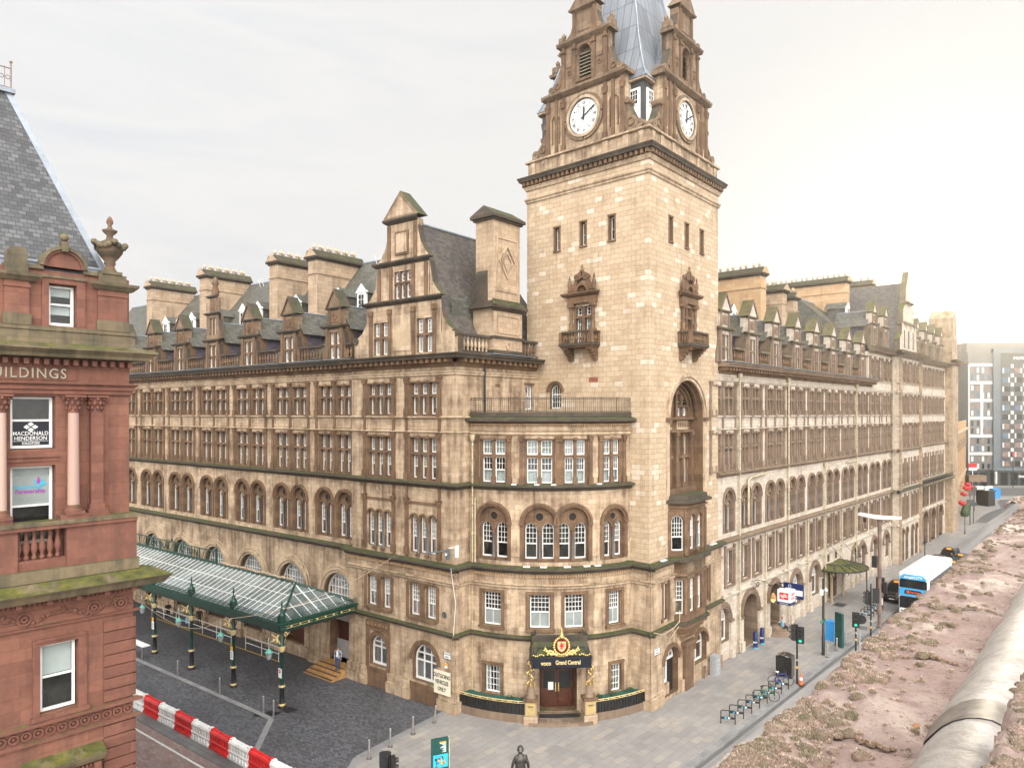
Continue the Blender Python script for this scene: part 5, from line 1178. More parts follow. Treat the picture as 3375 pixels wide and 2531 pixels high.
m.face([(a0 - .3, -1.9, 32.45), (a0 - .3, .3, 32.45), (a0 - .1, -.8, 33.15)], 1); m.face([(a1 + .3, -1.9, 32.45), (a1 + .3, .3, 32.45), (a1 + .1, -.8, 33.15)], 1)
m.face([(a0 - .3, .3, 32.45), (a1 + .3, .3, 32.45), (a1 + .1, -.8, 33.15), (a0 - .1, -.8, 33.15)], 1); m.face([(a0 - .3, -1.9, 32.45), (a1 + .3, -1.9, 32.45), (a1 + .1, -.8, 33.15), (a0 - .1, -.8, 33.15)], 1)
m.build('chimney', ['chimney_stone', 'ledge', 'trim_pale'], hotel)
m = MB(RET); m.face([(6.6, -1.2, 23.2), (10, -1.2, 23.2), (10, -2.2, 26.5), (6.6, -2.2, 26.5)]); m.face([(6.3, -2.2, 26.5), (11, -2.2, 26.5), (11, -6.5, 32), (6.3, -6.5, 32)], 1); m.face([(1.6, -1.9, 23), (3.5, -1.9, 23), (3.5, -1.9, 27), (1.6, -1.9, 27)], 0); m.build('roof', ['slate', 'slate_steep'], hotel)
# second street roofs
for i in range(8):
    dormer(H, .85 + 4.95 * i, 22.82, mats=('trim_grey', 'slate', 'slate_purple', 'ledge_bright', 'ashlar_grey'), n=.15)
    if i < 7: balustrade(H, hotel, .85 + 4.95 * i + 1.5, .85 + 4.95 * (i + 1) - 1.5, 22.8, 1.3, .1, ('ledge_bright', 'trim'))
roof_plane(H, -.2, 38.4, -1.0, 23.0, -9.2, 31.0)
for a in (3.0, 11.8, 20.5, 23.8): attic(H, a, -4.2, 26.6)
chimney(H, 17.4, 18.7, -13.5, -4.0, 24, 32.4, ('orange_stone', 'ledge'), 14); chimney(H, 22.8, 24.1, -6.2, -4.0, 25, 31.4, ('chimney_stone', 'ledge'), 3); chimney(H, 26.0, 27.2, -6, -4.0, 25, 31.0, ('chimney_stone', 'ledge'), 3)
chimney(H, 43.4, 44.8, -14, -4.0, 26, 35.2, ('orange_stone', 'ledge'), 15); chimney(H, 54.0, 55.3, -12, -4.0, 27, 36.2, ('orange_stone', 'ledge'), 8)
for a in (40.8, 45.6, 61.5, 66.5, 71.5, 76.5): dormer(H, a, 26.85, mats=('trim_grey', 'slate', 'slate_purple', 'ledge_bright', 'ashlar_grey'), n=-.05)
roof_plane(H, 38.4, 80.5, -1.2, 27.0, -8, 33.0)
attic(H, 42.8, -3.6, 30.3); chimney(H, 70, 71.2, -9, -4.0, 28, 35, ('chimney_stone', 'ledge'), 6); chimney(H, 75, 76.2, -9, -4.0, 28, 34.3, ('chimney_stone', 'ledge'), 4)
c = 53.4; gm = MB(H); gm.prism([(c - 4.2, 26.8), (c - 4.2, 28.4), (c - 3.2, 29.2), (c - 2.6, 30.6), (c - 2.6, 32.2), (c - 1.5, 33.2), (c - 1.3, 35), (c, 37.4), (c + 1.3, 35), (c + 1.5, 33.2), (c + 2.6, 32.2), (c + 2.6, 30.6), (c + 3.2, 29.2), (c + 4.2, 28.4), (c + 4.2, 26.8)][::-1], -.0, .7, 0, 1)
for z, h in ((30.4, 2.9), (33.1, 1.8)): gm.box(c - h, c + h, .0, 1.0, z, z + .25, 1)
for x in (-3.2, -1.2, 1.2, 3.2): gm.box(c + x - .2, c + x + .2, .7, .85, 26.9, 30.4, 0)
for x in (-2.2, 0, 2.2): gm.box(c + x - .45, c + x + .45, .7, .72, 27.3, 29.6, 2)
gm.build('gable', ['ashlar_grey', 'ledge_bright', 'black_glass'], hotel)
gm = MB(H)
for s in (-1, 1): gm.face([(c, .1, 36), (c + s * 4.1, .1, 27), (c + s * 4.1, -9, 27), (c, -9, 36)], 0, uv=[(0, 10), (0, 0), (9, 0), (9, 10)])
gm.build('roof', ['slate_steep'], hotel)
# ------------------------------------------------------------------ GROUND
def ground_mat(name, bw, bh, cols, mcol, mortar=.012, spots=0, off=.5, rough=.75, big=.25, stain=(.03, .03, .03), spotcol=(.5, .5, .49), wet=0):
    m, nt, b = newmat(name); uv, ob = coords(nt)
    if bw:
        bc, bf = brick(nt, uv, bw, bh, mortar, off); c = ramp(nt, bc, [(i / (len(cols) - 1), k) for i, k in enumerate(cols)]); c = mix(nt, math_(nt, 'MULTIPLY', bf, .85), c, mcol)
    else:
        c = ramp(nt, noise(nt, 60, 3, .7, uv), [(.3, cols[0]), (.7, cols[-1])]); bf = noise(nt, 90, 2, .6, uv)
    n1 = noise(nt, big, 6, .65, uv); c = mix(nt, math_(nt, 'MULTIPLY', ramp(nt, n1, [(.42, (0, 0, 0)), (.72, (1, 1, 1))]), .55), c, stain)
    n2 = noise(nt, 1.6, 5, .7, uv); c = mix(nt, .4, c, ramp(nt, n2, [(.25, (.36, .36, .36)), (.75, (.66, .66, .66))]), 'OVERLAY')
    if wet:
        s = noise(nt, .6, 4, .6, uv, (.06, 1.6, 1)); c = mix(nt, math_(nt, 'MULTIPLY', ramp(nt, s, [(.45, (0, 0, 0)), (.62, (1, 1, 1))]), wet), c, [x * 1.9 for x in cols[-1]])
    if spots:
        v = nt.new('ShaderNodeTexVoronoi'); v.inputs['Scale'].default_value = spots; nt.link(uv, v.inputs['Vector'])
        k = noise(nt, .5, 3, .6, uv); d = math_(nt, 'LESS_THAN', v.outputs['Distance'], math_(nt, 'MULTIPLY', math_(nt, 'SUBTRACT', k, .34), .17))
        wn = nt.new('ShaderNodeSeparateColor'); nt.link(v.outputs['Color'], wn.inputs[0]); d = math_(nt, 'MULTIPLY', d, math_(nt, 'GREATER_THAN', wn.outputs[0], .45))
        c = mix(nt, math_(nt, 'MULTIPLY', d, .7), c, spotcol)
    nt.link(c, b.inputs['Base Color']); nt.link(ramp(nt, n1, [(.3, (rough,) * 3), (.75, (rough - .22,) * 3)]), b.inputs['Roughness'])
    bump(nt, b, math_(nt, 'ADD', math_(nt, 'MULTIPLY', bf, -.6), math_(nt, 'MULTIPLY', n2, .3)), .35, .012)
ground_mat('setts', .24, .12, [(.052, .054, .062), (.092, .094, .103), (.135, .135, .145)], (.028, .028, .032), .014, 1.1, spotcol=(.32, .32, .33))
ground_mat('slabs', 1.0, .5, [(.22, .21, .20), (.28, .262, .245), (.25, .238, .225), (.33, .295, .25)], (.14, .13, .12), .012, 1.3, stain=(.17, .165, .165))
ground_mat('flags_dark', .8, .6, [(.10, .10, .105), (.15, .15, .15), (.12, .115, .11)], (.05, .05, .05), .014)
ground_mat('brick_paving', .42, .14, [(.16, .11, .10), (.24, .15, .125), (.19, .155, .15), (.27, .20, .175)], (.09, .075, .07), .012, .9, stain=(.10, .085, .085))
ground_mat('asphalt', 0, 0, [(.15, .145, .14), (.24, .23, .222)], (.1, .1, .1), 0, .8, stain=(.12, .115, .113), wet=.35)
ground_mat('asphalt_plain', 0, 0, [(.09, .088, .088), (.14, .138, .135)], (.1, .1, .1), 0)
ground_mat('kerb_granite', .9, 5, [(.20, .20, .205), (.28, .275, .27)], (.12, .12, .12), .015, 0, 0)
def inv(fr, x, y):
    dx, dy = x - fr.o[0], y - fr.o[1]; det = fr.d[0] * fr.n[1] - fr.d[1] * fr.n[0]
    return ((dx * fr.n[1] - dy * fr.n[0]) / det, (fr.d[0] * dy - fr.d[1] * dx) / det)
def sheet(name, fr, pts, z, mat, drop=0, world=True, mats=None):
    m = MB(fr); P = [inv(fr, *p) for p in pts] if world else pts
    A = sum(P[i][0] * P[(i + 1) % len(P)][1] - P[(i + 1) % len(P)][0] * P[i][1] for i in range(len(P)))
    if A < 0: P = P[::-1]
    m.face([(a, n, z) for a, n in P], 0, uv=[(a, n) for a, n in P])
    if drop:
        for (a, n), (b, k) in zip(P, P[1:] + P[:1]): m.face([(a, n, z), (a, n, z - drop), (b, k, z - drop), (b, k, z)], 1)
    return m.build(name, mats or [mat, 'kerb_granite'], None, kind='structure')
sheet('ground', WORLD, [(-700, -120), (900, -120), (900, 1500), (-700, 1500)], -.15, 'asphalt_plain')
sheet('road', H, [(-90, 3.0), (320, 3.0), (320, 24), (-90, 24)], -.12, 'asphalt', world=False)
sheet('plaza', G, [(-7, 12.9), (110, 12.9), (110, -3), (-7, -3)], -.008, 'setts', .14, False)
sheet('brick_road', G, [(-12, 30), (110, 30), (110, 12.92), (-12, 12.92)], -.04, 'brick_paving', .1, False)
sheet('footway', G, [(-3.0, 12.95), (110, 12.95), (110, 11.6), (-3.0, 11.6)], .004, 'flags_dark', .1, False)
hp = lambda a, n: H.p(a, n, 0)[:2]
sheet('pavement', H, [(-4.2, 45.4), (0, 52), hp(-4, -6), hp(95, -6), hp(95, 3.4), hp(28.2, 3.7), hp(26.4, 6.1), hp(-36, 6.1), (-7.2, 29.5), (-9.0, 33), (-8.53, 39.33)], 0, 'slabs', .13)
def strip(name, pts, w, z, mat, fr=WORLD, h=.02, **kw):
    m = MB(fr)
    for i, ((x, y), (u, v)) in enumerate(zip(pts, pts[1:])):
        l = math.hypot(u - x, v - y); a, b = -(v - y) / l * w / 2, (u - x) / l * w / 2; zz = z + .0008 * i
        m.face([(x - a, y - b, zz), (u - a, v - b, zz), (u + a, v + b, zz), (x + a, y + b, zz)], 0, uv=[(0, 0), (l, 0), (l, w), (0, w)])
    o = m.build(name, [mat], None, **kw); return o
strip('kerb', [(-3.9, 45.8), (-6.3, 42.44), (-8.53, 39.33), (-9.0, 33.0)], .42, .006, 'kerb_granite', kind='structure')
strip('kerb', [(-60, 78.6), (-29.56, 55.45), (-16.4, 45.45), (-14.96, 44.3), (-14.4, 40)], .36, .004, 'kerb_granite', kind='structure')
strip('kerb', [hp(-34, 5.85), hp(26.3, 5.85)], .36, .006, 'kerb_granite', kind='structure'); strip('gutter', [hp(-34, 6.25), hp(26.5, 6.25)], .24, -.114, 'asphalt_plain', kind='structure')
strip('kerb', [hp(26.4, 5.9), hp(28.2, 3.45), hp(93, 3.2)], .34, .006, 'kerb_granite', kind='structure')
strip('road_marking', [G.p(110, 13.6, 0)[:2], G.p(2, 13.6, 0)[:2]], .13, -.03, 'road_white', kind='structure')
strip('road_marking', [(-33.7, 66.5), (-17.65, 54.35)], .13, .003, 'yellow_line', kind='structure')
m = MB(H)
for i in range(34):
    a = 28 + i * 2.1; m.face([(a, 9.9, -.112), (a + 1.2, 9.9, -.112), (a + 1.2, 10.05, -.112), (a, 10.05, -.112)]); m.face([(a + .4, 10.7, -.112), (a + 1.6, 10.7, -.112), (a + 1.6, 10.85, -.112), (a + .4, 10.85, -.112)])
m.face([(40, 7.0, -.112), (78, 7.0, -.112), (78, 7.12, -.112), (40, 7.12, -.112)]); m.build('road_marking', ['road_white'], None, kind='structure')
# cycle symbol on the brick road
m = MB(G)
for a in (17.1, 18.3): m.ring(a, 0, .28, .35, 0, .002, 0, 14, 0, 2 * PI)
m2 = MB(G)
for v in (0,): pass
def flat(pts, z=-.03, fr=G, mb=None, uvz=None): mb.face([(a, n, z) for a, n in pts], 0)
cy_ = MB(G)
for a in (17.3, 18.5):
    for k in range(16):
        t, u = k * PI / 8, (k + 1) * PI / 8; flat([(a + .28 * math.cos(t), 13.0 + .28 * math.sin(t)), (a + .35 * math.cos(t), 13.0 + .35 * math.sin(t)), (a + .35 * math.cos(u), 13.0 + .35 * math.sin(u)), (a + .28 * math.cos(u), 13.0 + .28 * math.sin(u))], mb=cy_)
for p, q in (((17.3, 13.0), (17.7, 12.6)), ((17.7, 12.6), (18.3, 12.6)), ((17.3, 13.0), (17.9, 13.05)), ((17.9, 13.05), (18.3, 12.6)), ((18.5, 13.0), (18.25, 12.5))):
    l = math.hypot(q[0] - p[0], q[1] - p[1]); x, y = -(q[1] - p[1]) / l * .035, (q[0] - p[0]) / l * .035; flat([(p[0] - x, p[1] - y), (q[0] - x, q[1] - y), (q[0] + x, q[1] + y), (p[0] + x, p[1] + y)], mb=cy_)
cy_.build('road_marking', ['road_white'], None, kind='structure')
# wet patch and iron covers are real dark plates in the paving
m = MB(WORLD)
for x, y, w, h, r in ((-15.2, 45.1, .7, .45, .4), (-14.3, 45.6, .6, .5, .2), (-15.9, 44.9, .5, .35, 1)):
    m.face([(x + w * math.cos(r + q), y + h * math.sin(r + q), .0045) for q in (0, 1.57, 3.14, 4.71)])
o = m.build('drain_cover', ['black_iron'], None); o['kind'] = 'structure'
# ------------------------------------------------------------------ CANOPY over the station doors
cp = G.p(9.2, 6.4, 0)
can = thing('glass_canopy', 'long glazed canopy on green cast iron columns against the sandstone station front', 'canopy', (cp[0], cp[1], 0))
A0, A1, AP = 9.25, 66, 12.3; NF, NR, NW = 6.5, 3.2, .15; ZE, ZR = 5.45, 6.95
g = MB(G); g.face([(A0, NF, ZE), (A1, NF, ZE), (A1, NR, ZR), (AP, NR, ZR)], 0, uv=[(0, 0), (57, 0), (57, 4), (3, 4)])
g.face([(A0, NF, ZE), (AP, NR, ZR), (A0 + .3, NW, ZE)], 0); g.face([(A0 + .3, NW, ZE), (AP, NR, ZR), (A1, NR, ZR), (A1, NW, ZE)], 0)
g.build('roof_glazing', ['canopy_glass'], can)
b = MB(G); up = .035
k = 0; a = A0 + .45
while a < A1:
    if a < AP: t = (a - A0) / (AP - A0); b.tube([(a, NF, ZE + up), (a, NF + (NR - NF) * t, ZE + (ZR - ZE) * t + up)], .028, 4, 0)
    else: b.tube([(a, NF, ZE + up), (a, NR, ZR + up)], .028, 4, 0)
    a += .62
for t in (.33, .66): b.tube([(A0 + (AP - A0) * t, NF + (NR - NF) * t, ZE + (ZR - ZE) * t + .02), (A1, NF + (NR - NF) * t, ZE + (ZR - ZE) * t + .02)], .025, 4, 0)
for t in (.13, .26, .39, .5, .61, .74, .87):
    n = NF + (NW - NF) * t; s = (1 - t * 2) if t < .5 else (t * 2 - 1); s = 1 - s
    b.tube([(A0 + .3 * t, n, ZE + up), (A0 + (AP - A0) * s, NR + (n - NR) * (1 - s) if 0 else n, ZE + (ZR - ZE) * s + up)], .05 if t == .5 else .026, 4, 0)
for s in (.33, .66): b.tube([(A0 + (AP - A0) * s, NF + (NR - NF) * s, ZE + (ZR - ZE) * s + .03), (A0 + .3 + (AP - A0 - .3) * s, NW + (NR - NW) * s, ZE + (ZR - ZE) * s + .03)], .025, 4, 0)
b.build('glazing_bar', ['white_paint'], can)
f = MB(G)
for p, q in (((A0, NF, ZE), (AP, NR, ZR)), ((AP, NR, ZR), (A1, NR, ZR)), ((A0 + .3, NW, ZE), (AP, NR, ZR))): f.tube([(p[0], p[1], p[2] + .04), (q[0], q[1], q[2] + .04)], .085, 6, 0)
f.box(A0 - .05, A1, NF - .1, NF + .12, ZE - .55, ZE - .1, 0); f.box(A0 - .12, A1, NF - .1, NF + .25, ZE - .1, ZE + .02, 0); f.box(A0 - .12, A1, NF - .1, NF + .18, ZE - .62, ZE - .54, 1)
f.box(A0 - .1, A0 + .1, .3, NF + .1, ZE - .55, ZE - .1, 0); f.box(A0 - .25, A0 + .1, .3, NF + .24, ZE - .099, ZE + .019, 0); f.box(A0 - .18, A0 + .1, .3, NF + .17, ZE - .619, ZE - .541, 1)
for i in range(9): f.ball(A0 - .12, 1.0 + i * .68, ZE - .33, .07, 2, 6, 4)
for n0, n1 in ((.5, 1.8), (2.0, 3.9), (4.1, 6.2)): f.box(A0 - .13, A0 - .1, n0, n1, ZE - .41, ZE - .395, 2); f.box(A0 - .13, A0 - .1, n0, n1, ZE - .265, ZE - .25, 2)
f.build('eaves_beam', ['green_iron', 'black_paint', 'gold_paint'], can)
c = MB(G); a = A0
while a < 46:
    c.tube([(a, NF + .14, ZE), (a, NF + .14, ZE + .34)], .013, 3, 0); c.ball(a, NF + .14, ZE + .37, .035, 0, 5, 3, 1, 1, 1.7)
    c.tube([(a, NF + .14, ZE + .2), (a + .07, NF + .14, ZE + .27), (a + .14, NF + .14, ZE + .2)], .012, 3, 0); a += .14
n = NF
while n > .3: c.tube([(A0 - .14, n, ZE), (A0 - .14, n, ZE + .34)], .013, 3, 0); c.ball(A0 - .14, n, ZE + .37, .035, 0, 5, 3, 1, 1, 1.7); n -= .14
for z in (.03, .2): c.tube([(A0, NF + .14, ZE + z), (46, NF + .14, ZE + z)], .016, 3, 0); c.tube([(A0 - .14, NF + .1, ZE + z), (A0 - .14, .3, ZE + z)], .016, 3, 0)
c.build('cresting', ['green_iron'], can)
for i in range(7):
    a = 9.25 + 5.65 * i
    p = MB(G); n = 6.4
    p.lathe(a, n, [(.24, 0), (.24, .12), (.19, .2), (.19, .3), (.165, .36), (.15, 1.3), (.2, 1.36), (.2, 1.46), (.14, 1.52)], 12, 1); p.lathe(a, n, [(.205, 1.34), (.215, 1.4), (.205, 1.47)], 12, 2); p.lathe(a, n, [(.21, .1), (.215, .2), (.2, .28)], 12, 2)
    p.lathe(a, n, [(.115, 1.5), (.10, 3.5), (.16, 3.56), (.12, 3.62), (.22, 3.95), (.24, 4.0), (.12, 4.05), (.10, 5.0)], 12, 0); p.lathe(a, n, [(.13, 3.6), (.24, 3.92), (.245, 3.99)], 10, 2)
    p.box(a - .18, a + .18, n - .18, n + .2, 5.0, 5.95, 0); p.lathe(a, n, [(.24, 5.95), (.2, 6.05), (.1, 6.12), (.13, 6.25), (.04, 6.4), (.06, 6.6), (.01, 6.95)], 8, 0)
    for s in (-1, 1):
        p.tube([(a + s * .12, n, 4.1), (a + s * .35, n, 4.55), (a + s * .75, n, 4.88), (a + s * 1.1, n, 4.95)], .035, 5, 0); p.ring(a + s * .45, 4.35 + .45, .12, .17, n - .02, n + .02, 2, 10, 0, 2 * PI)
    for y in (-1, 1): p.tube([(a, n + y * .12, 4.1), (a, n + y * .35, 4.55), (a, n + y * .75, 4.88)], .03, 5, 2)
    p.build('column', ['green_iron', 'black_paint', 'gold_paint'], can)
    l = MB(G); L0 = n + .95
    l.tube([(a, n + .1, 4.05), (a, n + .5, 4.2), (a, L0 - .1, 4.45), (a, L0, 4.4)], .028, 5, 0); l.tube([(a, n + .1, 4.85), (a, n + .45, 4.5), (a, L0, 4.4)], .022, 5, 2)
    for q in ((.35, 4.35, .13), (.6, 4.5, .1), (.3, 4.65, .1)): l.lathe(a, n + q[0], [(.02, q[1] - q[2]), (q[2] * .6, q[1]), (.02, q[1] + q[2])], 5, 2)
    l.tube([(a, L0, 4.72), (a - .02, L0 + .06, 4.6), (a, L0, 4.4), (a, L0, 4.05)], .03, 5, 3)
    l.lathe(a, L0, [(.02, 4.1), (.06, 4.02), (.24, 3.82), (.25, 3.78)], 8, 1, False); l.lathe(a, L0, [(.13, 3.4), (.22, 3.78)], 8, 3, False); l.lathe(a, L0, [(.03, 3.3), (.13, 3.4)], 8, 1)
    l.build('lantern', ['green_iron', 'verdigris', 'gold_paint', 'galvanised'], can)
# pierced iron sign on the ridge
s = MB(G)
for z in (7.1, 7.95): s.tube([(22.7, 3.2, z), (37, 3.2, z)], .05, 4)
for i in range(12): a = 22.7 + i * 1.3; s.tube([(a, 3.2, 7.0), (a, 3.2, 8.0)], .04 if i else .09, 4)
for i in range(46): a = 22.9 + i * .3; s.tube([(a, 3.2, 7.1), (a + .25, 3.2, 7.4), (a, 3.2, 7.7), (a + .25, 3.2, 7.95)], .012, 3)
for a in (22.7, 29.8, 37): s.lathe(a, 3.2, [(.06, 8.0), (.1, 8.1), (.03, 8.25), (.01, 8.7)], 6)
so_ = s.build('ridge_sign', ['green_iron'], can)
text_obj('lettering', 'CENTRAL STATION', 'green_iron', G.p(29.8, 3.25, 7.52), (-G.d[0], -G.d[1], 0), (0, 0, 1), .82, .02, so_, spacing=1.25)
m = MB(G)
a = 12.6
while a < 22: m.ball(a, 3.2 + .05 * (-1) ** int(a * 9), 7.12 + .08 * random.random(), .09, 0, 5, 3); m.tube([(a, 3.2, 7.0), (a + .1, 3.2, 7.25), (a + .2, 3.2, 7.02)], .02, 3); a += .24
m.build('ridge_cresting', ['pot_cream'], can)
# entrance steps, hoarding and station wall fittings belong to the hotel
m = MB(G)
for i in range(4): m.box(10.12, 13.1 + .1 * (3 - i), .0, 1.75 - i * .38, i * .155, .155 * (i + 1), 0); m.box(10.12, 13.1 + .1 * (3 - i), 1.66 - i * .38, 1.755 - i * .38, .155 * (i + 1) - .03, .155 * (i + 1) + .004, 1)
m.box(10.12, 13.0, -1.8, .0, .3, .62, 0); m.build('entrance_steps', ['step_tan', 'step_edge'], hotel)
m = MB(GM); m.box(11.0, 12.94, -.75, -.68, .62, 1.95, 0); m.box(10.2, 12.94, -.6, -.5, 3.45, 4.04, 0); m.box(10.16, 10.5, -.9, -.8, .62, 3.4, 2); m.box(11.9, 12.94, -.9, -.8, 1.95, 3.4, 1); m.build('hoarding', ['board_grey', 'wood_door', 'tile_red'], hotel)
for i in range(1, 8):
    c = 12.0 + 5.67 * i; m = MB(GM); m.box(c - 1.35, c + 1.35, -.42, -.34, 1.0 if i > 1 else .9, 3.5, 0); m.box(c - 1.5, c + 1.5, -.5, -.42, .9, 3.7, 1); m.build('poster_board', [('poster_blue', 'wood_door', 'poster_blue', 'clad_brown')[i % 4], 'black_paint'], hotel)
# ------------------------------------------------------------------ entrance porch, planters, signs on the corner
m = MB(BOW); mid = (DA + DB) / 2
m.box(DA, DB, F1 - .76, F1 - .72, .35, 3.75, 0); m.box(DA + .1, mid - .02, F1 - .72, F1 - .66, .45, 2.75, 0); m.box(mid + .02, DB - .1, F1 - .72, F1 - .66, .45, 2.75, 0)
for a0, a1 in ((DA + .25, mid - .12), (mid + .12, DB - .25)): m.box(a0, a1, F1 - .66, F1 - .645, 1.55, 2.65, 1); m.box(a0, a1, F1 - .66, F1 - .64, .6, 1.3, 0)
for a in (mid - .1, mid + .1): m.box(a - .035, a + .035, F1 - .66, F1 - .62, 1.35, 1.9, 2)
m.box(mid + .25, mid + .6, F1 - .645, F1 - .635, 1.45, 1.95, 3); m.build('entrance_door', ['wood_door', 'black_glass', 'brass_plate', 'sign_white'], hotel)
m = MB(BOW); m.box(DA - .5, DB + .5, F1, F1 + 1.5, .0, .17, 0); m.box(DA - .05, DB + .05, F1 - .7, F1 + .55, .0, .34, 0); m.box(DA, DB, F1 + .4, F1 + .56, .17, .345, 1)
m.build('entrance_steps', ['trim_grey', 'black_iron'], hotel)
PORCH = thing('entrance_porch', 'black and gold porch with a red lion crest over the hotel corner door', 'porch', BOW.p(mid, 1.5, 0))
for a in (DA - .42, DB + .42):
    m = MB(BOW); n = F1 + 1.0
    m.box(a - .36, a + .36, n - .36, n + .36, 0, .55, 0); m.box(a - .3, a + .3, n - .3, n + .3, .55, 1.42, 0); m.box(a - .38, a + .38, n - .38, n + .38, 1.42, 1.58, 2); m.lathe(a, n, [(.26, 1.58), (.24, 1.68), (.19, 1.74), (.18, 3.7), (.24, 3.85)], 12, 1)
    o = m.build('column', ['chimney_stone', 'trim_grey', 'trim'], PORCH)
    m = MB(BOW); m.box(a - .24, a + .24, n + .3, n + .33, .62, 1.36, 0); o2 = m.build('name_plate', ['brass_plate'], o)
    f = BOW.tangent(a); q = f.p(0, n + .335, 1.15)
    text_obj('lettering', 'voco', 'ink', q, (-f.d[0], -f.d[1], 0), (0, 0, 1), .17, .004, o2, bold=.004)
    m = MB(BOW)
    for t in range(16):
        u = t * .9; m.ball(a + .18 * math.cos(u) * (.5 + .5 * random.random()), n + .2 + .12 * random.random(), 2.55 + t * .085, .045 + .03 * random.random(), 0, 5, 3, 1, .6, 1.4)
    for t in range(3): m.lathe(a + (t - 1) * .2, n + .2, [(.01, 2.3 - .1 * (t % 2)), (.06, 2.42), (.03, 2.5), (.05, 2.6)], 6, 0)
    m.build('gilt_ornament', ['gold'], PORCH)
a0, a1, n0, n1 = DA - .45, DB + .5, F1, F1 + 1.55
m = MB(BOW); m.box(a0, a1, n0, n1 - .05, 4.05, 4.15, 0)
ft = BOW.tangent(mid)
m.build('canopy_deck', ['ledge'], PORCH)
m = MB(ft); hw = (a1 - a0) / 2 * 1.12; m.box(-hw, hw, n1 - .06, n1 + .02, 3.6, 4.22, 0); m.box(-hw - .04, hw + .04, n1 - .1, n1 + .07, 4.2, 4.3, 1); m.box(-hw, -hw + .08, .2, n1, 3.62, 4.2, 0); m.box(hw - .08, hw, .2, n1, 3.62, 4.2, 0)
fo = m.build('fascia_board', ['navy_black', 'black_iron'], PORCH)
text_obj('lettering', 'voco', 'gold_paint', ft.p(.95, n1 + .03, 3.9), (-ft.d[0], -ft.d[1], 0), (0, 0, 1), .36, .012, fo, bold=.008, sx=.86); text_obj('lettering', 'Grand Central', 'gold_paint', ft.p(-.39, n1 + .03, 3.93), (-ft.d[0], -ft.d[1], 0), (0, 0, 1), .36, .012, fo, bold=.008, sx=.72)
# balustraded balcony above: sloping moss covered stone box, stays, gilt crest
m = MB(ft)
m.face([(-hw, n1 - .1, 4.3), (hw, n1 - .1, 4.3), (hw * .92, n1 - .7, 5.0), (-hw * .92, n1 - .7, 5.0)], 0); m.face([(-hw, n1 - .1, 4.3), (-hw * .92, n1 - .7, 5.0), (-hw * .92, .3, 5.0), (-hw, .3, 4.3)], 0); m.face([(hw, n1 - .1, 4.3), (hw * .92, n1 - .7, 5.0), (hw * .92, .3, 5.0), (hw, .3, 4.3)], 0)
m.box(-hw * .95, hw * .95, n1 - .85, n1 - .68, 5.0, 5.35, 0); m.box(-hw * .95, -hw * .95 + .15, .3, n1 - .7, 5.0, 5.35, 0); m.box(hw * .95 - .15, hw * .95, .3, n1 - .7, 5.0, 5.35, 0); m.box(-hw * .94, hw * .94, .2, n1 - .8, 4.98, 5.05, 0)
m.build('stone_balcony', ['ledge'], PORCH)
m = MB(ft)
for s in (-1, 1): m.tube([(s * (hw - .1), n1 - .05, 4.3), (s * (hw - .35), .5, 5.5)], .045, 5, 0); m.tube([(s * (hw - .1), n1 - .05, 4.3), (s * (hw - .45), n1 - .1, 4.75)], .03, 5, 0)
for z in (4.75, 5.45): m.tube([(-hw + .3, n1 - .35, z), (hw - .3, n1 - .35, z)], .025, 5, 0)
m.build('iron_stay', ['black_iron'], PORCH)
m = MB(ft); zc = 4.92; nc = n1 + .0
for i in range(22):
    t = 2 * PI * i / 22; m.ball(.46 * math.sin(t), nc, zc + .52 * math.cos(t), .085, 0, 6, 4)
for s in (-1, 1):
    for j, (x, z, r) in enumerate(((.45, 4.45, .13), (.62, 4.42, .12), (.78, 4.5, .11), (.9, 4.62, .1), (.98, 4.76, .08), (.7, 4.62, .12), (.55, 4.58, .1), (.3, 4.38, .12), (.85, 4.42, .07), (1.05, 4.68, .06))): m.ball(s * x, nc + .02, z, r, 0, 6, 4, 1.2, .4, .8)
    for j in range(6): m.ball(s * (1.1 + j * .12), nc + .02, 4.38 + .05 * math.sin(j * 1.3), .06, 0, 5, 3, 1.3, .5, .8)
    m.tube([(s * .3, nc, 4.4), (s * .6, nc, 4.5), (s * .95, nc, 4.72), (s * 1.02, nc, 4.9)], .04, 4)
m.lathe(0, nc, [(.12, 5.42), (.2, 5.5), (.1, 5.58), (.12, 5.66), (.05, 5.75), (.08, 5.86), (.01, 6.05)], 8, 0); m.box(-.2, .2, nc - .03, nc + .03, 4.3, 4.42, 0); m.build('gilt_crest', ['gold'], PORCH)
m = MB(ft); sh = [(-.28, 5.24), (.28, 5.24), (.28, 4.82), (.16, 4.64), (0, 4.56), (-.16, 4.64), (-.28, 4.82)]
m.prism(sh, nc - .02, nc + .05, 0); m.prism([(x * .86, 4.92 + (z - 4.92) * .86) for x, z in sh], nc + .05, nc + .06, 1)
lion = [(.03, 4.72), (.07, 4.8), (.03, 4.86), (.12, 4.9), (.15, 4.84), (.17, 4.93), (.08, 4.97), (.12, 5.04), (.17, 5.03), (.16, 5.1), (.08, 5.09), (.04, 5.05), (.03, 5.12), (.0, 5.17), (-.06, 5.15), (-.08, 5.09), (-.04, 5.07), (-.07, 5.02), (-.14, 5.06), (-.15, 5.0), (-.07, 4.95), (-.13, 4.94), (-.15, 4.87), (-.05, 4.89), (-.06, 4.83), (-.11, 4.77), (-.1, 4.72), (-.03, 4.78), (-.0, 4.8), (0, 4.73)]
m.prism([(-x, z) for x, z in lion], nc + .06, nc + .068, 2); m.build('lion_shield', ['sign_red', 'gold_paint', 'sign_red'], PORCH)
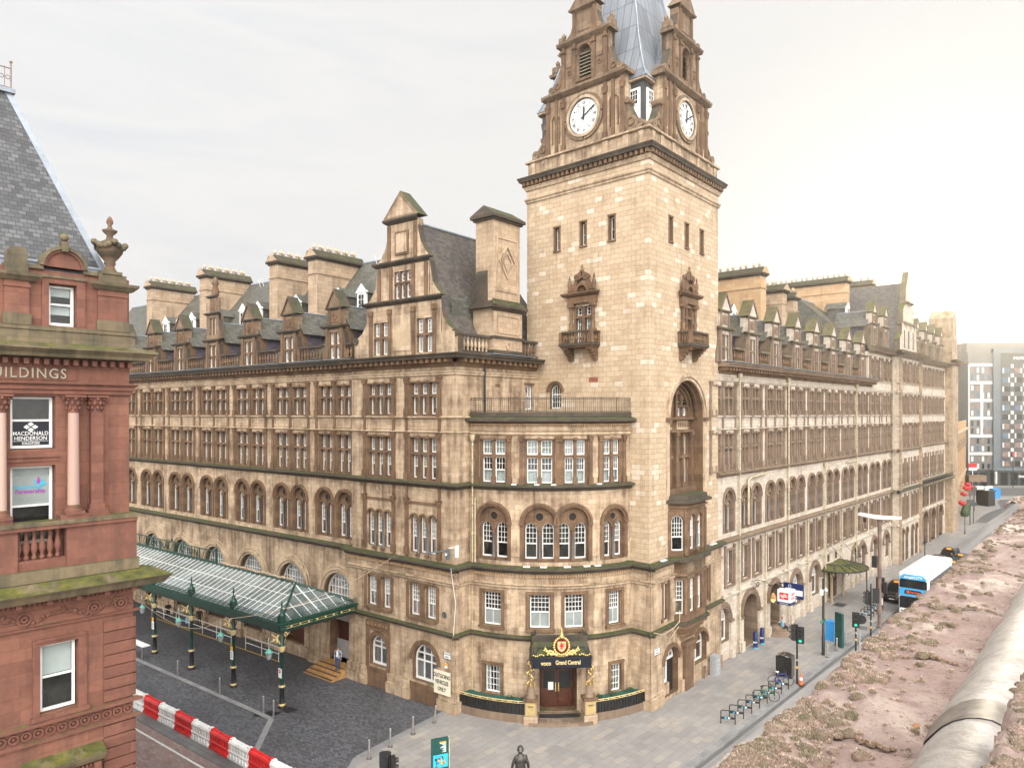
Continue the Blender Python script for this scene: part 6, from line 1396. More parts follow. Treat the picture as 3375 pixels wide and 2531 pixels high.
def planter(a0, a1, label, shrubs):
    t = thing('planter', label, 'planter', BOW.p((a0 + a1) / 2, 1.3, 0), group='curved planters beside the corner door')
    n0, n1 = F1 + .02, F1 + 1.05; m = MB(BOW); m.box(a0, a1, n0, n1, 0, .5, 0); m.build('stone_kerb', ['trim_grey'], t)
    m = MB(BOW); m.box(a0 + .04, a1 - .04, n1 - .1, n1 - .04, .5, 1.28, 0); a = a0 + .1
    while a < a1 - .08: m.box(a - .05, a + .05, n1 - .05, n1, .55, 1.1, 0, skip='k'); a += .19
    m.tube([(a0 + (a1 - a0) * i / 14, n1 - .05, 1.3) for i in range(15)], .025, 5, 1); m.tube([(a0 + (a1 - a0) * i / 14, n1 - .03, 1.2) for i in range(15)], .016, 5, 1)
    for i in range(10):
        a = a0 + .2 + i * (a1 - a0 - .4) / 9
        for d in ((-.05, -.03) if i % 2 else (-.09, 0, .09)): m.ball(a + d, n1 - .02, 1.25, .03, 1, 5, 3)
    m.build('railing', ['black_paint', 'gold_paint'], t)
    m = MB(BOW); C = m.cuts(a0 + .05, a1 - .05, .12); rows = [[(a, n0 + .03 + (n1 - .15 - n0) * j / 9, 1.12 + .07 * random.random()) for a in C] for j in range(10)]; m.grid(rows, 0); m.build('plant_netting', ['gold_net'], t)
    for a, n, r in shrubs:
        s = MB(BOW)
        for i in range(130):
            u, v = random.uniform(0, 2 * PI), random.uniform(-.2, 1); q = math.sqrt(max(0, 1 - v * v)) * r * random.uniform(.75, 1.05); x, y, z = a + q * math.cos(u), n + q * math.sin(u), 1.2 + v * r * random.uniform(.8, 1.1)
            d = [random.uniform(-.06, .06) for _ in range(6)]; s.face([(x, y, z), (x + d[0], y + d[1], z + d[2]), (x + d[3], y + d[4], z + d[5])])
        s.build('shrub', ['shrub_leaf'], t)
planter(6.95, 11.3, 'black railed planter left of the porch holding two clipped shrubs under green net', ((8.15, .75, .26), (7.35, .75, .2)))
planter(.0, 3.55, 'black railed planter right of the porch holding three clipped shrubs under green net', ((2.95, .75, .2), (1.95, .8, .25), (.75, .7, .22)))
# ---- wall signs
def wallsign(name, label, cat, fr, a0, a1, n, z0, z1, mat, edge=None, d=.05):
    m = MB(fr); m.box(a0, a1, n, n + d, z0, z1, 0)
    if edge:
        e = .03
        for b in ((a0, a1, z0, z0 + e), (a0, a1, z1 - e, z1), (a0, a0 + e, z0 + e, z1 - e), (a1 - e, a1, z0 + e, z1 - e)): m.box(b[0], b[1], n + d, n + d + .01, b[2], b[3], 1)
    p = fr.p((a0 + a1) / 2, n, z0); return tag(m.build(name, [mat, edge or mat], None, at=p), label, cat)
lx = (-G.d[0], -G.d[1], 0)
s = wallsign('traffic_notice', 'cream board reading outgoing vehicles only on the pavilion corner above the pavement', 'sign', G, -.15, 1.25, F1 + .32, 1.15, 2.62, 'sign_cream')
for t, z in (('OUTGOING', 2.3), ('VEHICLES', 1.9), ('ONLY', 1.47)): text_obj('lettering', t, 'ink', G.p(.56, F1 + .375, z), lx, (0, 0, 1), .345, .006, s, bold=.006, sx=.78)
s = wallsign('street_sign', 'white street name plate on the pavilion corner above the traffic board', 'street sign', G, .1, .72, F1 + .01, 3.32, 3.78, 'sign_white', 'ink', .03)
for t, z in (('GORDON', 3.63), ('STREET', 3.45)): text_obj('lettering', t, 'ink', G.p(.41, F1 + .045, z), lx, (0, 0, 1), .15, .003, s, sx=.8)
s = wallsign('street_sign', 'white street name plate on the tower base near the arched side door', 'street sign', TQ, .15, .85, F1 + .01, 3.4, 3.85, 'sign_white', 'ink', .03); s['group'] = 'street name plates'
for t, z in (('HOPE', 3.7), ('STREET', 3.53)): text_obj('lettering', t, 'ink', TQ.p(.5, F1 + .045, z), (TQ.d[0], TQ.d[1], 0), (0, 0, 1), .15, .003, s, sx=.8)
s = wallsign('parking_notice', 'small yellow and white notice on the wall under the street name plate', 'sign', G, .42, .64, F1 + .01, 2.72, 3.0, 'sign_white', None, .02); m = MB(G); m.box(.42, .64, F1 + .03, F1 + .035, 2.87, 3.0); m.build('notice_head', ['amber'], s)
m = MB(G); m.ring(.62, 6.1, .0, .2, F1, F1 + .05, 0, 16, 0, 2 * PI); m.ring(.62, 6.1, .17, .21, F1, F1 + .08, 0, 16, 0, 2 * PI); tag(m.build('plaque', ['clad_blue'], None, at=G.p(.62, F1, 5.9)), 'round blue grey plaque between the first floor window and the pavilion corner', 'plaque')
m = MB(G); z = 10.15
m.box(.15, .32, .35, .55, z - .45, z + .2, 0); m.tube([(.2, .45, z + .1), (.9, .75, z + .0), (1.5, 1.1, z - .08)], .05, 5, 0); m.tube([(-.05, .1, z + .3), (.25, .35, z + .25)], .03, 5, 1); m.box(-.35, -.2, .05, .25, z - .3, z + .45, 1); m.ball(.24, .6, z - .12, .08, 1, 6, 4)
tag(m.build('street_camera', ['clad_blue', 'white_plastic'], None, at=G.p(.2, 0, z)), 'grey and white camera bracket on the pavilion corner below the arched windows', 'camera')
# ------------------------------------------------------------------ STREET FURNITURE, VEHICLES, PEOPLE
RZH = math.atan2(H.d[1], H.d[0]); RZG = math.atan2(-G.d[1], -G.d[0])
def proto_bollard():
    m = MB(); m.lathe(0, 0, [(.062, 0), (.062, 1.0), (.055, 1.03), (.02, 1.045)], 12, 0); m.box(-.14, .14, -.14, .14, .0, .012, 1); return m
BO = None
def bollard(x, y, label, tilt=0):
    global BO
    if BO is None: BO = proto_bollard().build('bollard', ['steel', 'flags_dark'], None); o = BO
    else: o = BO.copy(); COL.objects.link(o)
    o.location = (x, y, 0); o.rotation_euler = (0, math.radians(tilt), 0); tag(o, label, 'bollard', 'stainless steel bollards')
bollard(-7.86, 39.23, 'steel bollard at the street end of the pale kerb line beside the way sign'); bollard(-6.94, 40.62, 'second steel bollard along the pale kerb line from its street end')
bollard(-5.86, 42.22, 'third steel bollard along the pale kerb line towards the hotel wall'); bollard(-4.78, 43.79, 'leaning steel bollard nearest the traffic board on the hotel wall', 6)
bollard(-15.79, 45.28, 'steel bollard of the close pair by the end canopy column, farther from that column'); bollard(-14.92, 44.62, 'steel bollard of the close pair by the end canopy column, nearer the hotel entrance')
bollard(-19.83, 48.38, 'lone steel bollard on the setts in front of the second and third canopy columns'); bollard(-24.25, 51.73, 'lone steel bollard on the setts in front of the third and fourth canopy columns')
bollard(24.51, 55.4, 'steel bollard at the foot of the black camera post'); bollard(25.95, 56.97, 'steel bollard in front of the map totem by the kerb'); bollard(27.35, 58.47, 'steel bollard behind the map totem by the kerb')
# water filled barriers
def barrier(mat):
    r = lthing('barrier', 'x', 'barrier'); m = MB(); L = .96
    pr = [(.27, 0), (.27, .1), (.2, .2), (.2, .28), (.24, .36), (.24, .44), (.19, .5), (.19, .7), (.22, .76), (.22, .86), (.17, .95), (.1, 1.0)]
    for (n, z), (k, w) in zip(pr, pr[1:]):
        m.face([(-L, n, z), (-L, k, w), (L, k, w), (L, n, z)]); m.face([(L, -n, z), (L, -k, w), (-L, -k, w), (-L, -n, z)])
    m.face([(-L, -.1, 1), (L, -.1, 1), (L, .1, 1), (-L, .1, 1)])
    for s in (-1, 1): m.face([(s * L, n, z) for n, z in pr] + [(s * L, -n, z) for n, z in pr[::-1]])
    for i in range(6):
        a = -.75 + i * .3
        for s in (-1, 1): m.prism([(a - .09, .04), (a - .06, .3), (a + .06, .3), (a + .09, .04)][::-1], min(s * .2, s * .275), max(s * .2, s * .275), 0); m.box(a - .08, a + .08, min(s * .17, s * .225), max(s * .17, s * .225), .52, .72, 0)
        m.box(a - .06, a + .06, -.07, .07, 1.0, 1.035, 0)
    for a in (-.85, .85): m.box(a - .1, a + .1, -.12, .12, .98, 1.05, 0)
    o = m.build('body', [mat], r); c = MB(); c.box(.93, 1.0, -.06, .06, .3, .8); c.build('connector', [mat], r); return r
BR = {'plastic_red': barrier('plastic_red'), 'plastic_white': barrier('plastic_white')}; used = set()
names = ['first', 'second', 'third', 'fourth', 'fifth', 'sixth', 'seventh']; cnt = {'plastic_red': 0, 'plastic_white': 0}
for i in range(11):
    a = .86 + 1.96 * i; mat = 'plastic_red' if i % 2 else 'plastic_white'; p = G.p(a, 12.0, .006); k = 'red' if mat == 'plastic_red' else 'white'
    lab = '%s %s plastic road barrier counted from the near end of the row' % (names[cnt[mat]], k); cnt[mat] += 1
    if mat not in used: r = BR[mat]; used.add(mat)
    else: r = dup(BR[mat], p, RZG)
    r.location = p; r.rotation_euler = (0, 0, RZG + random.uniform(-.02, .02)); r['label'] = lab; r['group'] = 'red and white water filled barriers'
# handrails under the canopy
for i, (a0, a1) in enumerate(((16.9, 21.4), (23.5, 37.0))):
    m = MB(G); n = 1.45
    for z in (.55, 1.05): m.tube([(a0, n, z), (a1, n, z)], .03, 6)
    k = int((a1 - a0) / 2.2)
    for j in range(k + 1): a = a0 + (a1 - a0) * j / k; m.tube([(a, n, 0), (a, n, 1.05)], .028, 6)
    m.tube([(a0, n, 1.05), (a0 - .25, n, .8), (a0, n, .55)], .03, 6)
    tag(m.build('handrail', ['white_plastic'], None, at=G.p(a0, n, 0)), ('short white tubular handrail along the station wall nearest the tan steps', 'long white tubular handrail along the station wall deep under the canopy')[i], 'handrail', 'tubular handrails')
def cyl_sign(name, label, cat, x, y, parts):
    pass
# small plates on columns
def colsign(i, label, red):
    a = 9.25 + 5.65 * i; r = thing('column_sign', label, 'sign', G.p(a, 6.55, 1.9), group=None)
    m = MB(G); n = 6.53; m.box(a - .17, a + .17, n, n + .02, 1.95, 2.55, 0); m.build('plate', ['sign_white'], r)
    if red: m = MB(G); m.ring(a, 2.38, 0, .12, n + .02, n + .03, 0, 16, 0, 2 * PI); m.build('red_disc', ['sign_red'], r); m = MB(G); m.box(a - .08, a + .08, n + .03, n + .036, 2.36, 2.4, 0); m.build('white_bar', ['sign_white'], r)
    else:
        m = MB(G); m.box(a - .13, a + .13, n, n + .03, 2.6, 2.85, 0); m.build('yellow_plate', ['amber'], r); m = MB(G)
        for j in range(4): m.box(a - .12, a + .12, n + .02, n + .024, 2.05 + j * .12, 2.1 + j * .12, 0)
        m.build('print', ['ink'], r)
colsign(0, 'white no entry plate on the end column of the glass canopy', True); colsign(1, 'yellow and white plate on the second canopy column from the tan steps', False); colsign(3, 'yellow and white plate on the fourth canopy column from the tan steps', False)
m = MB(); m.box(-.9, 2.2, -.28, .28, 1.08, 1.16, 0); m.tube([(-.2, 0, 0), (-.2, 0, 1.08)], .05, 8, 1); m.tube([(1.8, 0, 0), (1.8, 0, 1.08)], .05, 8, 1)
o = m.build('leaning_rail', ['white_plastic', 'steel'], None); o.location = (-28.71, 55.15, 0); o.rotation_euler = (0, 0, RZG + PI); tag(o, 'white topped waiting ledge on a steel post beside the red corner building', 'ledge')
# way finding totems
def totem(x, y, rz, label, h=2.45, w=.78):
    r = lthing('map_totem', label, 'way sign', (x, y, 0), rz, 'green map totems'); m = MB(); m.box(-w / 2, w / 2, -.1, .1, .0, h, 0); m.box(-w / 2 - .03, -w / 2, -.09, .09, .0, h, 1); m.box(-w / 2, w / 2, .1, .105, 0, .85, 2); m.build('slab', ['totem_green', 'sign_cream', 'black_paint'], r)
    m = MB()
    random.seed(5)
    m.box(-w / 2 + .06, w / 2 - .06, .1, .108, .95, 1.62, 0)
    for i in range(26): x0, z0 = random.uniform(-.3, .2), random.uniform(.98, 1.5); m.box(x0, x0 + random.uniform(.03, .13), .108, .112 + i * .0002, z0, z0 + random.uniform(.03, .12), random.choice((1, 2, 3)))
    m.build('map_panel', ['cyan_print', 'amber', 'totem_green', 'sky_glass'], r); m = MB()
    for j in range(9): m.box(-.3, -.3 + random.uniform(.12, .34), .1, .106, 1.72 + j * .055, 1.745 + j * .055, 0)
    m.box(-.3, .05, .1, .106, h - .2, h - .14, 1); m.build('print', ['sign_white', 'amber'], r); return r
totem(-3.68, 36.4, 3.55, 'green map totem on the corner pavement between the kerb line and the statue', 2.4, .9)
totem(26.6, 57.95, RZH + PI + .95, 'tall green map totem standing beside the blue cabinet', 2.75, .85)
# statue
def skin_figure(P, E, R, sub=1):
    me = bpy.data.meshes.new('fig'); me.from_pydata(P, E, []); o = bpy.data.objects.new('fig', me); COL.objects.link(o)
    o.modifiers.new('s', 'SKIN'); sb = o.modifiers.new('u', 'SUBSURF'); sb.levels = sub; sb.render_levels = sub
    for i, r in enumerate(R): me.skin_vertices[0].data[i].radius = r if isinstance(r, tuple) else (r, r)
    me.skin_vertices[0].data[0].use_root = True
    dg = bpy.context.evaluated_depsgraph_get(); q = bpy.data.meshes.new_from_object(o.evaluated_get(dg)); bpy.data.objects.remove(o); return q
def person(label, loc, rz, top='cloth_white', leg='denim', hair='hair_brown', skin='skin', hat=None, pack=None, pose='stand', sc=1.0, group='people on the street', name='person', cat='person', one=None):
    """one continuous skinned body facing local +Y; hat and backpack are children"""
    P = [(0, 0, .95), (0, .01, 1.15), (0, .0, 1.34), (0, -.01, 1.44), (0, .0, 1.52), (0, .015, 1.6), (0, .02, 1.68), (0, .01, 1.75)]; R = [(.155, .115), (.145, .105), (.17, .115), (.12, .085), .052, (.075, .09), (.08, .1), (.05, .06)]
    E = [(i, i + 1) for i in range(7)]
    sit = pose == 'sit'; walk = pose == 'walk'; lean = pose == 'back'
    for s in (-1, 1):
        k = len(P); w = s if walk else 0
        sh = (s * .19, -.01, 1.41)
        if pose == 'reach': el, wr, ha = (s * .25, .12, 1.2), (s * .14, .34, 1.18), (s * .1, .42, 1.2)
        elif sit: el, wr, ha = (s * .27, .1, 1.15), (s * .1, .3, 1.12), (s * .06, .38, 1.12)
        elif lean: el, wr, ha = (s * .3, -.03, 1.15), (s * .33, .06, .93), (s * .32, .09, .84)
        else: el, wr, ha = (s * .255, -.03 - w * .06, 1.13), (s * .25, .04 - w * .16, .9), (s * .245, .06 - w * .19, .8)
        P += [sh, el, wr, ha]; R += [(.075, .07), .05, .036, (.03, .05)]; E += [(2, k), (k, k + 1), (k + 1, k + 2), (k + 2, k + 3)]
        # thumb and fingers
        P += [(ha[0] - s * .03, ha[1] + .04, ha[2] + .02), (ha[0] + s * .005, ha[1] + .03, ha[2] - .07), (ha[0], ha[1] - .005, ha[2] - .08)]; R += [.012, .012, .013]; E += [(k + 3, k + 4), (k + 3, k + 5), (k + 3, k + 6)]
        j = len(P)
        if sit: hp_, kn, an, to = (s * .1, .03, .9), (s * .13, .42, .92), (s * .13, .46, .5), (s * .14, .6, .45)
        else: hp_, kn, an, to = (s * .095, 0, .86), (s * .1, .02 + w * .16, .5), (s * .1, -.02 + w * .2 - (.1 if walk and s < 0 else 0), .09), (s * .115, .13 + w * .2, .045)
        P += [hp_, kn, an, to]; R += [.095, .068, .045, (.045, .035)]; E += [(0, j), (j, j + 1), (j + 1, j + 2), (j + 2, j + 3)]
    if one: R = [(r[0] * 1.3, r[1] * 1.3) if isinstance(r, tuple) else r * 1.35 for r in R]
    q = skin_figure(P, E, R)
    dz = -.45 if sit else 0
    q.transform(Matrix.Scale(sc, 4) @ Matrix.Translation((0, 0, dz)))
    names_ = [one] * 5 if one else [skin, top, leg, hair, 'black_paint']
    q.materials.clear()
    for n in names_: q.materials.append(MATS[n])
    for f in q.polygons:
        f.use_smooth = True; c = f.center / sc; z = c.z - dz
        if z > 1.66 or (z > 1.56 and c.y < -.02): mi = 3
        elif z > 1.49: mi = 0
        elif abs(c.x) > .2 and z < .9 and not sit: mi = 0
        elif (pose in ('reach', 'sit')) and z > 1.0 and c.y > .27 and abs(c.x) < .2: mi = 0
        elif z > .93 and (not sit or c.y < .16): mi = 1
        elif z < .075 or (sit and z < .5): mi = 4
        else: mi = 2
        f.material_index = mi
    q.name = name; o = bpy.data.objects.new(name, q); COL.objects.link(o); o.location = loc; o.rotation_euler = (0, 0, rz); tag(o, label, cat, group); ORG[o.name] = (0, 0, 0)
    hz = dz
    if hat:
        m = MB(); m.lathe(0, .015, [(.105 * sc, (1.66 + hz) * sc), (.1 * sc, (1.72 + hz) * sc), (.06 * sc, (1.79 + hz) * sc), (.01, (1.8 + hz) * sc)], 10); m.box(-.07 * sc, .07 * sc, .09 * sc, .19 * sc, (1.665 + hz) * sc, (1.68 + hz) * sc); m.build('cap', [hat], o)
    if pack:
        m = MB(); m.lathe(0, -.2 * sc, [(.02, 1.0 * sc), (.15 * sc, 1.02 * sc), (.17 * sc, 1.2 * sc), (.14 * sc, 1.42 * sc), (.03, 1.46 * sc)], 10, 0, True, 1, .6)
        for s in (-1, 1): m.tube([(s * .12, -.12, 1.42), (s * .13, .0, 1.48), (s * .12, .1, 1.38), (s * .13, .1, 1.2), (s * .16, -.1, 1.08)], .022, 5, 1)
        m.build('backpack', [pack, 'cloth_black'], o)
    return o
S = G.p(10.7, .75, .465)
man = person('man in a grey cap, white shirt and grey jacket on the tan entrance steps', S, math.atan2(G.n[1], G.n[0]) - PI / 2 + .5, 'cloth_grey', 'denim', 'hair_brown', hat='cap_grey', pack='backpack_red')
m = MB(); m.box(-.07, .07, .1, .128, 1.02, 1.42); m.build('shirt_front', ['cloth_white'], man)
st = person('weathered bronze statue of a helmeted firefighter standing on the corner pavement', (.42, 35.7, 0), PI * .02, one='bronze', pose='back', sc=1.27, group=None, name='statue', cat='statue')
m = MB(); z = 1.27; m.lathe(0, .0, [(.19, 2.13), (.155, 2.17), (.145, 2.26), (.09, 2.33), (.02, 2.35)], 14, 0, True, 1, 1.2); m.build('helmet', ['bronze'], st)
m = MB(); m.lathe(0, .0, [(.25, .75), (.27, 1.0), (.235, 1.28), (.27, 1.5), (.285, 1.72), (.2, 1.86), (.1, 1.92)], 12, 0, True, 1.05, .78); m.box(-.15, .15, -.3, -.19, 1.2, 1.62, 0); m.lathe(0, 0, [(.26, 1.22), (.265, 1.26), (.26, 1.3)], 12, 0, True, 1.0, .8); m.build('fire_coat', ['bronze'], st)
m = MB(); m.box(-.6, .6, -.5, .5, 0, .06); m.build('base_slab', ['flags_dark'], st)
b_ = G.p(35.4, .75, 0)
person('person in black crouching by bags against the station wall under the canopy', (b_[0], b_[1], -.35), 3.6, 'cloth_black', 'cloth_black', pose='reach'); b_ = G.p(29.9, .7, 0)
person('person in dark shorts standing under the canopy beside the orange bag', (b_[0], b_[1], 0), 3.3, 'cloth_black', 'cloth_khaki'); 
def bag(fr, a, n, mat, label):
    m = MB(fr); m.lathe(a, n, [(.05, 0), (.2, .04), (.23, .25), (.18, .5), (.08, .6), (.03, .68)], 9, 0, True, 1, .7); m.tube([(a - .08, n, .58), (a - .04, n, .8), (a + .04, n, .8), (a + .08, n, .58)], .012, 4); tag(m.build('shopping_bag', [mat], None, at=fr.p(a, n, 0)), label, 'bag', 'bags under the canopy')
bag(G, 31.2, .75, 'orange_plastic', 'bright orange bag on the ground under the glass canopy'); bag(G, 31.8, .8, 'cloth_skyblue', 'pale blue bag on the ground beside the orange one')
# ---- black camera post, tall lamp, traffic lights
def post(m, h, r0=.085, r1=.06, mat=0, base=True):
    if base: m.lathe(0, 0, [(r0 * 1.25, 0), (r0 * 1.25, 1.3), (r0, 1.36), (r1, h)], 10, mat)
    else: m.lathe(0, 0, [(r0, 0), (r1, h)], 10, mat)
r = lthing('camera_post', 'tall black street post with a white dome camera and a green finger sign', 'post', (24.44, 55.98, 0), RZH); m = MB(); post(m, 6.0, .1, .085); m.build('pole', ['black_paint'], r)
m = MB(); m.tube([(-.35, 0, 5.0), (.55, 0, 5.0)], .03, 6); m.lathe(.6, 0, [(.01, 4.8), (.13, 4.88), (.14, 5.0), (.06, 5.12)], 10); m.box(-.45, -.25, -.1, .1, 4.75, 5.2, 0); m.build('dome_camera', ['white_plastic'], r)
m = MB(); m.box(-.55, .55, -.03, .03, 2.55, 2.8, 0); m.box(.55, .62, -.03, .03, 2.55, 2.8, 1); m.build('finger_sign', ['green_bike', 'amber'], r)
def signal_head(r, x, y, z, rz, lit='green', back=False):
    m = MB(); c, s = math.cos(rz), math.sin(rz)
    f = Fr((x, y), (c, s)); q = MB(f); q.box(-.19, .19, -.12, .12, z, z + 1.05, 0); q.box(-.27, .27, -.14, -.12, z - .08, z + 1.12, 1)
    for i in range(3): q.lathe(0, 0, [], 3) if 0 else q.ring(0, z + .2 + i * .33, .105, .125, .12, .26, 0, 10, -.4, PI + .4)
    o = q.build('signal_head', ['black_paint', 'black_iron'], r)
    for i, nm in enumerate(('green', 'amber', 'red')):
        q = MB(f); q.face([(.1 * math.cos(t * PI / 7), .125, z + .2 + i * .33 + .1 * math.sin(t * PI / 7)) for t in range(14)]); q.build('lens', [('lamp_' + nm) if nm == lit else 'rubber'], o)
    return o
def traffic_light(x, y, rz, label, h=3.9, heads=((0, .22, 2.9, 0, 'green'), (.24, 0, 2.9, PI / 2, None)), mat='black_paint'):
    r = lthing('traffic_light', label, 'traffic light', (x, y, 0), rz, 'traffic lights'); m = MB(); post(m, h, .07, .06, 0, False); m.box(-.05, .05, -.05, .05, h, h + .14); m.box(-.06, .06, -.05, .09, 1.05, 1.2, 1); m.tube([(0, 0, 1.6), (0, 0, 1.68)], .068, 8, 2); m.build('pole', [mat, 'amber', 'sign_white'], r)
    for hx, hy, hz, hr, lit in heads: signal_head(r, hx, hy, hz, hr, lit)
    return r
tow = lambda x, y: math.atan2(-y, -x) - PI / 2     # local +Y towards the viewer's corner
traffic_light(20.05, 50.15, tow(20, 50), 'traffic light showing green beside the orange cone and litter bin', 4.0, ((-.2, .06, 2.85, 0, 'green'), (.24, 0, 3.0, -1.3, None)))
traffic_light(27.15, 56.3, tow(27, 56), 'traffic light showing green in front of the round black sign', 3.1, ((0, .2, 2.15, 0, 'green'),))
traffic_light(29.95, 59.5, tow(30, 60), 'traffic light with two black heads seen from behind, at the kerb before the cycle stands', 4.6, ((-.35, 0, 3.3, PI + .2, None), (.3, 0, 3.0, -1.2, None)))
traffic_light(-5.75, 32.9, tow(-5, 32) + PI, 'traffic light with its heads turned away at the frame edge near the first totem', 3.1, ((-.1, .15, 2.25, 0, None), (.25, -.05, 2.1, -1.4, None)))
r = lthing('round_sign', 'round black backed road sign on a grey post behind a traffic light', 'road sign', (27.75, 56.9, 0), tow(27, 57)); m = MB(); m.lathe(0, 0, [(.05, 0), (.05, 3.0)], 8); m.tube([(0, 0, 3.0), (-.1, 0, 3.1), (-.5, 0, 3.05)], .03, 5); m.build('pole', ['galvanised'], r)
m = MB(); m.ring(-.1, 2.55, 0, .38, .06, .09, 0, 20, 0, 2 * PI); m.build('disc', ['black_paint'], r); m = MB(); m.box(-.55, .05, .05, .08, 1.75, 2.05); m.build('plate', ['clad_grey'], r)
r = lthing('street_lamp', 'tall brown lamp column with a wide pale flat head above the bus stop kerb', 'street lamp', (32.72, 63.46, 0), RZH - PI / 2); m = MB(); m.lathe(0, 0, [(.17, 0), (.17, 8.6), (.22, 9.6)], 12); m.build('column', ['clad_brown'], r)
m = MB(); m.prism([(-1.7, 9.75), (-1.7, 9.95), (-.4, 9.85), (.4, 9.85), (1.7, 9.9), (1.7, 9.7), (.3, 9.55), (-.3, 9.55)], -.3, .3); m.build('lamp_head', ['white_plastic'], r); m = MB(); m.lathe(-1.3, .2, [(.03, 9.1), (.13, 9.2), (.14, 9.35), (.1, 9.5)], 10); m.build('dome_camera', ['black_paint'], r)
m = MB(); m.box(-.35, .3, .18, .45, 3.0, 4.3, 0); m.box(.3, .6, -.15, .15, 3.0, 4.0, 0); m.box(-.6, -.2, -.2, .2, 5.2, 6.2, 0); m.box(-.58, -.22, .2, .21, 5.5, 6.1, 1); m.build('signal_box', ['black_paint', 'sky_glass'], r); m = MB(); m.box(-.2, .2, .2, .23, 1.9, 2.5); m.build('plate', ['sign_white'], r)
def thin_post(x, y, h, label):
    m = MB(); m.lathe(0, 0, [(.09, 0), (.09, .5), (.06, .55), (.055, h), (.02, h + .08)], 8); m.lathe(0, 0, [(.07, h - .3), (.075, h - .25), (.07, h - .2)], 8); o = m.build('sign_post', ['black_paint'], None); o.location = (x, y, 0); tag(o, label, 'post', 'slim black posts')
thin_post(36.12, 72.6, 2.9, 'slim black post on the pavement beyond the mossy canopy'); thin_post(53.91, 93.1, 2.9, 'slim black post beside the pedestrian in blue'); thin_post(71.0, 111.8, 3.2, 'slim black post on the bright empty pavement past the taxis')
# ---- cabinets, bin, cone, entrance bollards, wall lamp, station signs
r = lthing('utility_cabinet', 'grey graffiti marked utility cabinet against the tower base', 'cabinet', (14.75, 51.75, 0), RZH); m = MB(); m.box(-.38, .38, -.22, .22, 0, 1.35, 0); m.box(-.42, .42, -.26, .26, 1.35, 1.42, 0); m.build('box', ['galvanised'], r); m = MB()
random.seed(3)
for i in range(9): x, z = random.uniform(-.3, .2), random.uniform(.5, 1.2); m.tube([(x, -.225, z), (x + random.uniform(-.08, .12), -.225, z + random.uniform(-.2, .1)), (x + .1, -.225, z - .1)], .012, 3)
m.build('graffiti', ['sign_white'], r)
m = MB(); m.lathe(0, 0, [(.12, 0), (.12, .1), (.085, .16), (.085, .75), (.1, .8), (.1, .86), (.02, .9)], 10); o = m.build('stub_bollard', ['clad_brown'], None); o.location = (13.85, 51.1, 0); tag(o, 'short brown iron bollard against the tower base', 'bollard')
r = lthing('litter_bin', 'large black domed litter bin with a yellow sticker beside a parked blue bicycle', 'litter bin', (19.75, 51.55, 0), RZH - PI / 2 + .1); m = MB()
m.box(-.55, .55, -.4, .4, 0, 1.0, 0); m.box(-.55, -.45, -.4, .4, 1.0, 1.45, 0); m.box(.45, .55, -.4, .4, 1.0, 1.45, 0); m.box(-.45, .45, -.4, -.3, 1.0, 1.45, 0)
m.grid([[(-.58 + 1.16 * i / 8, n, 1.45 + .16 * math.sin(PI * i / 8)) for i in range(9)] for n in (-.44, .44)], 0); m.face([(-.58 + 1.16 * i / 8, .44, 1.45 + .16 * math.sin(PI * i / 8)) for i in range(9)] , 0); m.build('housing', ['taxi_black'], r)
m = MB(); m.box(-.22, .22, .4, .41, .35, .75, 0); m.build('sticker', ['amber'], r); m = MB(); m.box(-.45, -.1, .4, .41, 1.12, 1.3, 0); m.build('notice', ['sign_white'], r)
m = MB(); m.box(-.2, .2, -.2, .2, 0, .04, 1); m.lathe(0, 0, [(.15, .04), (.035, .78), (.03, .8)], 12, 0); m.lathe(0, 0, [(.105, .34), (.08, .52)], 12, 2); o = m.build('traffic_cone', ['orange_plastic', 'rubber', 'sign_white'], None); o.location = (20.2, 49.85, 0); tag(o, 'orange traffic cone at the foot of a traffic light by the kerb', 'traffic cone')
for i, (x, y, lab) in enumerate(((19.67, 57.6, 'navy blue entrance bollard nearer the tower at the archway mouth'), (20.61, 58.72, 'navy blue entrance bollard nearer the station sign at the archway mouth'))):
    r = lthing('entrance_bollard', lab, 'bollard', (x, y, 0), tow(x, y), 'navy entrance bollards'); m = MB(); m.lathe(0, 0, [(.17, 0), (.17, .1)], 14, 1); m.lathe(0, 0, [(.175, .1), (.175, 1.25), (.15, 1.3), (.02, 1.32)], 14, 0); m.build('body', ['navy', 'cyan_print'], r)
    text_obj('lettering', 'ENT', 'sign_white', (0.02, .178, .5), (-1, 0, 0), (0, 0, 1), .17, .004, r, bold=.004)
r = lthing('cabinet', 'bright blue street cabinet behind the tall map totem', 'cabinet', (26.75, 59.75, 0), RZH); m = MB(); m.box(-.4, .4, -.35, .35, 0, 1.5, 0); m.box(-.42, .42, -.37, .37, 1.5, 1.58, 0); m.build('box', ['blue_cabinet'], r); m = MB(); m.box(-.1, .1, -.36, -.35, .9, 1.0); m.build('latch', ['galvanised'], r)
r = thing('wall_lamp', 'copper globe lamp on a scrolled iron bracket above the archway', 'wall lamp', H.p(7.6, 0, 4.2)); m = MB(H); m.tube([(5.9, .05, 5.2), (6.2, .4, 5.35), (6.9, .9, 5.15), (7.5, 1.2, 4.5), (7.5, 1.2, 4.2)], .03, 6); m.ring(6.3, 4.95, .2, .24, .4, .44, 0, 12, 0, 2 * PI); m.tube([(6.0, .1, 4.5), (6.4, .5, 5.0)], .02, 5); m.build('bracket', ['black_iron'], r)
